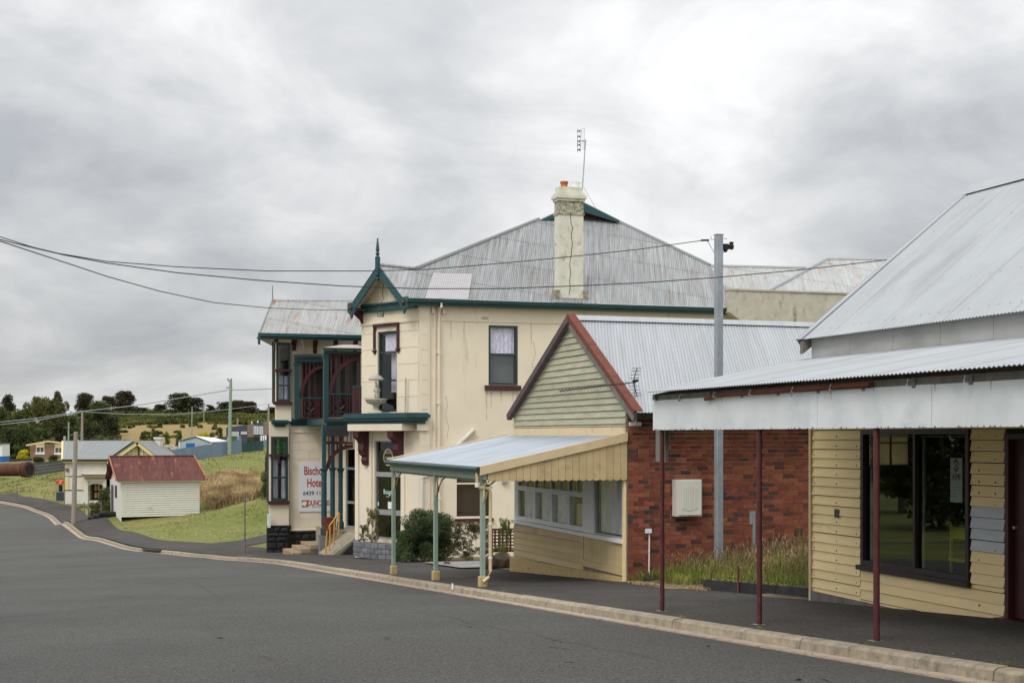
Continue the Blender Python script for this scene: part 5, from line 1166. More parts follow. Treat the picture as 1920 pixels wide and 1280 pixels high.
    corrugated(H, [A0, A1, A2, A3], (-.3697, -.9315, -m_*.9315), HROOF2, row=2.2, amp=.014)
    m = MB().poly([A1, A2, (A2[0], A2[1]*2-A3[1], A3[2]), (A1[0]+.5, A1[1]*2-A0[1], A0[2])]).poly([A0, A1, (A1[0]+.5, A1[1]*2-A0[1], A0[2])]); m.build('wing_rear_roof', HROOF2, H)
    MB().tube([A1, A2], .07, 6).build('ridge_roll', HROOF2, H); MB().tube([A0, A1], .05, 5).build('hip_roll', SLATE, H)
    MB().box(A0[0]+.02, A3[0], A0[1]-.10, A0[1]+.04, 4.80, 4.96).build('gutter', TEAL, H)
    MB().box(A0[0]+.08, A3[0], A0[1]+.05, A0[1]+.09, 4.68, 4.90).build('eaves_fascia', TEAL, H)
    MB().box(A0[0]+.1, A3[0], A0[1]+.09, 70.3, 4.86, 4.90).build('soffit', CREAM2, H)
    MB().box(A0[0]+.0, A0[0]+.12, A0[1]-.1, A0[1]-.04, 4.40, 4.8).build('barge_end', TEAL, H)
    MB().tube([A1, (A1[0], A1[1], A1[2]+.75)], .035, 6, .02).build('finial', SLATE, H)
    FWu = FS(70.1)
    for x in (551, 590, 628, 665, 516):
        a = FWu.px(x, 0)[0]; MB(FWu).add([(a+q_, n, z) for q_ in (-.09, .09) for n, z in ((0, 4.72), (.45, 4.72), (.40, 4.6), (.16, 4.45), (.12, 4.2), (0, 4.1))], [tuple(range(6)), tuple(range(6, 12))]+[(i, (i+1) % 6, 6+(i+1) % 6, 6+i) for i in range(6)]).build('eaves_bracket', MAROON, H)
    a = FWu.px(566, 0)[0]; MB(FWu).tube([(a-.1, .55, 4.85), (a-.1, .5, 4.7), (a+.1, .08, 4.3), (a+.1, .08, 3.8)], .06, 8).build('downpipe', WHITEB, H, smooth=True)
    # left upper bay (loggia) and right upper bay (over the porch)
    for nm, s_, x0, x1, yt, yr, yb, vin, gro in (('left', 69.55, 557, 611, 679, 746, 786, VINYL, 669), ('right', 63.9, 611, 678, 662, 738, 781, VINYL2, 655)):
        F = FS(s_); a0, a1 = F.px(x0, 0)[0], F.px(x1, 0)[0]; z = lambda y: F.px(600, y)[1]
        MB(F).box(a0-.12, a1+.12, -.05, .18, z(yt), z(gro+2)).build('balcony_beam', TEAL, H)
        MB(F).prism([F.p(a0-.22, v[0], v[1]) for v in ((.18, z(gro+3)), (.30, z(gro+3)), (.34, z(gro-3)), (.18, z(gro-3)))], (1, 0, 0)) if 0 else None
        MB(F).box(a0-.2, a1+.1, .18, .32, z(gro+2)+.02, z(gro-3)).build('balcony_gutter', DGREEN, H)
        # small lean-to roof
        zt_ = z(gro-3)
        corrugated(H, [(a0-.2, s_-.30, zt_), (a1+.1, s_-.30, zt_), (a1+.1, s_+1.6, zt_+.27), (a0+1.1, s_+1.6, zt_+.27)], (0, -1, -.14), RUST if 0 else mat('pink_zinc', (.44, .36, .34), .5, .15, 3, metal=.3, dirt=(.3, .12, .08), dirt_amt=.3), name='lean_to_sheet')
        for a in ((a0, a1) if nm == 'left' else (a0,)):
            MB(F).box(a-.11, a+.11, -.10, .10, .80, z(yt)).build('balcony_post', TEAL, H)
            MB(F).box(a-.15, a+.15, -.14, .14, z(yt)-.16, z(yt)-.05).build('post_capital', TEAL, H)
        brackets_fret(H, F, a0+.11, a1-.06, z(yr)-.05, z(yt), .0, .06, MAROON)
        balustrade(H, F, a0+.11, a1-(.11 if nm == 'left' else .35), .84, z(yr)+.03, .0, MAROON)
        m = MB(F); N = 30; vs_ = []; fs_ = []
        for i in range(N+1):
            a = a0+(.30 if nm == 'left' else .15)+(a1-a0-(.3 if nm == 'left' else .15))*i/N; d = -.22+.012*sin(i*.7)+.006*sin(i*2.3)
            vs_ += [(a, d, .85), (a, d-.008*sin(i), z(yr)+.3), (a, d+.01*cos(i*.8), z(yt)+.1)]
            if i: b_ = 3*i; fs_ += [(b_-3, b_, b_+1, b_-2), (b_-2, b_+1, b_+2, b_-1)]
        m.add(vs_, fs_); m.build('vinyl_screen', vin, H, smooth=True)
    FST = FT(FS(63.9).px(611, 0)[0]+.02)
    MB().box(FST.O[0]+.1, 16, 63.95, 71, .52, .80).build('balcony_floor', TEAL, H)
    F = FS(63.9); mould(F, F.px(606, 0)[0], F.px(652, 0)[0], .22, .46, .80, 'balcony_edge')
    MB(F).box(F.px(604, 0)[0], F.px(653, 0)[0], -.3, .12, .02, .455).build('porch_beam', TEAL, H)
    # porch: columns, lower fretwork, floor, steps, ramp
    F = FS(63.5); zf_ = F.px(640, 993)[1]
    t1_ = F.px(607.5, 0)[0]; t2_ = FS(65.5).px(623.5, 0)[0]; t3_ = F.px(640.5, 0)[0]; zcap = F.px(607, 878)[1]
    capital_column(H, t1_, 63.5, F.px(607, 1003)[1], .03, TEAL, zc=zcap, r=.13)
    capital_column(H, t2_, 65.5, zf_, .03, TEAL, zc=zcap, r=.12); capital_column(H, t3_+.05, 64.0, zf_, .03, TEAL, zc=zcap, r=.11)
    MB().box(t1_-.22, t1_+.22, 63.28, 63.72, -5.5, F.px(607, 1003)[1]).build('column_pedestal', STONEG, H)
    a0, a1 = t1_+.12, F.px(665, 0)[0]
    brackets_fret(H, FS(63.6), t1_+.1, F.px(662, 0)[0], F.px(600, 878)[1], F.px(600, 828)[1], 0, .08, MAROON)
    m = MB(F).box(t1_+.1, F.px(650, 0)[0], .0, .06, F.px(600, 832)[1], F.px(600, 827)[1]).box(t1_+.1, F.px(650, 0)[0], .0, .06, F.px(600, 807)[1], F.px(600, 804)[1]); m.build('frieze_rail', MAROON, H)
    for k in range(7):
        a = t1_+.18+k*.17; MB(F).box(a, a+.045, .01, .05, F.px(600, 827)[1], F.px(600, 807)[1]).build('slat', MAROON, H)
    MB(F).box(t1_+.1, F.px(650, 0)[0], .012, .045, F.px(600, 818)[1], F.px(600, 815)[1]).build('frieze_rail', MAROON, H)
    MB().box(t1_+.18, 15.5, 63.0, 66.6, -5.8, zf_).build('porch_floor', CONC, H)
    for k in range(3):
        z0 = -5.9; z1 = P(65)+.16*(k+1)+.02; MB().box(t1_-.12-.42*(3-k), t1_+.175, 63.9, 66.6, z0, z1).build('step', CONC, H)
        MB().box(t1_-.12-.42*(3-k)-.004, t1_-.10-.42*(3-k)+.03, 63.895, 66.6, z1-.04, z1+.003).build('step_nosing', ORANGE, H)
    FR = FS(61.2); A = FR.px(625, 1041); Bp = FR.px(664, 1003); c_ = FR.px(700, 1003)
    m = MB().prism([(A[0], 60.0, A[1]-.05), (A[0], 60.0, A[1]), (Bp[0], 60.0, Bp[1]), (c_[0], 60.0, Bp[1]), (c_[0], 60.0, A[1]-.05)], (0, .35, 0)); m.build('ramp_side', RUBBER, H)
    A2_ = FR.px(611, 1041); m = MB().prism([(A2_[0]-.0, 60.36, A[1]-.3), (A2_[0], 60.36, A[1]), (F.px(648, 0)[0], 60.36, zf_-.01), (c_[0], 60.36, zf_-.01), (c_[0], 60.36, A[1]-.3)], (0, 2.6, 0)); m.build('ramp', CONC, H)
    # entrance door on a splayed inner wall, with dark fanlight
    FDo = Fr(FS(64.5).px(671, 0)[:1]+(64.5,), FA.A, FA.N); l, r = FDo.px(648, 0)[0], FDo.px(668, 0)[0]; l, r = max(l, r), min(l, r)
    zz = lambda y: FDo.px(658, y)[1]
    wall(H, FDo, r-.6, l+.45, -4.3, .5, [(r, l, zf_, zz(842))], CREAM, 'porch_wall', .15); room(H, FDo, r, l, zf_, zz(842), .151, 1.5)
    d = MB(FDo).box(r, r+.07, -.1, -.03, zf_, zz(878)).box(l-.07, l, -.1, -.03, zf_, zz(878)).box(r, l, -.098, -.032, zz(880), zz(877)+.03).box(r, l, -.098, -.032, zz(944), zz(939)).box(r, l, -.098, -.032, zf_, zf_+.08).build('entrance_door', ALU, H)
    for y0, y1 in ((986, 944), (939, 880)): MB(FDo).box(r+.07, l-.07, -.07, -.064, max(zz(y0), zf_), zz(y1)).build('pane', GLASS, d)
    MB(FDo).box(r+.09, r+.13, -.03, .02, zz(942), zz(932)).build('handle', DARK, d)
    return H
build_hotel()

# ------------------------------------------------------------------ foliage and grass
def fol(name, c, var=.35, c2=None, rnd=.18):
    m = bpy.data.materials.new(name); m.use_nodes = True; nt = m.node_tree; n = nt.nodes; L = nt.links; b = n['Principled BSDF']
    b.inputs['Roughness'].default_value = .75; b.inputs['Specular IOR Level'].default_value = .25
    tc = n.new('ShaderNodeTexCoord'); nz = n.new('ShaderNodeTexNoise'); nz.inputs['Scale'].default_value = 4.5; nz.inputs['Detail'].default_value = 6; L.new(tc.outputs['Generated'], nz.inputs['Vector'])
    x = n.new('ShaderNodeMix'); x.data_type = 'RGBA'; r = n.new('ShaderNodeMapRange'); L.new(nz.outputs[0], r.inputs[0]); r.inputs[1].default_value = .38; r.inputs[2].default_value = .64; L.new(r.outputs[0], x.inputs[0])
    x.inputs[6].default_value = (*[v*(1-var) for v in c], 1); x.inputs[7].default_value = (*(c2 or [v*(1+var) for v in c]), 1)
    oi = n.new('ShaderNodeObjectInfo'); h = n.new('ShaderNodeHueSaturation'); L.new(x.outputs[2], h.inputs['Color']); r2 = n.new('ShaderNodeMapRange'); L.new(oi.outputs['Random'], r2.inputs[0]); r2.inputs[3].default_value = 1-rnd; r2.inputs[4].default_value = 1+rnd; L.new(r2.outputs[0], h.inputs['Value'])
    tl = n.new('ShaderNodeBsdfTranslucent'); ms = n.new('ShaderNodeMixShader'); ms.inputs[0].default_value = .25
    L.new(h.outputs[0], b.inputs['Base Color']); L.new(h.outputs[0], tl.inputs[0]); L.new(b.outputs[0], ms.inputs[1]); L.new(tl.outputs[0], ms.inputs[2]); L.new(ms.outputs[0], n['Material Output'].inputs[0])
    MATS[name] = m; return m
F_DARK = fol('dark_myrtle_leaves', (.048, .062, .026), .35, (.092, .095, .040)); F_BROWN = fol('brownish_leaves', (.048, .042, .024), .3, (.095, .068, .036))
F_MID = fol('green_leaves', (.070, .102, .032), .35, (.125, .16, .045)); F_OLIVE = fol('olive_leaves', (.090, .105, .030), .4, (.20, .19, .055)); F_BRIGHT = fol('bright_leaves', (.08, .13, .025), .3, (.17, .22, .04))
F_YEL = fol('yellow_broom_flower', (.55, .48, .03), .3); F_BUSH = fol('clipped_bush_leaves', (.055, .088, .036), .35, (.12, .16, .062)); F_PURP = fol('purplish_shrub_leaves', (.06, .05, .032), .35, (.12, .12, .05))
DRYG = fol('dry_grass_blades', (.40, .28, .14), .3, (.60, .46, .25), .1); SEEDG = fol('seed_heads', (.24, .15, .085), .3, (.42, .30, .16), .1); GRNG = fol('green_grass_blades', (.14, .20, .030), .3, (.27, .285, .07), .1); SCRUBM = fol('scrub_leaves', (.085, .115, .028), .35, (.16, .17, .045))
BARK = mat('tree_bark', (.16, .13, .10), .95, .3, 6, .5, 20)
def leaf_cloud(lobes, n, size, shell=.55, flat=0.):
    """random leaf quads spread through overlapping lobes (unit space)"""
    L_ = np.array(lobes, float); w = (L_[:, 3]*L_[:, 4]*L_[:, 5])**.67; idx = rng.choice(len(L_), n, p=w/w.sum())
    d = rng.normal(size=(n, 3)); d /= np.linalg.norm(d, axis=1)[:, None]; r = shell+(1-shell)*rng.random(n)**.6
    r *= 1+.10*rng.normal(size=n)
    c = L_[idx, :3]+d*L_[idx, 3:6]*r[:, None]
    a = rng.normal(size=(n, 3))*[1, 1, 1-flat]; a /= np.linalg.norm(a, axis=1)[:, None]; b = np.cross(a, rng.normal(size=(n, 3))); b /= np.linalg.norm(b, axis=1)[:, None]
    sz = size*(.6+.8*rng.random(n))[:, None]
    V = np.stack([c-a*sz, c+b*sz*.55, c+a*sz, c-b*sz*.55], 1).reshape(-1, 3); V[:, 2] = np.maximum(V[:, 2], .0)
    I = np.arange(n)*4; return V, np.c_[I, I+1, I+2, I+3]
def clumpy(n, rmin, rmax, hz0, hz1, rad, taper=0.):
    out = []
    for i in range(n):
        z = hz0+(hz1-hz0)*random.random()**.9; rr = rad*(1-taper*(z-hz0)/(hz1-hz0))*math.sqrt(random.random()); a = random.random()*2*pi
        q = rmin+(rmax-rmin)*random.random(); out.append((rr*cos(a), rr*sin(a), z, q, q, q*.8))
    return out
CR = {}
def crown_mesh(key, lobes, n, size, **k):
    V, Fc = leaf_cloud(lobes, n, size, **k); zm = V[:, 2].max(); V[:, 2] /= zm
    me = bpy.data.meshes.new('crown'); V = V.astype(np.float32); me.vertices.add(len(V)); me.vertices.foreach_set('co', V.ravel()); Fc = Fc.astype(np.int32)
    me.loops.add(Fc.size); me.loops.foreach_set('vertex_index', Fc.ravel()); me.polygons.add(len(Fc)); me.polygons.foreach_set('loop_start', np.arange(0, Fc.size, 4, dtype=np.int32)); me.update(calc_edges=True)
    CR[key] = me
crown_mesh('dome', clumpy(70, .08, .16, .06, .88, .44, .72), 9000, .020)
crown_mesh('dome2', clumpy(64, .07, .15, .05, .88, .44, .55), 9000, .020)
crown_mesh('cone', clumpy(60, .08, .14, .06, .92, .42, .88), 8000, .022)
crown_mesh('gum', clumpy(40, .06, .13, .22, .93, .40, .40), 7500, .022)
crown_mesh('gum2', clumpy(40, .08, .14, .18, .93, .36, .3), 7000, .022)
crown_mesh('shrub', clumpy(30, .12, .22, .10, .72, .34, .3), 6000, .026)
crown_mesh('column', clumpy(26, .10, .2, .10, .85, .26, .2), 4000, .03)
crown_mesh('bush', clumpy(110, .10, .15, .08, .78, .44, .30), 60000, .0105, shell=.7)
crown_mesh('loose', clumpy(50, .05, .12, .10, .86, .40, .2), 9000, .013, shell=.2)
_tm = {}
def tree_at(base, h, w, key, mt, name, label, cat='tree', group=None, trunk=True, d=None, rz=None):
    if name == 'skyline_tree': base = (base[0], base[1], base[2]-.14*h); h *= 1.14
    o = thing(name, base, label, cat, group); o.rotation_euler = (0, 0, rz if rz is not None else random.random()*6.28)
    kk = (key, mt.name)
    if kk not in _tm:
        me = CR[key].copy(); me.materials.append(mt); _tm[kk] = me
    c = bpy.data.objects.new('crown', _tm[kk]); lnk(c, o); c.scale = (w, d or w, h)
    if trunk:
        m = MB(); hh = h*.6; r = max(.12, w*.03); pts = [(0, 0, -.4), (r*.3, 0, hh*.3), (-r*.6, r*.4, hh*.65), (0, 0, hh)]
        m.tube(pts, r, 7, r*.35)
        for q in range(4): a = q*1.7+random.random(); m.tube([(0, 0, hh*(.35+.1*q)), (cos(a)*w*.14, sin(a)*w*.14, hh*(.62+.1*q)), (cos(a)*w*.27, sin(a)*w*.27, hh*(.85+.1*q))], r*.4, 5, r*.12)
        me = bpy.data.meshes.new('trunk'); me.from_pydata(m.v, [], m.f); me.materials.append(BARK); lnk(bpy.data.objects.new('trunk', me), o)
    return o
def tree_px(x, yt, yb, k, wpx, key, mt, name, label, **kw):
    b = at_k(x, yb, k); g = G(b[0], b[1]); h = (817-yt)/FPX*k-g; return tree_at((b[0], b[1], g), h, wpx*k/FPX, key, mt, name, label, **kw)
def blades(name, pts, hs, ws, material, lean=.35, label=None, cat='grass', seeds=False, org=None, kind='stuff'):
    """grass blades: pts (n,3) street frame; three-point bent blades; optional seed heads"""
    n = len(pts); a = rng.random(n)*2*pi; d = np.c_[np.cos(a), np.sin(a), np.zeros(n)]; p = np.c_[-d[:, 1], d[:, 0], np.zeros(n)]
    h = hs[:, None]; w = ws[:, None]; ln = (lean*rng.random(n))[:, None]; up = np.array([[0, 0, 1.]])
    b0 = pts-p*w/2; b1 = pts+p*w/2; m0 = pts+up*h*.55+d*h*ln*.35
    t = pts+up*h*(1-.3*ln)+d*h*ln*1.1
    V = np.stack([b0, b1, m0+p*w*.4, m0-p*w*.4, t+p*w*.06, t-p*w*.06], 1).reshape(-1, 3); I = np.arange(n)*6
    Fc = np.r_[np.c_[I, I+1, I+2, I+3], np.c_[I+3, I+2, I+4, I+5]]
    if seeds:
        s0 = pts+up*h*(.80-.25*ln)+d*h*ln*.85; sw = w*1.7
        V2 = np.stack([s0, (s0+t)/2+p*sw, t+(t-s0)*.25, (s0+t)/2-p*sw], 1).reshape(-1, 3); J = np.arange(n)*4+len(V); V = np.r_[V, V2]; Fc = np.r_[Fc, np.c_[J, J+1, J+2, J+3]]
    o = raw_mesh(name, V, Fc, material, org or tuple(pts.mean(0))); return setp(o, label, cat, None, kind)
def zpts(t, s, f=None): return np.c_[t, s, (f(t, s) if f else Gv(t, s))]

# ------------------------------------------------------------------ the gap between shop and cottage
def gap():
    bz = np.vectorize(bank_z)
    def pts(n, t0, t1, s0=20.95, s1=28.9, pw=1.):
        t = t0+(t1-t0)*rng.random(n)**pw; s = s0+(s1-s0)*rng.random(n); t = np.where(s < 25.2, np.maximum(t, 12.32), np.maximum(t, 12.0+.25*np.sin(s*3))); return np.c_[t, s, bz(t, s)]
    p = pts(11000, 12.0, 16.0); blades('long_grass', p, .10+.22*rng.random(len(p)), .010+.008*rng.random(len(p)), GRNG, .8, 'green grass at the foot of the brick wall')
    p = pts(3900, 12.5, 16.2, pw=.8); cl = .5+.5*np.sin(p[:, 1]*1.9+1.)*np.cos(p[:, 0]*1.3); blades('seeding_grass', p, (.26+.36*rng.random(len(p)))*(.55+.5*cl), .006+.004*rng.random(len(p)), SEEDG, .6, 'tall dry seeding grass against the red brick wall', seeds=True)
    t = 11.75+.5*rng.random(2500); s = 24.8+4.0*rng.random(2500); t = np.where(s > 28.2, t+.15, t); p = np.c_[t, s, Gv(t, s)+.01]; blades('dead_grass', p, .02+.05*rng.random(2500), .012+.01*rng.random(2500), DRYG, 1.6, 'flattened dead grass along the footpath edge')
    # low stone edging, three cast lengths, with moss
    E = thing('stone_edging', (12.1, 23, P(23)), 'low dark mossy kerb edging the grass beside the yellow shop', 'edging')
    for a, b in ((21.0, 22.3), (22.32, 23.7), (23.72, 25.25)):
        m = MB(); m.add([(12.05+j, s, P(s)+z) for s in (a, b) for j, z in ((0, -.1), (.01, .20), (.20, .22), (.22, -.1))], [(0, 1, 2, 3), (4, 5, 6, 7), (0, 1, 5, 4), (1, 2, 6, 5), (2, 3, 7, 6), (3, 0, 4, 7)]); m.build('edging_stone', BASALT, E)
    n = 420; s = 21.0+4.2*rng.random(n); t = 12.08+.2*rng.random(n); p = np.c_[t, s, np.interp(s, PX, PY)+.205]; o = blades('moss', p, .012+.02*rng.random(n), .02+.01*rng.random(n), MOSS, .8); o.parent = None
    setp(o, 'yellow moss and stonecrop on top of the low stone kerb', 'moss')
    for x, y0, y1, lb in ((1384, 1060, 1096, 'rusty iron stake at the far end of the mossy kerb'), (1518, 1082, 1119, 'rusty iron stake against the corner of the yellow shop')):
        b = at_t(x, y1, 12.02); h = at_t(x, y0, 12.02)[2]; S_ = MB().box(b[0]-.012, b[0]+.012, b[1]-.02, b[1]+.02, P(b[1])-.05, h).build('iron_stake', RUST); setp(S_, lb, 'stake', 'iron stakes by the kerb')
    # meter box on the brick wall
    Fm = FS(28.99); x0, z1 = Fm.px(1266, 899, .2); x1, z0 = Fm.px(1316, 967, .2); x0w = Fm.px(1266, 899, .02)[0]
    M_ = thing('meter_box', (x0, 28.8, z0), 'cream metal meter box with fluted door on the red brick wall', 'meter box')
    MB(Fm).box(x0+.02, x1, .0, .20, z0, z1).build('cabinet', WHITEB, M_); d = MB(Fm).box(x0+.08, x1-.02, .201, .222, z0+.03, z1-.03).build('door', WHITEB, M_)
    c = (x0+x1)/2+.02
    for i, hh in enumerate((.07, .045, .02, 0, .02, .045, .07)): a = c+(i-3)*.055; MB(Fm).box(a-.018, a+.018, .222, .232, z0+.12+hh*.6, z1-.12-hh).build('flute', WHITEB, d)
    MB(Fm).box(x1-.01, x1+.005, .05, .2, z0+.02, z1-.02).build('side_seam', ALU, M_)
    # white conduit with junction box
    b = at_s(1216, 1066, 28.9); Wp = thing('conduit_post', (b[0], 28.9, P(28.9)), 'thin white conduit with small white box standing by brick corner', 'conduit')
    MB().tube([(b[0], 28.88, P(28.9)-.1), (b[0]+.02, 28.9, at_s(1216, 1000, 28.9)[2])], .017, 6).build('conduit', WHITE, Wp); t_, z_ = FS(28.88).px(1216, 995); MB().box(t_-.065, t_+.065, 28.85, 28.93, z_-.045, z_+.05).build('box', WHITE, Wp)
    # galvanised bracket post
    b = at_s(1413, 1015, 28.5); Gp = thing('short_post', (b[0], 28.5, bank_z(b[0], 28.5)), 'short galvanised post half hidden by the middle maroon post', 'post')
    MB().box(b[0]-.03, b[0]+.03, 28.47, 28.53, bank_z(b[0], 28.5), at_s(1413, 958, 28.5)[2]).build('post', STEEL, Gp); MB().box(b[0]-.10, b[0]-.035, 28.47, 28.52, at_s(1413, 982, 28.5)[2], at_s(1413, 958, 28.5)[2]).build('plate', STEEL, Gp)
    # boulders by the corner
    for x, y, r, lb in ((1222, 1090, .22, 'mossy boulder in the grass at the brick corner'),):
        b = at_s(x, y, 28.3); bm = bmesh.new(); bmesh.ops.create_icosphere(bm, subdivisions=2, radius=r)
        for v in bm.verts: v.co *= 1+random.uniform(-.16, .16); v.co.z *= .6
        me = bpy.data.meshes.new('boulder'); bm.to_mesh(me); bm.free(); me.materials.append(BASALT); o = lnk(bpy.data.objects.new('boulder', me)); o.location = to_world((b[0], 28.3, P(28.3)+.05)); setp(o, lb, 'rock')
    # weeds with yellow flowers
    for x, y, h, lb in ((1505, 1050, .95, 'tall weed with a yellow flower beside the yellow shop wall'), (1462, 1060, .75, 'leafy green weed in the dry grass before the brick wall')):
        b = at_s(x, y, 24); base = (b[0], 24, bank_z(b[0], 24)); W_ = thing('weed', base, lb, 'weed'); m = MB()
        for i in range(3): m.tube([base, (base[0]+.05*sin(i*2), base[1]+.04*i, base[2]+h*(.7+.12*i))], .008, 4)
        m.build('stem', GRNG, W_); V, Fc = leaf_cloud([(base[0], base[1], base[2]+h*q, .08, .08, .12) for q in (.3, .5, .7, .85)], 120, .035, .1); raw_mesh('leaves', V, Fc, F_MID, base, W_)
        V, Fc = leaf_cloud([(base[0]+.05, base[1]+.04, base[2]+h*.96, .035, .035, .03)], 14, .03, .2); raw_mesh('flower', V, Fc, F_YEL, base, W_)
gap()

# ------------------------------------------------------------------ pole, wires, aerials
def wire(name, pts, r, label, cat='cable', material=None):
    """catenary-like wire through given street-frame points"""
    P_ = [Vector(p) for p in pts]; cu = []
    for a, b in zip(P_, P_[1:]): cu += [a+(b-a)*i/6 for i in range(6)]
    cu.append(P_[-1]); m = MB().tube([tuple(q) for q in cu], r, 4); o = m.build(name, material or BLACK); return setp(o, label, cat)
def lin_wire(name, pix, k0, k1, r, label, **kw):
    """wire whose depth runs from k0 to k1 (in 1/k, a straight line in plan), following the sag seen"""
    x0, x1 = pix[0][0], pix[-1][0]; pts = [at_k(x, y, 1/((1/k0)+(1/k1-1/k0)*(x-x0)/(x1-x0))) for x, y in pix]; return wire(name, pts, r, label, **kw)
def poles_and_wires():
    b = at_k(1347.5, 1052, 30.3); top = at_k(1347.5, 441, 30.3); T, S_ = b[0], b[1]
    Pp = thing('power_pole', (T, S_, bank_z(T, S_)), 'tall square galvanised steel pole in front of the red brick wall', 'pole')
    ztop = top[2]; o = MB().box(T-.075, T+.075, S_-.075, S_+.075, bank_z(T, S_)-.3, ztop).build('post', STEEL, Pp, bevel=.012)
    MB().box(T-.082, T+.082, S_-.082, S_+.082, ztop, ztop+.02).build('cap', STEEL, Pp)
    m = MB(); m.box(T+.10, T+.22, S_-.05, S_+.05, ztop-.30, ztop-.18).tube([(T+.08, S_, ztop-.23), (T+.26, S_, ztop-.2)], .012, 5).lathe((T+.30, S_, ztop-.30), [(0, 0), (.05, .02), (.06, .08), (.04, .12), (.05, .16), (0, .18)], 8).lathe((T+.16, S_, ztop-.36), [(0, 0), (.045, .02), (.05, .08), (0, .10)], 8)
    m.tube([(T+.25, S_, ztop-.16), (T+.36, S_, ztop-.15)], .008, 4); m.build('insulator', DARK, Pp)
    MB().tube([(T-.08, S_, ztop-.09), (T-.16, S_, ztop-.10), (T-.19, S_, ztop-.06), (T-.17, S_, ztop-.03)], .008, 5).tube([(T+.07, S_, ztop-.05), (T+.2, S_, ztop-.07)], .007, 4).build('hook', ALU, Pp)
    # the pole across the road that the wires come from, just outside the picture
    A = at_k(-40, 438, 25); Q = thing('street_pole', (A[0], A[1], P(A[1])-.1), 'weathered timber street pole across the road from the shops', 'pole')
    MB().lathe((A[0], A[1], 0), [(.0, P(A[1])-.5), (.15, P(A[1])-.5), (.11, A[2]+.5), (0, A[2]+.5)], 10).build('pole', POLEW, Q, smooth=True)
    MB().box(A[0]-1.2, A[0]+.02, A[1]+.12, A[1]+.2, A[2]-.02, A[2]+.1).build('crossarm', WOOD, Q)
    lin_wire('service_wire', [(-40, 436), (0, 444), (60, 463), (110, 475), (200, 490), (330, 500), (500, 508), (700, 508), (800, 505), (900, 497), (1000, 488), (1100, 478), (1200, 467), (1322, 450)], 25, 30.3, .0085, 'upper black wire running to the top of the square steel pole')
    lin_wire('service_wire', [(-40, 438), (0, 449), (60, 464), (120, 478), (200, 493), (330, 511), (480, 525), (640, 536), (780, 541), (940, 541), (1100, 535), (1220, 529), (1345, 520), (1500, 506), (1665, 487), (1760, 474)], 25, 31.5, .0095, 'lower black wire sagging across the hotel roof to the right')
    lin_wire('service_wire', [(-40, 440), (0, 452), (70, 475), (140, 498), (200, 518), (300, 546), (400, 567), (500, 577), (600, 581), (684, 581)], 25, 53.5, .011, 'lowest black wire dropping to the hotel gable')
    m = MB(); w = at_k(1322, 450, 30.3); m.tube([(w[0]-.09, w[1], w[2]-.01), (w[0]+.09, w[1], w[2]+.0)], .022, 6); o = m.build('wire_clamp', DARK); o.parent = None; setp(o, 'small black clamp where the wire meets the steel pole', 'clamp')
    wire('drop_wire', [(w[0]+.05, w[1], w[2]), (w[0]+.14, w[1], w[2]-.15), (w[0]+.22, w[1], w[2]-.27), (w[0]+.36, w[1]-.09, w[2]-.27), (w[0]+.48, w[1]-.09, w[2]-.22)], .006, 'short looped wire beside the top of the steel pole')
    # television aerial by the hotel chimney
    FC = FS(52.9); q = lambda x, y: (FC.px(x, y)[0], 52.9, FC.px(x, y)[1])
    A_ = thing('tv_aerial', q(1091, 352), 'tall mast aerial strapped to the cream hotel chimney', 'aerial'); a, b_ = q(1091, 368), q(1098, 262)
    MB().tube([a, b_], .022, 6).build('mast', STEEL, A_); m = MB(); c0, c1 = q(1089, 243), q(1088, 284); 
    m.tube([q(1089.5, 242), q(1088, 284)], .015, 5); m.tube([q(1088.5, 264), q(1097, 265)], .018, 5)
    for i in range(12): y = 243+i*3.6; m.tube([q(1090.5, y-1), q(1096.5, y-2.5)], .006, 4)
    m.tube([q(1096.5, 240), q(1095.5, 283)], .006, 4); m.build('grid', STEEL, A_); m = MB()
    for y in (246, 256, 265, 272, 281): m.tube([q(1082, y), q(1089, y)], .012, 4).tube([q(1083.5, y-4), q(1083, y+4)], .012, 4).tube([q(1086, y-2), q(1086, y+2)], .022, 5)
    m.build('dipoles', DARK, A_); MB().tube([q(1093, 340), q(1079, 352)], .010, 4).tube([q(1094, 350), q(1118, 392)], .008, 4).build('stay', STEEL, A_)
    # yagi aerial on the brick corner
    Y = thing('yagi_aerial', (12.5, 28.9, .25), 'long thin horizontal aerial on a cranked white bracket at the brick corner', 'aerial'); q = lambda x, y, s_=28.85: at_s(x, y, s_)
    b0, t0 = q(1190, 793), q(1186, 716); MB().tube([q(1190, 795), q(1192, 788), q(1192, 772), q(1190, 760)], .022, 6).build('bracket', WHITE, Y); MB().tube([q(1190, 762), q(1190, 716)], .014, 6).build('mast', STEEL, Y)
    MB().box(q(1181, 793)[0], q(1203, 793)[0], 28.86, 28.90, q(1190, 798)[2], q(1190, 791)[2]).build('wall_plate', WHITE, Y)
    P0, P1 = Vector(q(1193, 716)), Vector(at_k(1050, 733, 29.6)); m = MB().tube([tuple(P0), tuple(P1)], .012, 5); ax = (P1-P0).normalized(); sd = ax.cross(Vector((0, 0, 1))).normalized()
    for i in range(22): c = P0+(P1-P0)*(.12+.88*i/21); l = .085; m.tube([tuple(c-sd*l*.6-Vector((0, 0, l*.55))), tuple(c+sd*l*.6+Vector((0, 0, l*.55)))], .005, 4)
    m.build('boom', DARK, Y); m = MB(); c = P0+ax*.1
    for sg in (-1, 1):
        e_ = c-ax*.12*abs(sg)+Vector((0, 0, sg*.30)); m.tube([tuple(c), tuple(e_)], .010, 4)
        for f in (.3, .55, .8, 1.): d_ = c+(e_-c)*f; m.tube([tuple(d_-sd*.14), tuple(d_+sd*.14)], .006, 4)
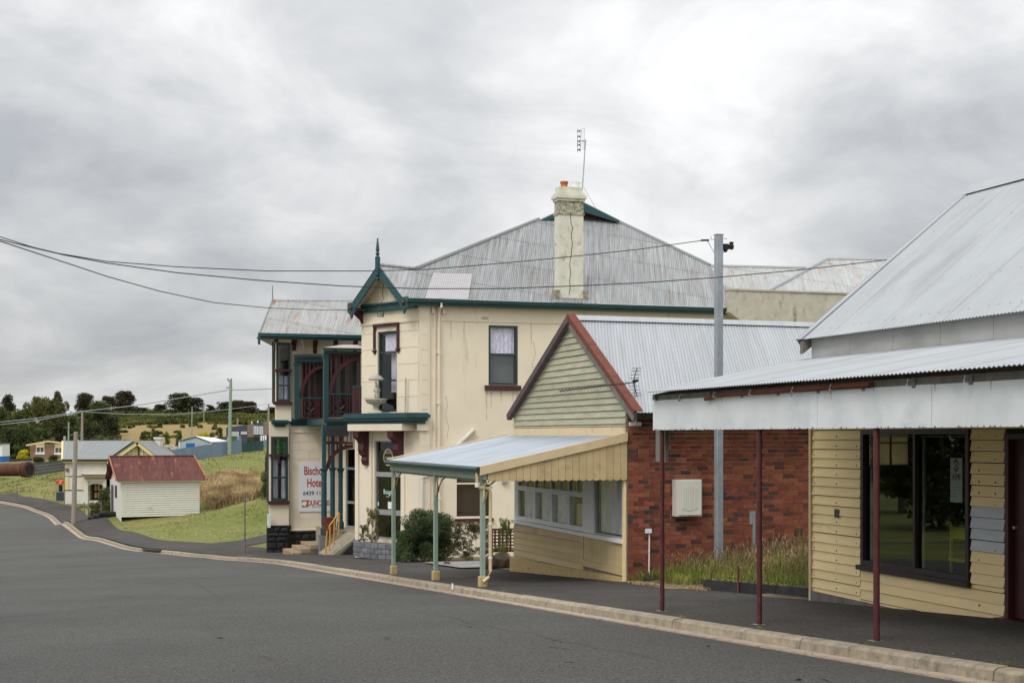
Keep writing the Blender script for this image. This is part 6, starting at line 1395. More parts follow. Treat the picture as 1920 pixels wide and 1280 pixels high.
    m.tube([tuple(P0-ax*.05+Vector((0, 0, .03))), tuple(P0+ax*.1+Vector((0, 0, .03)))], .03, 6); m.build('reflector', DARK, Y)
poles_and_wires()

# ------------------------------------------------------------------ things on and around the hotel
def hotel_things():
    FW = FS(70.0)
    # the hotel's sign board
    x0, z1 = FW.px(561, 868, .06); x1, z0 = FW.px(620, 958, .06); S_ = thing('hotel_sign', (x0, 69.9, z0), 'white board with red and black lettering on the hotel wing wall', 'sign')
    MB(FW).box(x0, x1, .03, .06, z0, z1).build('board', mat('sign_white', (.74, .76, .82), .5, .02, 2), S_)
    w, h = x1-x0, z1-z0; c = (x0+x1)/2
    text_obj(S_, FW, c, .062, z1-h*.165, 'Bischoff', h*.175, RED, sx=.60, bold=.012); text_obj(S_, FW, c, .062, z1-h*.415, 'Hotel', h*.175, RED, sx=.60, bold=.012)
    text_obj(S_, FW, c, .062, z1-h*.625, '6439 1188', h*.085, INK, sx=.98, bold=.004); text_obj(S_, FW, c+w*.12, .062, z1-h*.83, 'DUNCANS', h*.11, RED, sx=.62, bold=.010)
    text_obj(S_, FW, c+w*.12, .062, z1-h*.905, 'GREAT COUNTRY HOSPITALITY', h*.018, INK, sx=.80)
    a0, a1 = x0+w*.08, x0+w*.285; q0, q1 = z1-h*.91, z1-h*.76; m = MB(FW).box(a0, a1, .06, .062, q0, q1); m.build('logo_square', mat('logo_orange', (.48, .16, .04), .6), S_)
    m = MB(FW); cc, cz = (a0+a1)/2-.03, (q0+q1)/2; m.poly([(cc+.13*cos(k*.7)*(1.2 if k % 2 else .8), .0635, cz+.12*sin(k*.7)*(1 if k % 3 else .8)) for k in range(9)]); m.build('logo_mark', PAPER, S_)
    # fountain with two figures under a parasol, standing on the balcony
    k0 = FA.px(705, 772, .42); b = FA.p(k0[0], .42, .87); U = thing('garden_fountain', b, 'small cast stone fountain with figures under an umbrella on the balcony', 'fountain')
    T, Sx, Z = b; h = lambda y: at_s(705, y, Sx)[2]; f = (h(702)-Z)/1.40
    MB().lathe(b, [(0, 0), (.30*f, 0), (.30*f, .04), (.20*f, .08), (.12*f, .14), (.09*f, .24), (.14*f, .32), (.30*f, .38), (.37*f, .44), (.38*f, .50), (.43*f, .52), (.43*f, .56), (.36*f, .56), (.2*f, .52), (0, .52)], 20).build('bowl', STATUE, U, smooth=True)
    m = MB()
    for i in range(16): a = i*pi/8; m.tube([(T+.30*cos(a)*f, Sx+.30*sin(a)*f, Z+.38), (T+.37*cos(a)*f, Sx+.37*sin(a)*f, Z+.48)], .018, 4)
    m.build('fluting', STATUE, U)
    MB().lathe(b, [(0, .52), (.10, .52), (.05, .60), (.035, .9), (.03, 1.24), (0, 1.24)], 8).build('stem', STATUE, U)
    MB().lathe((T, Sx, Z), [(.0, 1.40*f+.02), (.08, 1.39*f), (.20, 1.345*f), (.29, 1.27*f), (.31, 1.22*f), (.29, 1.20*f), (.18, 1.25*f), (0, 1.27*f)], 16).build('umbrella', MOULD, U, smooth=True)
    def figure(dx, dy, face):
        bm = bmesh.new(); me = bpy.data.meshes.new('figure'); pts = {'pel': (0, 0, .20, .062), 'che': (0, 0, .36, .066), 'nec': (0, 0, .43, .026), 'hea': (0, -.01*face, .50, .056), 'top': (0, -.01*face, .545, .038),
                 'shl': (-.07, 0, .40, .032), 'ell': (-.11, -.04, .31, .024), 'hal': (-.05, -.09, .34, .018), 'shr': (.07, 0, .40, .032), 'elr': (.10, -.02, .48, .024), 'har': (.05, -.0, .58, .018),
                 'hil': (-.04, 0, .16, .05), 'knl': (-.045, -.03, .08, .036), 'fol': (-.045, 0, .0, .025), 'hir': (.04, 0, .16, .05), 'knr': (.05, -.04, .09, .036), 'for': (.05, -.0, .0, .025)}
        V = {k: bm.verts.new((v[0]*face, v[1]*face, v[2])) for k, v in pts.items()}
        for a, c_ in (('pel', 'che'), ('che', 'nec'), ('nec', 'hea'), ('hea', 'top'), ('che', 'shl'), ('shl', 'ell'), ('ell', 'hal'), ('che', 'shr'), ('shr', 'elr'), ('elr', 'har'), ('pel', 'hil'), ('hil', 'knl'), ('knl', 'fol'), ('pel', 'hir'), ('hir', 'knr'), ('knr', 'for')): bm.edges.new((V[a], V[c_]))
        bm.verts.index_update(); rad = [pts[k][3] for k in pts]; bm.to_mesh(me); bm.free(); me.materials.append(STATUE); o = lnk(bpy.data.objects.new('figure', me), U); sk = o.modifiers.new('skin', 'SKIN')
        for i, r in enumerate(rad): me.skin_vertices[0].data[i].radius = (r, r); me.skin_vertices[0].data[i].use_root = (i == 0)
        o.modifiers.new('sub', 'SUBSURF').levels = 1; o.modifiers['sub'].render_levels = 2; o.location = (dx, dy, .54)
        return o
    figure(-.03, -.07, 1); figure(.07, .04, -1)
    # weathered strip, floodlight cage, dangling cable
    k1 = FA.px(760, 772, .15); p0 = FA.p(k1[0], .15, .87); p1 = FA.p(FA.px(761, 708, .15)[0], .15, FA.px(761, 708, .15)[1]); o = MB().tube([p0, p1], .035, 5).build('timber_strip', STUCCO); setp(o, 'narrow weathered timber strip standing on the balcony near the pilaster', 'post')
    q = lambda x, y, n=.5: FA.p(FA.px(x, y, n)[0], n, FA.px(x, y, n)[1]); L_ = thing('floodlight', q(713, 588), 'caged floodlight hanging below the teal gable beam', 'lamp'); m = MB()
    for y in (583, 588, 593): m.tube([q(708, y), q(709, y, .65), q(718, y, .65), q(719, y), q(718, y, .35), q(709, y, .35), q(708, y)], .012, 4)
    for x in (708, 713, 719): m.tube([q(x, 583), q(x, 594)], .012, 4)
    m.build('cage', DARK, L_); MB().lathe(q(714, 592), [(0, -.05), (.12, -.03), (.12, .1), (0, .12)], 10).build('lamp_body', ALU, L_)
    wire('lamp_cable', [q(719, 532, .1), q(717, 550, .15), q(719, 560, .1), q(713, 572, .2), q(711, 582, .4)], .012, 'brown cable looping down the gable to the floodlight', material=RUSTF)
    # newel post with ball and the short rail beside it
    q2 = lambda x, y: at_s(x, y, 57.2); N_ = thing('balcony_rail', q2(686, 775), 'short teal and maroon railing ending at a ball topped newel', 'railing'); bx = q2(686, 775); t_ = bx[0]
    MB().box(t_-.07, t_+.07, 57.13, 57.27, .6, q2(686, 722)[2]).lathe((t_, 57.2, q2(686, 722)[2]), [(0, 0), (.09, 0), (.05, .04), (.10, .12), (.10, .18), (0, .25)], 10).build('newel', TEAL, N_)
    tl = q2(662, 725)[0]; MB().box(tl, t_-.07, 57.16, 57.24, q2(670, 724)[2]-.04, q2(670, 724)[2]+.03).build('top_rail', TEAL, N_)
    for x, mt in ((664, MAROON), (668, MAROON), (676, MAROON), (681, MAROON)): a = q2(x, 750)[0]; MB().box(a-.045, a+.045, 57.17, 57.23, .7, q2(670, 724)[2]-.04).build('baluster', mt, N_)
    MB().box(tl-.05, t_+.02, 57.15, 57.25, .72, .98).build('bottom_rail', MAROON, N_)
    # yellow handrail along the ramp
    q = lambda x, y: at_s(x, y, 60.6); Hn = thing('handrail', q(612, 1040), 'yellow painted pipe handrail with four posts beside the entrance ramp', 'handrail')
    MB().tube([q(610, 1040), q(613, 997), q(618, 985), q(636, 961), q(638, 964)], .035, 7).build('rail', YRAIL, Hn, smooth=True)
    for x, y0, y1 in ((617.5, 1028, 987), (625.5, 1016, 975), (634.5, 1005, 964)): MB().tube([q(x, y0), q(x+1.5, y1)], .032, 7).build('post', YRAIL, Hn)
    for x, y in ((609, 1041), (617, 1029), (625, 1017)): p = q(x, y); MB().lathe(p, [(0, -.06), (.08, -.06), (.08, .0), (0, .0)], 8).build('base_plate', YRAIL, Hn)
    # pot plant at the foot of the columns
    b = at_s(614, 1001, 63.0); Z0 = FS(63.5).px(640, 993)[1]; Pt = thing('pot_plant', (b[0]+.1, 63.1, Z0), 'dark red pot with green plant behind the front teal column', 'pot plant')
    MB().lathe((b[0]+.1, 63.1, Z0), [(0, -.1), (.24, -.1), (.32, .55), (.35, .6), (.3, .6), (0, .55)], 12).build('pot', POTR, Pt, smooth=True)
    V, Fc = leaf_cloud([(b[0]+.1+.2*cos(i), 63.1+.2*sin(i), Z0+.72+.05*(i % 3), .18, .18, .16) for i in range(7)], 420, .05, .2); raw_mesh('leaves', V, Fc, F_MID, (b[0]+.1, 63.1, Z0), Pt)
    # curved block planter in front of the glazed door
    c = FA.p(1.35, .35, 0); gz = P(50.5); zt_ = at_s(735, 1023, 50.9)[2]; Pl = thing('planter', (c[0], c[1], gz), 'curved grey block planter below the glazed hotel door', 'planter'); R_ = 1.8
    def arc(r0, r1, z0, z1, a0, a1, nm, mt, seg=3):
        m = MB(); vs = []
        for i in range(seg+1):
            a = a0+(a1-a0)*i/seg
            for r in (r0, r1):
                for z in (z0, z1): p = FA.p(1.42+r*sin(a), .2+r*cos(a)*.62, z); vs.append(p)
        fs = []
        for i in range(seg): o = 4*i; fs += [(o, o+4, o+5, o+1), (o+2, o+3, o+7, o+6), (o+1, o+5, o+7, o+3), (o, o+2, o+6, o+4)]
        fs += [(0, 1, 3, 2), (4*seg, 4*seg+2, 4*seg+3, 4*seg+1)]; m.add(vs, fs); return m.build(nm, mt, Pl)
    A0, A1 = -1.35, 1.35; hh = (zt_-gz+.1)/3
    for row in range(3):
        nb = 13; off = .5*(row % 2)/nb*(A1-A0)
        for i in range(nb+(row % 2)):
            a0 = max(A0, A0+(A1-A0)*i/nb-off); a1 = min(A1, A0+(A1-A0)*(i+1)/nb-off)
            if a1-a0 > .03: arc(R_*.88+random.uniform(-.01, .02), R_+random.uniform(-.02, .03), gz-.1+row*hh+.008, gz-.1+(row+1)*hh-.008, a0+.006, a1-.006, 'block', STONEG)
    arc(.1, R_*.88, gz-.1, zt_-.07, A0, A1, 'soil', SOIL, 8)
    for (da, dn, w_, h_, key, mt, lb, nm, cat) in ((1.75, .75, .75, 1.45, 'loose', F_OLIVE, 'feathery green shrub growing in the block planter', 'planter_shrub', 'shrub'), (2.6, .6, .5, .75, 'loose', F_MID, 'small spindly shrub at the left end of the block planter', 'planter_shrub', 'shrub')):
        p = FA.p(da, dn, zt_-.12); tree_at(p, h_, w_, key, mt, nm, lb, cat=cat, trunk=False)
    # bushes
    b = at_s(802, 1050, 47.6); tree_at((b[0], 47.6, P(47.6)-.05), 1.95*.98, 2.35, 'bush', F_BUSH, 'round_bush', 'big rounded grey green bush between hotel and cottage awning', cat='bush', trunk=False, d=2.2, rz=.4)
    b = at_s(762, 1046, 48.4); tree_at((b[0], 48.4, P(48.4)-.05), 1.2, 1.0, 'bush', F_BUSH, 'round_bush', 'lower left shoulder of clipped bush behind the first sage post', cat='bush', trunk=False, rz=1.9)
    b = at_s(880, 1046, 46.5); tree_at((b[0], 46.5, P(46.5)), 1.45, 1.9, 'loose', F_PURP, 'sparse_shrub', 'sparse purplish brown shrub below the brown blind window', cat='shrub', trunk=False, rz=.2)
    b = at_s(948, 1010, 41.0); tree_at((b[0], 41.0, P(41)+.35), 1.15, .5, 'loose', F_BRIGHT, 'climbing_shrub', 'bright green slender shrub at the left corner of the cottage', cat='shrub', trunk=False)
    b = at_s(942, 1046, 40.0); tree_at((b[0], 40.0, P(40)+.1), .55, .9, 'loose', F_OLIVE, 'ground_plant', 'low leafy plant among the rocks by the cottage', cat='plant', trunk=False)
    # lattice fence, rocks
    F = FS(46.3); a0, z1 = F.px(921, 991); a1, z0 = F.px(956, 1034); Lf = thing('lattice_fence', (a0, 46.3, z0), 'low maroon square lattice fence panel beside the cottage corner', 'fence')
    for a in (a0, a1+.3): MB(F).box(a-.05, a+.05, -.05, .05, z0-.4, z1).build('post', MAROON, Lf)
    for z in (z0, z1-.06): MB(F).box(a0+.05, a1+.25, -.02, .02, z, z+.07).build('rail', MAROON, Lf)
    n = 7
    for i in range(1, n): a = a0+(a1+.3-a0)*i/n; MB(F).box(a-.03, a+.03, -.012, .012, z0+.07, z1-.06).build('slat', MAROON, Lf)
    for i in range(1, 7): z = z0+(z1-z0)*i/7; MB(F).box(a0+.05, a1+.25, .013, .03, z-.025, z+.025).build('slat', MAROON, Lf)
    for x, y, r, lb in ((922, 1057, .30, 'brown rock at the left of the pair by the cottage plinth'), (940, 1058, .34, 'taller brown rock touching the cottage plinth'), (838, 1050, .12, 'small stone at the edge of the concrete path')):
        b = at_s(x, y, 39.0 if r > .2 else 43); bm = bmesh.new(); bmesh.ops.create_icosphere(bm, subdivisions=2, radius=r)
        for v in bm.verts: v.co *= 1+random.uniform(-.2, .2)
        me = bpy.data.meshes.new('rock'); bm.to_mesh(me); bm.free(); me.materials.append(mat('brown_rock', (.10, .07, .055), .95, .3, 6, .8, 20)); o = lnk(bpy.data.objects.new('rock', me)); o.location = to_world((b[0], b[1], P(b[1])+r*.35)); setp(o, lb, 'rock')
    a, z = FH.px(947, 898, .1); o = MB(FH).box(a-.11, a+.11, 0, .12, z-.15, z+.15).build('wall_meter', ALU); setp(o, 'small grey meter on the hotel wall beside the cottage corner', 'meter')
    # small white box on the stone footing at the far left corner
    a, z = FS(69.45).px(502, 975); o = MB().box(a-.02, a+.12, 69.35, 69.5, z-.35, z+.3).build('utility_box', WHITE); setp(o, 'small white box fixed at the hotel corner above the basalt', 'box')
    # litter on the road
    for x, y, w_, lb, mt in ((413, 1185, .10, 'dry orange leaf lying on the road left of centre', RUSTF), (1497, 1259, .10, 'dry orange leaf on the road near the bottom right', RUSTF), (1328, 1200, .07, 'small brown leaf on the road below the kerb', RUSTF), (850, 1101, .07, 'white scrap of litter stuck in the kerb joint', WHITE)):
        p = on_ground(x, y) if y != 1101 else at_t(850, 1101, 8.33)
        z = p[2]+RW+.055 if y != 1101 else p[2]
        if y == 1101: o = MB().poly([(p[0]-.02, p[1]-.05, z-.04), (p[0]-.03, p[1]+.03, z-.03), (p[0]-.02, p[1]+.06, z+.10), (p[0]-.01, p[1]-.03, z+.09)]).build('litter', mt)
        else:
            o = MB().add([(p[0]-w_/2, p[1], z), (p[0], p[1]-.025, z+.02), (p[0]+w_/2, p[1]+.01, z), (p[0], p[1]+.03, z+.015)], [(0, 1, 2, 3)]).build('fallen_leaf', mt)
        setp(o, lb, 'litter' if y == 1101 else 'leaf')
hotel_things()

# ------------------------------------------------------------------ down the street
def street_far():
    # sign posts without their signs
    for x, yb, yt, r, lb in ((459, 1043, 929, .035, 'bare metal sign post on the footpath left of the hotel'), (32, 941.5, 907, .03, 'thin bare post by the footpath at the far left')):
        p = on_ground(x, yb); k = p[0]*.3069+p[1]*.9518; k = (to_world(p))[1]; t = at_k(x+1, yt, k); o = thing('sign_post', p, lb, 'post'); MB().tube([(p[0], p[1], p[2]-.1), (p[0], p[1], t[2])], r, 7).build('pole', WOOD, o)
        MB().box(p[0]-.1, p[0]+.16, p[1]-.02, p[1]+.02, t[2]-.10, t[2]-.06).build('bracket', WOOD, o)
        MB().lathe((p[0], p[1], p[2]-.02), [(0, 0), (.42, 0), (.36, .05), (0, .06)], 12).build('footing', SOIL, o)
    # old telegraph pole
    p = on_ground(138, 984); k = to_world(p)[1]; t = at_k(142, 811, k); o = thing('telegraph_pole', p, 'short grey timber pole on the footpath in front of the post office', 'pole')
    MB().tube([(p[0], p[1], p[2]-.2), ((p[0]+t[0])/2, p[1], (p[2]+t[2])/2), (t[0], p[1], t[2])], .17, 9, .13).build('shaft', POLEW, o, smooth=True); MB().box(t[0]-.2, t[0]-.12, p[1]-.06, p[1]+.06, t[2]-1.95, t[2]-1.75).box(t[0]+.12, t[0]+.2, p[1]-.05, p[1]+.05, t[2]-.55, t[2]-.45).build('fitting', WHITE, o)
    MB().lathe((t[0], p[1], t[2]), [(0, 0), (.14, 0), (.14, .05), (0, .06)], 8).build('cap', ALU, o)
    # telephone booth
    p = on_ground(113, 941); k = to_world(p)[1]; W_ = 17*k/FPX; H_ = 40*k/FPX; T, S_, Z = p; Bt = thing('phone_booth', p, 'telephone booth with orange top standing beside the post office', 'phone booth'); m = MB(); a, b = T-W_/2, T+W_/2; d = .9
    for x in (a, b-.06):
        for y in (S_, S_+d): m.box(x, x+.06, y, y+.06, Z, Z+H_)
    for z in (Z+.02, Z+H_*.44, Z+H_-.4): m.box(a+.06, b-.06, S_+.003, S_+.05, z, z+.05)
    m.build('frame', ALU, Bt); MB().box(a-.01, b+.01, S_-.02, S_+d+.08, Z+H_-.36, Z+H_).build('roof_sign', PHONER, Bt); MB().box(a+.06, b-.06, S_+.02, S_+.04, Z+.07, Z+H_*.44).build('panel', NAVY, Bt)
    MB().box(a+.06, b-.06, S_+.02, S_+.03, Z+H_*.44+.05, Z+H_-.4).build('pane', GLASS, Bt); MB().box(b-.08, b-.05, S_+.1, S_+d, Z+.07, Z+H_-.4).build('side_panel', SHEDB, Bt); MB().box(T-.15, T+.2, S_+.5, S_+.7, Z+.9, Z+1.5).build('telephone', DARK, Bt)
    m = MB()
    cx, cz = T+.05, Z+H_-.18
    for k_ in range(8): a0, a1 = .6+k_*.5, .6+(k_+1)*.5; m.poly([(cx+.12*cos(a0), S_-.024, cz+.12*sin(a0)), (cx+.12*cos(a1), S_-.024, cz+.12*sin(a1)), (cx+.06*cos(a1), S_-.024, cz+.06*sin(a1)), (cx+.06*cos(a0), S_-.024, cz+.06*sin(a0))])
    m.build('handset_mark', WHITE, Bt)
    p = on_ground(144, 943); k = to_world(p)[1]; o = MB().lathe(p, [(0, 0), (.2, 0), (.26, .38), (0, .38)], 10).build('bin', DGREEN); setp(o, 'small dark green bin by the post office wall', 'bin')
    # white shed with rusty roof
    sg = at_k(222, 965, 93); ks = 93; e = lambda x, y, k: at_k(x, y, k)
    Sh = thing('white_shed', (sg[0], sg[1], sg[2]), 'white weatherboard shed with a rusty red iron roof on the lawn', 'shed')
    A = e(228, 966, 93); Bq = e(374, 962, 95.2); zb = A[2]-.1; zt = e(230, 901, 93)[2]; dv = Vector((Bq[0]-A[0], Bq[1]-A[1])); Ln = dv.length; dv.normalize(); nv = Vector((dv.y, -dv.x)); Fm = Fr((A[0], A[1]), (dv.x, dv.y), (nv.x, nv.y)); D = 4.0
    MB(Fm).box(0, Ln, -D, -.02, zb, zt).build('wall_core', WHITEB, Sh); n = 16; hb = (zt-zb)/n
    for i in range(n): MB(Fm).add([(0, -.02, zb+i*hb), (Ln, -.02, zb+i*hb), (Ln, .035, zb+i*hb), (0, .035, zb+i*hb), (0, -.02, zb+(i+1)*hb-.02), (Ln, -.02, zb+(i+1)*hb-.02), (Ln, .0, zb+(i+1)*hb-.02), (0, .0, zb+(i+1)*hb-.02)], [(0, 3, 2, 1), (4, 5, 6, 7), (0, 1, 5, 4), (1, 2, 6, 5), (2, 3, 7, 6), (3, 0, 4, 7)]).build('weatherboard', WHITEB, Sh)
    zr = zt+1.55; zl = zt+.05; o1 = .35; rid = []
    MB(Fm).add([(0, -.02, zt), (0, -D, zt), (0, -D/2, zr-.15), (.08, -.02, zt), (.08, -D, zt), (.08, -D/2, zr-.15)], [(0, 1, 2), (3, 5, 4), (0, 3, 4, 1), (1, 4, 5, 2), (2, 5, 3, 0)]).build('gable', WHITEB, Sh)
    MB(Fm).box(-.03, .0, -D+.1, -.05, zb-.3, zt).build('end_wall', WHITEB, Sh); f = lambda a, n_, z: Fm.p(a, n_, z)
    corrugated(Sh, [f(-.35, .28, zl-.06), f(Ln+.45, .28, zl-.06), f(Ln+.05, -D/2, zr), f(-.45, -D/2, zr)], tuple(Vector(f(0, .3, zl))-Vector(f(0, -D/2, zr))), RUST, waves=11)
    m = MB().poly([f(-.35, -D-.28, zl-.06), f(Ln+.45, -D-.28, zl-.06), f(Ln+.05, -D/2, zr), f(-.45, -D/2, zr)]); m.build('rear_roof', RUST, Sh)
    MB(Fm).tube([(-.45, -D/2, zr+.02), (Ln+.05, -D/2, zr+.02)], .07, 6).build('ridge_cap', RUST, Sh); MB(Fm).box(-.3, Ln+.4, .06, .18, zl-.16, zl-.05).build('gutter', CREAM2, Sh)
    MB(Fm).tube([(-.40, .28, zl), (-.48, -D/2, zr+.05)], .06, 5).build('verge_cap', mat('orange_rust', (.36, .15, .08), .8), Sh); MB(Fm).tube([(Ln+.45, .28, zl), (Ln+.08, -D/2, zr+.05)], .06, 5).build('verge_cap', MATS['orange_rust'], Sh)
    MB(Fm).box(-.06, -.035, -2.2, -1.5, zb+1.2, zb+2.0).build('shutter', MAROON, Sh); MB(Fm).box(-.06, -.035, -3.6, -2.8, zb, zb+2.0).build('door', NAVY, Sh)
    # post office: L-shaped with striped gable
    k = 118; St = thing('post_office', at_k(180, 941, k), 'old cream and white post office with grey iron roof and striped gable', 'house')
    q = lambda x, y, kk=k: at_k(x, y, kk); X = lambda x, kk=k: q(x, 900, kk)
    wd = Vector((1, 0)); c_, s_ = cos(-TH), sin(-TH); right = Vector((cos(-TH), sin(-TH))); fwd = Vector((sin(TH), cos(TH)))   # picture-plane frame of this house
    Fo = Fr(q(120, 900)[:2], (right.x, right.y), (-fwd.x, -fwd.y)); a = lambda x, kk=k: (x-120)/FPX*kk; z = lambda y, kk=k: (817-y)/FPX*kk; zg = z(944)
    # entrance wing front (x 120-205), gable wing (x 200-300) a little nearer
    ar = (a(166), a(194), z(938), z(902))
    wall(St, Fo, a(122), a(206), zg, z(866), [ar], WHITEB, 'wall', .4); room(St, Fo, *ar, .41, 2.2, mat('porch_inside', (.45, .38, .24), .9))
    m = MB(Fo); cx = (ar[0]+ar[1])/2; rr = (ar[1]-ar[0])/2
    for i in range(10): a0_, a1_ = pi*i/10, pi*(i+1)/10; m.poly([(cx+rr*cos(a0_), .01, ar[3]-.45+rr*.42*sin(a0_)), (cx+rr*cos(a1_), .01, ar[3]-.45+rr*.42*sin(a1_)), (cx+rr*cos(a1_), .01, ar[3]+.02), (cx+rr*cos(a0_), .01, ar[3]+.02)])
    m.build('arch_head', WHITEB, St); MB(Fo).box(ar[0]-.15, ar[1]+.15, .0, .10, z(902), z(899)).build('arch_trim', CREAM2, St)
    MB(Fo).box(a(168), a(182), -1.2, -1.1, z(938), z(900)).build('door', MAROON, St); 
    for x0, x1 in ((170, 174), (176, 180)):
        for y0, y1 in ((934, 924), (920, 903)): MB(Fo).box(a(x0), a(x1), -1.1, -1.08, z(y0), z(y1)).build('door_panel', PEACH, St)
    for y in (893, 919): MB(Fo).box(a(122), a(166) if y > 900 else a(157), .0, .05, z(y), z(y-1.2)).build('band', MAROON, St)
    MB(Fo).box(a(122), a(129), .0, .06, z(918), z(893)).box(a(155), a(159), 0, .06, z(919), z(893)).build('cream_panel', mat('yellow_cream', (.70, .58, .30), .8, .05), St)
    MB(Fo).box(a(159), a(166), 0, .2, zg, z(898)).build('porch_pier', WHITEB, St); MB(Fo).box(a(194), a(200), 0, .2, zg, z(898)).build('porch_pier', WHITEB, St)
    MB(Fo).prism([Fo.p(a(156), .0, z(871)), Fo.p(a(200), .0, z(871)), Fo.p(a(202), .7, z(888)), Fo.p(a(157), .7, z(888))], (0, 0, -.05)).build('porch_roof', SLATE, St); MB(Fo).box(a(157), a(202), .55, .72, z(890.5), z(888.5)).build('porch_fascia', MAROON, St); MB(Fo).box(a(158), a(202), .0, .5, z(894), z(891)).build('porch_beam', MATS['yellow_cream'], St)
    MB(Fo).lathe((a(126), .08, z(880)), [(0, -.12), (.14, -.1), (.14, .12), (0, .14)], 10).build('vent', mat('terracotta_vent', (.25, .11, .06), .8), St)
    # gable wing
    MB(Fo).box(a(203), a(302), -7, -.3, zg, z(868)).build('wing_core', WHITEB, St); MB(Fo).box(a(200), a(302), -.3, .0, z(868)-2.4, z(868)).build('wing_wall', WHITEB, St)
    ga, gp, gb = (a(203), z(867)), (a(260), z(828)), (a(304), z(862)); m = MB(Fo).add([(ga[0], 0, ga[1]), (gb[0], 0, z(867)), (gp[0], 0, gp[1]), (ga[0], -.2, ga[1]), (gb[0], -.2, z(867)), (gp[0], -.2, gp[1])], [(0, 1, 2), (3, 4, 5), (0, 1, 4, 3), (1, 2, 5, 4), (2, 0, 3, 5)]); m.build('gable', MATS['yellow_cream'], St)
    for i in range(9):
        x = 224+i*8.2; top = min((x-203)/57 if x < 260 else (304-x)/44, (x+3.5-203)/57 if x+3.5 < 260 else (304-x-3.5)/44)*39-3
        if top > 3 and abs(x+1.7-260) > 2.5: MB(Fo).box(a(x), a(x+3.8), .0, .04, z(866), z(867-top)).build('gable_strip', WHITEB, St)
    MB(Fo).box(a(259), a(261.5), .0, .08, z(858), z(834)).build('gable_louvre', MAROON, St)
    for p_, q_ in ((ga, gp), ((a(308), z(866)), gp)):
        d = Vector((q_[0]-p_[0], q_[1]-p_[1])).normalized(); nn = Vector((-d.y, d.x)); nn = nn if nn.y > 0 else -nn; u0, u1 = Vector(p_), Vector(q_)
        MB(Fo).add([(v.x, n, v.y) for n in (.1, .45) for v in (u0+nn*.06, u1+nn*.06, u1-nn*.22, u0-nn*.22)], [(0, 1, 2, 3), (4, 5, 6, 7), (0, 1, 5, 4), (1, 2, 6, 5), (2, 3, 7, 6), (3, 0, 4, 7)]).build('barge_board', MATS['yellow_cream'], St)
        MB(Fo).add([(v.x, n, v.y) for n in (-6, .5) for v in (u0+nn*.10, u1+nn*.10, u1+nn*.06, u0+nn*.06)], [(0, 1, 2, 3), (4, 5, 6, 7), (0, 1, 5, 4), (1, 2, 6, 5), (2, 3, 7, 6), (3, 0, 4, 7)]).build('gable_roof', SLATE, St)
    # main roof
    r0 = Fo.p(a(119), .35, z(861)); r1 = Fo.p(a(203), .35, z(861)); pk = at_k(250, 827, k+4.5); lf = at_k(117.5, 828, k+4.5)
    for i in range(12):
        f0, f1 = i/12, (i+1)/12; L0, L1 = Vector(r0).lerp(Vector(r1), f0), Vector(r0).lerp(Vector(r1), f1); T0, T1 = Vector(lf).lerp(Vector(pk), f0), Vector(lf).lerp(Vector(pk), f1); MB().prism([tuple(L0), tuple(L1-(L1-L0)*.02), tuple(T1-(T1-T0)*.02), tuple(T0)], (0, 0, .04)).build('roof_sheet', SLATE, St)
    MB().tube([lf, pk], .1, 5).build('ridge_cap', SLATE, St); MB(Fo).box(a(119), a(204), .3, .45, z(863.5), z(861)).build('gutter', DARK, St); MB(Fo).box(a(121), a(204), .0, .3, z(867), z(863.5)).build('eaves_board', MATS['yellow_cream'], St)
    MB().poly([lf, (lf[0]*2-r0[0], lf[1]*2-r0[1], r0[2]), (pk[0]*2-r1[0], pk[1]*2-r1[1], r1[2]), pk]).build('rear_roof', SLATE, St)
    m = MB(Fo).add([(a(120), 0, zg), (a(120)+1.6, -9, zg), (a(120)+1.6, -9, z(862)), (Fo.px(119, 829, -4.5)[0], -4.5, z(830, k+4.5)), (a(120), 0, z(866))], [(0, 1, 2, 3, 4)]); m.build('end_wall', MATS['yellow_cream'], St)
    MB().tube([Fo.p(a(119), .3, z(862)), lf], .12, 5).build('barge_board', MATS['yellow_cream'], St)
    ac = lambda x: Fo.px(x, 840, -5)[0]; zc = lambda y: z(y, k+5)
    m = MB(Fo).box(ac(293), ac(303), -5.5, -4.5, z(868), zc(823)).box(ac(291), ac(305), -5.6, -4.4, zc(823), zc(819)); m.build('chimney', WHITEB, St); MB(Fo).box(ac(292.5), ac(303.5), -5.55, -4.45, zc(818.9), zc(816.5)).build('chimney_cap', DARK, St)
    # shrub, low hedge and wire fence in front
    tree_px(196, 909, 950, 104, 34, 'shrub', F_MID, 'garden_shrub', 'dark green shrub between the post office door and the white shed', cat='shrub')
    tree_px(181, 938, 957, 100, 34, 'shrub', F_OLIVE, 'garden_shrub', 'low green shrub left of the shrub by the white shed', cat='shrub', trunk=False); tree_px(205, 940, 957, 98, 26, 'shrub', F_OLIVE, 'garden_shrub', 'low spreading shrub right under the white shed corner', cat='shrub', trunk=False)
    Wf = thing('wire_fence', at_k(160, 955, 104), 'low wire fence with grey posts before the post office shrubs', 'fence'); ps = []
    for x, y, k_ in ((158, 952, 110), (166, 960, 104), (172, 955, 106), (190, 968, 96)):
        p = at_k(x, y, k_); p = (p[0], p[1], G(p[0], p[1])); ps.append(p); MB().tube([(p[0], p[1], p[2]-.1), (p[0], p[1], p[2]+1.0)], .05, 6).build('post', WOOD, Wf)
    for h in (.5, .9): MB().tube([(p[0], p[1], p[2]+h) for p in ps], .012, 4).build('wire', ALU, Wf)
    p = at_k(203, 965, 95); Rk = thing('stone_steps', p, 'dark stone steps at the left end of the white shed', 'steps')
    for i in range(3): MB().box(p[0]-1.3+i*.35, p[0]+.5, p[1]-.5, p[1]+.6, p[2]-.3, p[2]-.1+i*.16).build('step', BASALT, Rk)
street_far()

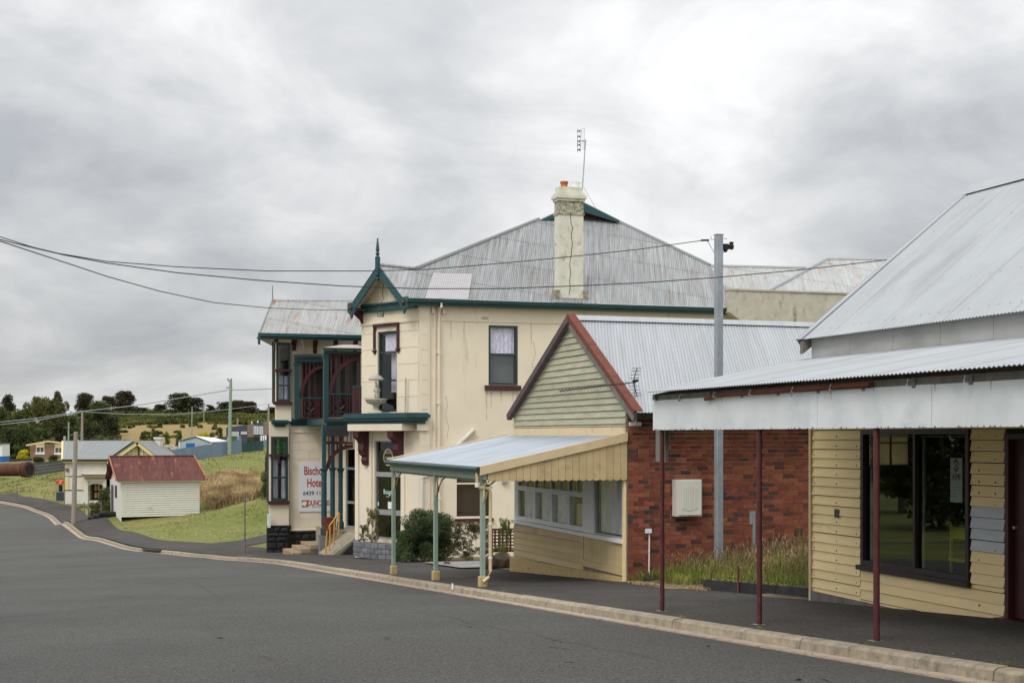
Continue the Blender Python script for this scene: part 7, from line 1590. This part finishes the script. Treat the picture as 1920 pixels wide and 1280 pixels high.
# ------------------------------------------------------------------ the hillside beyond
def picture_frame(x, y, k):
    """frame facing the camera at pixel (x, y), depth k; returns Fr and metres-per-pixel helpers"""
    c_, s_ = cos(-TH), sin(-TH); F = Fr(at_k(x, y, k)[:2], (cos(-TH), sin(-TH)), (-sin(TH), -cos(TH))); return F, (lambda xx: (xx-x)/FPX*k), (lambda yy: (817-yy)/FPX*k)
def hillside():
    # brown brick house
    F, a, z = picture_frame(52, 866, 232); Hs = thing('brick_house', at_k(85, 866, 232), 'brown brick house with pale low pitched roof among the trees', 'house'); zg = z(872)
    o1 = (a(67), a(83), z(849), z(829)); o2 = (a(102), a(118), z(850), z(831)); wall(Hs, F, a(56), a(120), zg, z(832), [o1, o2], BRICKB, 'wall', .2)
    for o, s0, s1 in ((o1, 849, 837), (o2, 850, 838)):
        room(Hs, F, *o, .21, 1.5); MB(F).box(o[0], o[1], -.12, -.05, z(s1), o[3]).build('infill_panel', PEACH, Hs); sash(Hs, F, o[0], o[1], o[2], z(s1), WHITE, mull=[(o[0]+o[1])/2], w=.12, n=-.12, d=.1)
        MB(F).box(o[0]-.1, o[1]+.1, -.02, .08, o[2]-.2, o[2]).build('window_sill', WHITE, Hs)
    MB(F).prism([F.p(a(51), .6, z(834)), F.p(a(92), .6, z(826)), F.p(a(120), .6, z(830)), F.p(a(120), -8, z(826)), F.p(a(92), -8, z(824)), F.p(a(54), -8, z(831))], (0, 0, .12)).build('roof', PEACH, Hs)
    m = MB(F).add([(a(51), .62, z(833)), (a(92), .62, z(825.5)), (a(120), .62, z(829)), (a(51), .62, z(836)), (a(92), .62, z(828.5)), (a(120), .62, z(832)), (a(51), .5, z(833)), (a(92), .5, z(825.5)), (a(120), .5, z(829)), (a(51), .5, z(836)), (a(92), .5, z(828.5)), (a(120), .5, z(832))], [(0, 1, 4, 3), (1, 2, 5, 4), (6, 7, 10, 9), (7, 8, 11, 10), (0, 1, 7, 6), (1, 2, 8, 7), (3, 4, 10, 9), (4, 5, 11, 10)]); m.build('roof_fascia', PEACH, Hs)
    MB(F).box(a(110), a(113), -3, -2.4, z(830), z(817)).build('flue', ALU, Hs); MB(F).box(a(58), a(120), -9, -.25, zg, z(834)).build('house_core', BRICKB, Hs)
    # pale kiosk edge at the far left
    F, a, z = picture_frame(0, 863, 200); K_ = thing('white_shed', at_k(-5, 863, 200), 'white shed with blue base cut by the left edge of the view', 'shed'); MB(F).box(a(-22), a(4), -3, 0, z(855), z(832)).build('wall', WHITE, K_); MB(F).box(a(-22), a(3.4), -2.99, .01, z(866), z(855)).build('base', BLUE, K_); MB(F).box(a(-23), a(5), -3.2, .2, z(832), z(829.5)).build('roof', NAVY, K_)
    # low timber fences
    def pfence(x0, y0, k0, x1, y1, k1, h0, h1, mt, n, name, label, plank='fence_board', rows=3, vert=False, post=None):
        A = at_k(x0, y0, k0); B_ = at_k(x1, y1, k1); Fe = thing(name, ((A[0]+B_[0])/2, (A[1]+B_[1])/2, (A[2]+B_[2])/2), label, 'fence'); A, B_ = Vector(A), Vector(B_)
        for i in range(n):
            p, q = A.lerp(B_, i/n), A.lerp(B_, (i+1)/n); d = (q-p); g = .03*d
            ha, hb = h0+(h1-h0)*i/n, h0+(h1-h0)*(i+1)/n
            if vert: MB().prism([tuple(p+g), tuple(q-g), tuple(q-g+Vector((0, 0, hb+random.uniform(-.02, .02)))), tuple(p+g+Vector((0, 0, ha+random.uniform(-.02, .02))))], (.03, .05, 0)).build(plank, mt, Fe)
            else:
                for r in range(rows): f0, f1 = r/rows+.01, (r+1)/rows-.01; MB().prism([tuple(p+Vector((0, 0, ha*f0))), tuple(q+Vector((0, 0, hb*f0))), tuple(q+Vector((0, 0, hb*f1))), tuple(p+Vector((0, 0, ha*f1)))], (.03, .06, 0)).build(plank, mt, Fe)
            if post: MB().box(p.x-.06, p.x+.06, p.y+.07, p.y+.2, p.z-.3, p.z+ha+.05).build('post', post, Fe)
        return Fe
    pfence(60, 892, 158, 123, 883, 152, 1.45, 1.25, DKF, 6, 'timber_fence', 'weathered black plank fence between the rusty pipe and post office', rows=4)
    pfence(3, 866, 215, 60, 864, 225, .45, .45, DKF, 5, 'timber_fence', 'very low dark rail fence at the foot of the left trees', rows=1)
    pfence(300, 869, 150, 453, 851.5, 158, 1.30, 1.62, BLUEF, 16, 'sheet_fence', 'long blue grey sheet metal fence behind the white shed', 'fence_sheet', vert=True)
    pfence(453, 849, 158, 494, 844, 160, 1.15, 1.10, TEALF, 5, 'sheet_fence', 'dark teal stretch of fence right of the blue one', 'fence_sheet', vert=True)
    pfence(494, 837, 160, 520, 836, 161, .75, .75, BLUEF, 3, 'sheet_fence', 'short pale blue fence beside the hotel corner', 'fence_sheet', vert=True)
    # rusty pipe
    A, B_ = at_k(-60, 881, 150), at_k(53, 880, 146); Pi = thing('rusty_pipe', at_k(20, 894, 148), 'huge rusty iron pipe lying on the grass at the left', 'pipe'); r = 14*148/FPX; dv = (Vector(B_)-Vector(A)).normalized()
    m = MB().tube([A, tuple(Vector(B_)-dv*.35)], r*.86, 20); m.build('barrel', mat('pipe_rust', (.10, .038, .022), .85, .3, 2, .3, 12, dirt=(.18, .085, .05), dirt_amt=.3), Pi, smooth=True)
    for f, g, w in ((-.10, 1.12, .22), (-.75, 1.05, .15)): c = Vector(B_)+dv*(f*r); MB().tube([tuple(c-dv*w), tuple(c+dv*w)], r*g*.95, 20).build('flange', MATS['pipe_rust'], Pi)
    c = Vector(B_)+dv*.16; MB().tube([tuple(c), tuple(c+dv*.03)], r*.78, 20).build('bore', DARK, Pi); MB().tube([tuple(c-dv*.02), tuple(c+dv*.02)], r*.93, 20).build('lip', RUST, Pi)
    # pale shed with the blue window
    F, a, z = picture_frame(336, 846, 172); Sd = thing('metal_shed', at_k(365, 846, 172), 'pale grey metal shed with bright blue shuttered window behind the fence', 'shed'); zb = z(851)
    m = MB(F).add([(a(336), n, z_) for n in (0,) for z_ in (zb, z(826))]+[(a(366), 0, z(819)), (a(396), 0, z(829)), (a(396), 0, zb)], [(0, 1, 2, 3, 4)]); m.build('front_wall', SHEDB, Sd)
    p = lambda x, y, dn: F.px(x, y, -dn)
    MB(F).poly([(a(396), 0, zb), (a(396), 0, z(829)), (p(411, 829, 7)[0], -7, p(411, 829.5, 7)[1]), (p(411, 829, 7)[0], -7, zb)]).build('side_wall', SHEDB, Sd)
    r0, r1, r2, r3 = F.p(a(367), .1, z(818)), F.p(a(397), .1, z(829)), F.p(p(425, 0, 7)[0], -7, p(0, 827, 7)[1]), F.p(p(402, 0, 7)[0], -7, p(0, 821, 7)[1])
    MB().prism([r0, r1, r2, r3], (0, 0, .06)).build('roof', WHITE, Sd); MB().prism([F.p(a(335), .1, z(826)), r0, r3, F.p(p(360, 0, 7)[0], -7, p(0, 824, 7)[1])], (0, 0, .06)).build('roof', SHEDB, Sd)
    for q0, q1 in (((335, 826.5), (367, 818.5)), ((367, 818.5), (397, 829.5))): MB(F).tube([(a(q0[0]), .05, z(q0[1])), (a(q1[0]), .05, z(q1[1]))], .07, 4).build('verge_trim', DKF, Sd)
    MB(F).box(a(395), a(397), 0, .05, zb, z(830)).build('corner_flashing', WHITE, Sd); MB(F).box(a(335), a(337), 0, .05, zb, z(827)).build('corner_flashing', WHITE, Sd)
    b = MB(F).box(a(349), a(365), .0, .05, z(841.5), z(830.5)).build('window_shutter', BLUE, Sd); MB(F).box(a(356.7), a(357.3), .05, .06, z(841), z(831)).box(a(349.5), a(364.5), .05, .058, z(836.3), z(835.8)).build('shutter_brace', NAVY, b)
    # split-level house beyond
    F, a, z = picture_frame(424, 835, 196); Hb = thing('split_level_house', at_k(465, 835, 196), 'navy and brown house with long sloping roof beside the hotel', 'house'); zb = z(838)
    rl = lambda x: 800.5+(787-800.5)*(x-420)/(512-420)
    def panel(x0, x1, yb, mt, nm, n=0., y0=None): MB(F).add([(a(x0), n, z(yb)), (a(x1), n, z(yb)), (a(x1), n, z((y0 or rl(x1)+1.5))), (a(x0), n, z((y0 or rl(x0)+1.5))), (a(x0), n-.2, z(yb)), (a(x1), n-.2, z(yb)), (a(x1), n-.2, z((y0 or rl(x1)+1.5))), (a(x0), n-.2, z((y0 or rl(x0)+1.5)))], [(0, 1, 2, 3), (4, 5, 6, 7), (0, 1, 5, 4), (1, 2, 6, 5), (2, 3, 7, 6), (3, 0, 4, 7)]).build(nm, mt, Hb)
    panel(424, 464, 838, NAVY, 'clad_wall'); panel(464, 476, 838, mat('brown_block', (.20, .155, .13), .9, .25, 4), 'brick_wall', .05); panel(476, 494, 838, NAVY, 'clad_wall'); panel(494, 515, 838, MATS['brown_block'], 'brick_wall', .05)
    for x0, x1, y0, y1 in ((433, 448, 817, 809.5), (452, 463, 814, 809), (476, 484, 814, 798.5), (485, 493.5, 814, 799)):
        w = MB(F).box(a(x0), a(x1), .05, .12, z(y0), z(y1)).build('window', WHITE, Hb); n_ = 3 if x1-x0 > 10 else 2
        for i in range(n_): MB(F).box(a(x0+.7+(x1-x0-1)*i/n_), a(x0+(x1-x0-1)*(i+1)/n_), .12, .125, z(y0-.8), z(y1+.8)).build('pane', mat('pale_glass', (.35, .37, .40), .2, .2, 2) if 'pale_glass' not in MATS else MATS['pale_glass'], w)
    MB(F).prism([F.p(a(419), .9, z(rl(419))), F.p(a(516), .9, z(rl(516))), F.p(a(516)-2, -7, z(rl(516))+.1), F.p(a(424), -7, z(rl(419))+.1)], (0, 0, .18)).build('roof', WHITE, Hb)
    for x in (467, 478.5): MB(F).box(a(x-1), a(x+1), -2.2, -1.8, z(rl(x)), z(rl(x)-4)).build('roof_vent', WHITE, Hb)
    # carport, green door, tank stand in front of it
    F, a, z = picture_frame(426, 838, 182); Cp = thing('carport', at_k(470, 838, 182), 'open carport with dark roof and green door behind the blue fence', 'carport')
    MB(F).prism([F.p(a(449), .2, z(818)), F.p(a(514), .2, z(811)), F.p(a(514), -5, z(810)), F.p(a(449), -5, z(817))], (0, 0, .2)).build('roof', DKF, Cp); MB(F).box(a(433), a(444), -.1, 0, z(836), z(819)).build('green_door', mat('green_door_paint', (.04, .13, .035), .7, .15, 1), Cp); MB(F).box(a(426), a(433), -.1, .0, z(838), z(819)).build('wall_panel', SHEDB, Cp); MB(F).box(a(444), a(452), -.1, .05, z(836), z(817)).build('wall_panel', BLUEF, Cp)
    MB(F).box(a(452), a(487), -4.5, -4.3, z(836), z(819)).build('back_wall', DARK, Cp)
    for x in (451, 488, 512): MB(F).box(a(x-.8), a(x+.8), -.2, .1, z(838), z(816)).build('post', WOOD, Cp)
    for i in range(6): MB(F).box(a(489+i*4), a(489+i*4+2.6), .0, .1, z(832), z(816)).build('awning_slat', PAPER, Cp)
    MB(F).prism([F.p(a(487), .3, z(809)), F.p(a(500), .3, z(803)), F.p(a(516), .3, z(803)), F.p(a(516), -2, z(808))], (0, 0, .15)).build('skylight_roof', WHITE, Cp)
    # flat dark roof between shed and house
    F, a, z = picture_frame(396, 835, 186); o = MB(F).box(a(398), a(428), -5, 0, z(840), z(824)).build('store_shed', BLUEF); setp(o, 'small blue grey store with flat roof between metal shed and pole', 'shed')
    # poles
    def dpole(x, yb, yt, k, r, mt, label, top=None, arm=0.):
        b = at_k(x, yb, k); g = G(b[0], b[1]); t = at_k(x+(yb-yt)*.018, yt, k); o = thing('power_pole', (b[0], b[1], g), label, 'pole', 'power poles on the hillside')
        MB().tube([(b[0], b[1], g-.3), t], r, 7, r*.7).build('shaft', mt, o)
        if arm: MB().tube([(t[0]-arm, t[1], t[2]-.9), (t[0]+arm*.4, t[1], t[2]-.9)], .06, 5).build('crossarm', WOOD, o)
        return t
    t1 = dpole(430, 852, 711, 156, .22, POLEG, 'tall pale green pole by the blue fence, tallest of the poles', arm=.5)
    F, a, z = picture_frame(433, 714, 156); m = MB(F).tube([(a(427), 0, z(709)), (a(427.5), 0, z(713)), (a(432), 0, z(715)), (a(433.5), 0, z(713)), (a(434), 0, z(709))], .06, 5); o = m.build('pole_bracket', DARK); setp(o, 'curved double hook bracket at the top of the tall green pole', 'bracket')
    dpole(153, 835, 771, 210, .22, POLEW, 'timber pole in front of the big rounded green tree', arm=.6); dpole(128, 828, 791, 240, .17, POLEG, 'slim pale pole left of the timber pole over the post office', arm=.8)
    dpole(359, 825, 762, 260, .13, POLEG, 'thin pole on the dry grass hill before the middle tree clump'); dpole(382, 790, 757, 400, .14, POLEG, 'faint thin pole on the crest beside the dark trees'); dpole(503, 790, 757, 300, .26, POLEW, 'short thick pole on the skyline beside the hotel corner', arm=.7)
    dpole(445, 802, 783, 300, .22, POLEW, 'stubby pale post above the sloping house roof')
    for nm, pix, k0, k1, r, lb in (('power_line', [(0, 791), (60, 785), (153, 771), (255, 760), (350, 744), (427, 731)], 215, 156, .05, 'upper grey power line rising from the left trees to the green pole'), ('power_line', [(0, 796), (70, 788), (153, 772)], 215, 210, .05, 'lower grey power line ending at the timber pole'),
                               ('power_line', [(160, 772), (230, 776), (330, 777), (430, 767), (505, 757)], 210, 300, .045, 'thin line crossing the dark hilltop trees'), ('power_line', [(434, 731), (470, 730), (515, 728)], 156, 160, .05, 'line from the green pole to behind the hotel')):
        lin_wire(nm, pix, k0, k1, r, lb, material=STEEL)
    # trees: dark ones on the skyline
    gs_ = 'trees on the skyline'
    T = [(14, 737, 795, 430, 42, 'cone', F_DARK, 'dark pointed tree at the far left of the skyline'), (108, 731, 792, 430, 30, 'cone', F_DARK, 'tall narrow dark tree rising above the yellow green gums'), (160, 735, 790, 430, 50, 'dome', F_BROWN, 'brownish dark tree just behind the big green rounded tree'),
         (205, 741, 782, 430, 32, 'dome2', F_BROWN, 'brown tree at the left of the joined pair on the skyline'), (233, 731, 782, 430, 50, 'dome', F_BROWN, 'tallest brown rounded tree right of the big green tree'), (268, 763, 784, 432, 30, 'dome2', F_BROWN, 'low brown tree at the gap in the skyline'),
         (300, 757, 784, 430, 28, 'dome2', F_DARK, 'small dark tree at the left foot of the widest clump'), (337, 735, 784, 430, 62, 'dome', F_DARK, 'wide dark dome tree in the middle of the skyline'), (366, 744, 784, 428, 36, 'dome2', F_DARK, 'dark tree joined to the right of the wide dome tree'), (394, 758, 784, 430, 18, 'gum', F_DARK, 'small ragged dark tree between the two big clumps'),
         (421, 752, 785, 430, 36, 'dome2', F_DARK, 'dark tree directly behind the tall green pole'), (445, 749, 786, 432, 46, 'dome', F_DARK, 'second dark dome right of the tall green pole'), (468, 751, 786, 428, 40, 'dome', F_BROWN, 'brown dark tree right of the green pole, next to a gap'), (492, 768, 788, 430, 26, 'dome2', F_BROWN, 'low brown tree by the short skyline pole'), (512, 762, 788, 430, 30, 'dome2', F_BROWN, 'brown tree half hidden by the hotel wing')]
    for x, yt, yb, k, w, key, mt, lb in T: tree_px(x, yt, yb, k, w*1.42, key, mt, 'skyline_tree', lb, group=gs_)
    T = [(85, 741, 866, 262, 58, 'gum', F_OLIVE, 'tall yellow green gum tree above the brown house'), (62, 752, 866, 268, 50, 'gum2', F_OLIVE, 'yellow green gum left of the tallest gum'), (108, 748, 862, 274, 46, 'gum', F_OLIVE, 'yellow green gum right of the tallest gum'), (20, 768, 862, 300, 60, 'gum2', F_OLIVE, 'olive gum tree at the left edge of the view'), (45, 762, 866, 290, 54, 'gum2', F_MID, 'mid green gum behind the yellow broom'),
         (-8, 758, 864, 280, 56, 'dome2', F_MID, 'green tree cut by the left edge of the view'), (48, 790, 868, 246, 56, 'dome', F_MID, 'dark green bushy tree just above the yellow broom'), (18, 798, 868, 246, 44, 'dome2', F_MID, 'dark green bushy tree behind the white and blue shed'), (80, 800, 866, 250, 50, 'dome2', F_MID, 'dark green bushy tree right behind the brown house roof'), (112, 790, 850, 262, 48, 'dome2', F_DARK, 'dark bushy tree behind the house flue'),
         (187, 750, 830, 330, 66, 'dome', F_MID, 'big rounded mid green tree behind the timber pole'), (158, 768, 832, 322, 44, 'dome2', F_MID, 'green tree at the left of the big rounded tree'), (134, 776, 836, 310, 44, 'dome', F_MID, 'green tree between the gums and the slim pale pole'), (206, 778, 832, 320, 40, 'dome2', F_DARK, 'dark lower tree at the right foot of the big rounded tree'), (172, 796, 836, 290, 50, 'dome2', F_DARK, 'dark undergrowth tree below the timber pole')]
    for x, yt, yb, k, w, key, mt, lb in T: tree_px(x, yt, yb, k, w*1.3, key, mt, 'gum_tree' if 'gum' in lb else 'green_tree', lb)
    T = [(190, 812, 830, 245, 20, 'shrub', F_BRIGHT, 'left one of two bright green shrubs above the post office roof'), (205, 816, 830, 245, 16, 'shrub', F_BRIGHT, 'right one of two bright green shrubs above the post office roof'), (286, 797, 848, 190, 15, 'column', F_OLIVE, 'tall slim poplar left of the post office chimney'),
         (314, 807, 835, 190, 16, 'column', F_BRIGHT, 'left bushy column shrub right of the post office chimney'), (335, 805, 846, 188, 17, 'column', F_MID, 'right bushy column shrub just left of the metal shed'), (330, 830, 850, 176, 14, 'shrub', F_MID, 'round shrub against the left end of the metal shed'), (411, 800, 824, 210, 20, 'gum', F_MID, 'small palm like tree left of the navy house'), (398, 808, 824, 208, 14, 'shrub', F_OLIVE, 'small olive shrub beside the yellow broom'),
         (468, 818, 836, 176, 18, 'shrub', F_MID, 'green bush under the carport roof'), (503, 835, 885, 100, 20, 'shrub', F_DARK, 'dark shrub against the left side of the hotel corner'), (498, 880, 905, 92, 24, 'shrub', F_MID, 'green bush hugging the base of the hotel corner'),
         (72, 855, 872, 200, 30, 'shrub', F_PURP, 'grey brown low bush below the brown house'), (100, 851, 870, 200, 26, 'shrub', F_OLIVE, 'olive bush below the right window of the brown house'), (300, 790, 806, 360, 14, 'shrub', F_MID, 'round dark bush on the dry hill above the chimney'), (270, 806, 814, 320, 18, 'shrub', F_MID, 'low dark bush on the dry hill left of the poplar')]
    for x, yt, yb, k, w, key, mt, lb in T: tree_px(x, yt, yb, k, w, key, mt, 'shrub', lb, cat='shrub', trunk=False)
    tree_px(44, 841, 866, 232, 26, 'shrub', F_YEL, 'broom_bush', 'bright yellow flowering broom beside the brown house', cat='bush', trunk=False); tree_px(384, 808, 824, 215, 34, 'shrub', F_YEL, 'broom_bush', 'low yellow flowering broom behind the metal shed', cat='bush', trunk=False)
    # scrub along the crest, scattered tussocks, dry grass mound
    def cloud(name, label, n, spec, size, mt, cat='scrub'):
        L_ = []
        for _ in range(n):
            x, y, k, r, hh = spec(); b = at_k(x, y, k); g = G(b[0], b[1]); L_.append((b[0], b[1], g+hh*.3, r, r, hh))
        L_ = np.array(L_); m_ = 150; cen = L_.mean(0)[:3]; V, Fc = [], []
        N = n*m_; idx = np.repeat(np.arange(n), m_); d = rng.normal(size=(N, 3)); d /= np.linalg.norm(d, axis=1)[:, None]; d[:, 2] = np.abs(d[:, 2]); c = L_[idx, :3]+d*L_[idx, 3:6]*(.6+.4*rng.random((N, 1)))
        a_ = rng.normal(size=(N, 3)); a_ /= np.linalg.norm(a_, axis=1)[:, None]; b_ = np.cross(a_, rng.normal(size=(N, 3))); b_ /= np.linalg.norm(b_, axis=1)[:, None]; V = np.stack([c-a_*size, c+b_*size*.6, c+a_*size, c-b_*size*.6], 1).reshape(-1, 3); I = np.arange(N)*4
        return setp(raw_mesh(name, V, np.c_[I, I+1, I+2, I+3], mt, tuple(cen)), label, cat, None, 'stuff')
    cloud('crest_scrub', 'dark green scrub along the crest of the hill', 300, lambda: (random.uniform(205, 520), random.uniform(780, 792), random.uniform(395, 440), random.uniform(1.6, 3.2), random.uniform(.6, 1.3)), .38, SCRUBM)
    cloud('hill_scrub', 'scattered low scrub on the dry grass hillside', 90, lambda: (random.uniform(205, 520), random.uniform(795, 828), random.uniform(220, 390), random.uniform(.4, 1.3)*random.choice((.6, 1, 1.4)), random.uniform(.3, .8)), .28, SCRUBM)
    cloud('undergrowth', 'dark undergrowth below the left hand trees', 120, lambda: (random.uniform(-60, 215), random.uniform(838, 862), random.uniform(240, 300), random.uniform(1.5, 3.5), random.uniform(1.5, 3.5)), .5, F_DARK)
    # heap of pale rubble beside the blue fence
    n = 70; R_ = thing('rubble_heap', at_k(318, 845, 170), 'heap of pale concrete rubble left of the metal shed', 'rubble')
    for i in range(n):
        x, y = random.uniform(303, 331), random.uniform(836, 849); b = at_k(x, y, 172+random.uniform(-2, 2)); r = random.uniform(.2, .5); m = MB(); m.box(b[0]-r, b[0]+r*.8, b[1]-r, b[1]+r, b[2]-r*.5, b[2]+r*.4); o = m.build('lump', STUCCO, R_)
    # grasses
    n = 26000; x = rng.uniform(376, 512, n); y = rng.uniform(886, 938, n); k = 97+(938-y)*.32+rng.uniform(-2, 2, n)
    r0 = (x-960)/FPX; t = (r0*.9518+.3069)*k; s = (-r0*.3069+.9518)*k; m_ = (((x-440)/62)**2+((y-915)/26)**2+.25*np.sin(x*.11+y*.2)) < 1.0; p = np.c_[t[m_], s[m_], Gv(t[m_], s[m_])]
    blades('dry_grass_mound', p, .45+.55*rng.random(len(p)), .05+.03*rng.random(len(p)), DRYG, .9, 'mound of long pale dry grass on the bank right of the white shed')
    n = 42000; k = 80+rng.random(n)**.8*100; x = rng.uniform(-20, 515, n); r0 = (x-960)/FPX; t = (r0*.9518+.3069)*k; s = (-r0*.3069+.9518)*k
    kk = np.interp(s, OS, OTt); nz = np.sin(t*.9+2*np.sin(s*.21))*np.sin(s*.7+1.3*np.sin(t*.33)); ok = (t > kk+.35) & (nz > -.35+rng.random(n)*.9); t, s, nz = t[ok], s[ok], nz[ok]
    half = rng.random(len(t)) < .80; 
    for sel, nm, mt, lb in ((half, 'lawn_tufts', GRNG, 'green grass tufts over the lawns and banks'), (~half, 'dry_tufts', DRYG, 'pale dry grass tufts scattered over the lawns and banks')):
        q = np.c_[t[sel], s[sel], Gv(t[sel], s[sel])]; hh = (.03+.07*rng.random(len(q)))*(1+np.clip((s[sel]-105)/40, 0, 1.6)); blades(nm, q, hh, .05+.05*rng.random(len(q)), mt, 1.0, lb)
    # trees and paddock across the road, outside the picture: what the shop windows look at
    for i, (t_, s_, h_, w_, key, mt, lb) in enumerate(((-26, 66, 9, 8, 'dome', F_DARK, 'large dark tree across the road nearest the shops'), (-34, 84, 12, 10, 'dome2', F_DARK, 'large dark tree across the road second from the shops'), (-24, 48, 7, 6, 'gum', F_MID, 'gum tree across the road opposite the cottage'), (-44, 104, 12, 11, 'dome', F_DARK, 'large dark tree across the road furthest from the shops'))):
        tree_at((t_, s_, G(t_, s_)-.15), h_, w_, key, mt, 'roadside_tree', lb)
hillside()
print('KB', len(bpy.data.objects), 'tris', sum(len(o.data.polygons)*2 for o in bpy.data.objects if o.type == 'MESH'))

# ------------------------------------------------------------------ grime, grit, small wear
def small_wear():
    S = bpy.data.objects['weatherboard_shop']; FF = FT(8.8); m = MB(FF)
    for i in range(150):                       # lichen and grime along the bottom edge of the fascia
        a = 20.1-random.random()**1.2*9; h = random.uniform(.004, .022)*(2 if random.random() < .15 else 1); w = random.uniform(.01, .05); m.poly([(a, .0128, .089), (a+w, .0128, .089), (a+w*.7, .0128, .089+h), (a+w*.2, .0128, .089+h*.8)])
    o = m.build('edge_lichen', mat('lichen_grey', (.24, .23, .19), .9), S); o['kind'] = 'stuff'
    m = MB(FF)
    for x, l in ((1355, .10), (1486, .06), (1558, .05), (1560, .12), (1640, .05), (1755, .07), (1860, .09), (1300, .04)):
        a = FF.px(x, 740)[0]; m.poly([(a-.012, .0126, .54), (a+.012, .0126, .54), (a+.004, .0126, .54-l), (a-.004, .0126, .54-l)])
    m.build('rust_runs', mat('rust_run', (.50, .32, .17), .9), S)
    # grit along gutter and footpath
    n = 5200; i = rng.integers(8, len(KR)-60, n); j = rng.random(n); off = np.where(j < .45, -.42+.3*rng.random(n), np.where(j < .7, .1+.5*rng.random(n)**2, np.where(j < .85, .1+3.2*rng.random(n), -.5-1.2*rng.random(n)**2)))
    jit = rng.random(n)*1.2; q = KR[i]+TG[i]*jit[:, None]+NR[i]*off[:, None]; z = Gv(q[:, 0], q[:, 1])+np.where(off < 0, RW+.03, .018); r = .004+.010*rng.random(n)**3
    c = np.c_[q, z]; d = rng.normal(size=(n, 4, 3)); d /= np.linalg.norm(d, axis=2)[:, :, None]; V = (c[:, None, :]+d*r[:, None, None]).reshape(-1, 3); I = np.arange(n)*4
    Fc = np.r_[np.c_[I, I+1, I+2], np.c_[I, I+2, I+3], np.c_[I, I+3, I+1], np.c_[I+1, I+3, I+2]]
    setp(raw_mesh('grit', V, Fc, STONEG, (8, 25, -3)), 'small grit and stones along the gutter and footpath', 'grit', None, 'stuff')
    m = MB()
    for _ in range(34):                        # dark scuffs, drips and patched hollows in the seal
        s_ = random.uniform(8, 60); t_ = random.uniform(.5, kerb_t(s_)-1.0); l = random.uniform(.15, 1.1); w = random.uniform(.005, .022); a = random.uniform(-.25, .25); n_ = 7; up_ = []; dn_ = []
        for q in range(n_):
            f = q/(n_-1); cx, cy = t_+a*l*f+.03*sin(q*2.1+s_), s_+l*f; ww = w*sin(pi*(.08+.84*f))*random.uniform(.6, 1.2); z_ = G(cx, cy)+RW+.056; up_.append((cx+ww, cy, z_)); dn_.append((cx-ww, cy, z_))
        m.poly(up_+dn_[::-1])
    o = m.build('road_scuffs', mat('tar_stain', (.054, .053, .050), .7, .3, 6)); o.parent = None; setp(o, 'dark scuffs and drips along the asphalt lane', None, None, 'stuff')
    m = MB()
    for s0_, s1_, tt in ((14, 26, 6.2), (31, 40, 3.4), (20, 24, 2.2), (44, 55, 6.5)):
        pv = None; c_ = tt
        for q in range(int((s1_-s0_)*5)):
            s_ = s0_+q*.2; c_ += random.uniform(-.05, .05); w = .006; p_ = [(c_-w, s_, G(c_, s_)+RW+.056), (c_+w, s_, G(c_, s_)+RW+.056)]
            if pv: m.poly([pv[0], pv[1], p_[1], p_[0]])
            pv = p_
    o = m.build('road_cracks', MATS['tar_stain']); setp(o, 'thin wandering cracks in the asphalt lane', None, None, 'stuff')
    Hh = bpy.data.objects['hotel']; m = MB(FH); st = mat('rain_streak', (.60, .525, .40), .9, .25, 6, stretch=(3, 3, .4))
    for x, y, l, w in ((912, 733, 1.1, .05), (921, 733, .6, .03), (940, 733, .45, .05), (962, 733, 1.5, .035), (970, 733, .9, .05), (870, 604, .8, .03), (996, 604, .9, .03), (846, 604, .7, .025)):
        a, z = FH.px(x, y); n_ = 6; m.poly([(a-w*(1-.7*q/n_)+random.uniform(-.01, .01), .004, z-l*q/n_) for q in range(n_+1)]+[(a+w*(1-.7*q/n_)+random.uniform(-.01, .01), .004, z-l*q/n_) for q in range(n_, -1, -1)])
    m.build('rain_streak', st, Hh)
    for pts_ in ([(836, 742), (839, 760), (835, 778), (841, 800), (838, 822)], [(1000, 640), (1004, 662), (998, 684), (1001, 702)], [(973, 610), (985, 604), (996, 607), (1010, 603)]):
        m = MB(FH)
        for (xa, ya), (xb, yb) in zip(pts_, pts_[1:]): a, b = FH.px(xa, ya), FH.px(xb, yb); m.poly([(a[0]-.007, .005, a[1]), (a[0]+.008, .005, a[1]+.008), (b[0]+.008, .005, b[1]+.008), (b[0]-.007, .005, b[1])])
        m.build('crack', JOINT, Hh)
    # weeds in the gutter joints
    n = 700; i = rng.integers(6, 40, 26)[rng.integers(0, 26, n)]; q = KR[i]+TG[i]*(rng.random(n)*.25)[:, None]+NR[i]*(.09+.03*rng.random(n))[:, None]; p = np.c_[q, Gv(q[:, 0], q[:, 1])+.01]
    blades('gutter_weeds', p, .015+.035*rng.random(n), .006+.004*rng.random(n), GRNG, 1.2, 'tiny weeds along the back of the kerb', 'weeds')
small_wear()
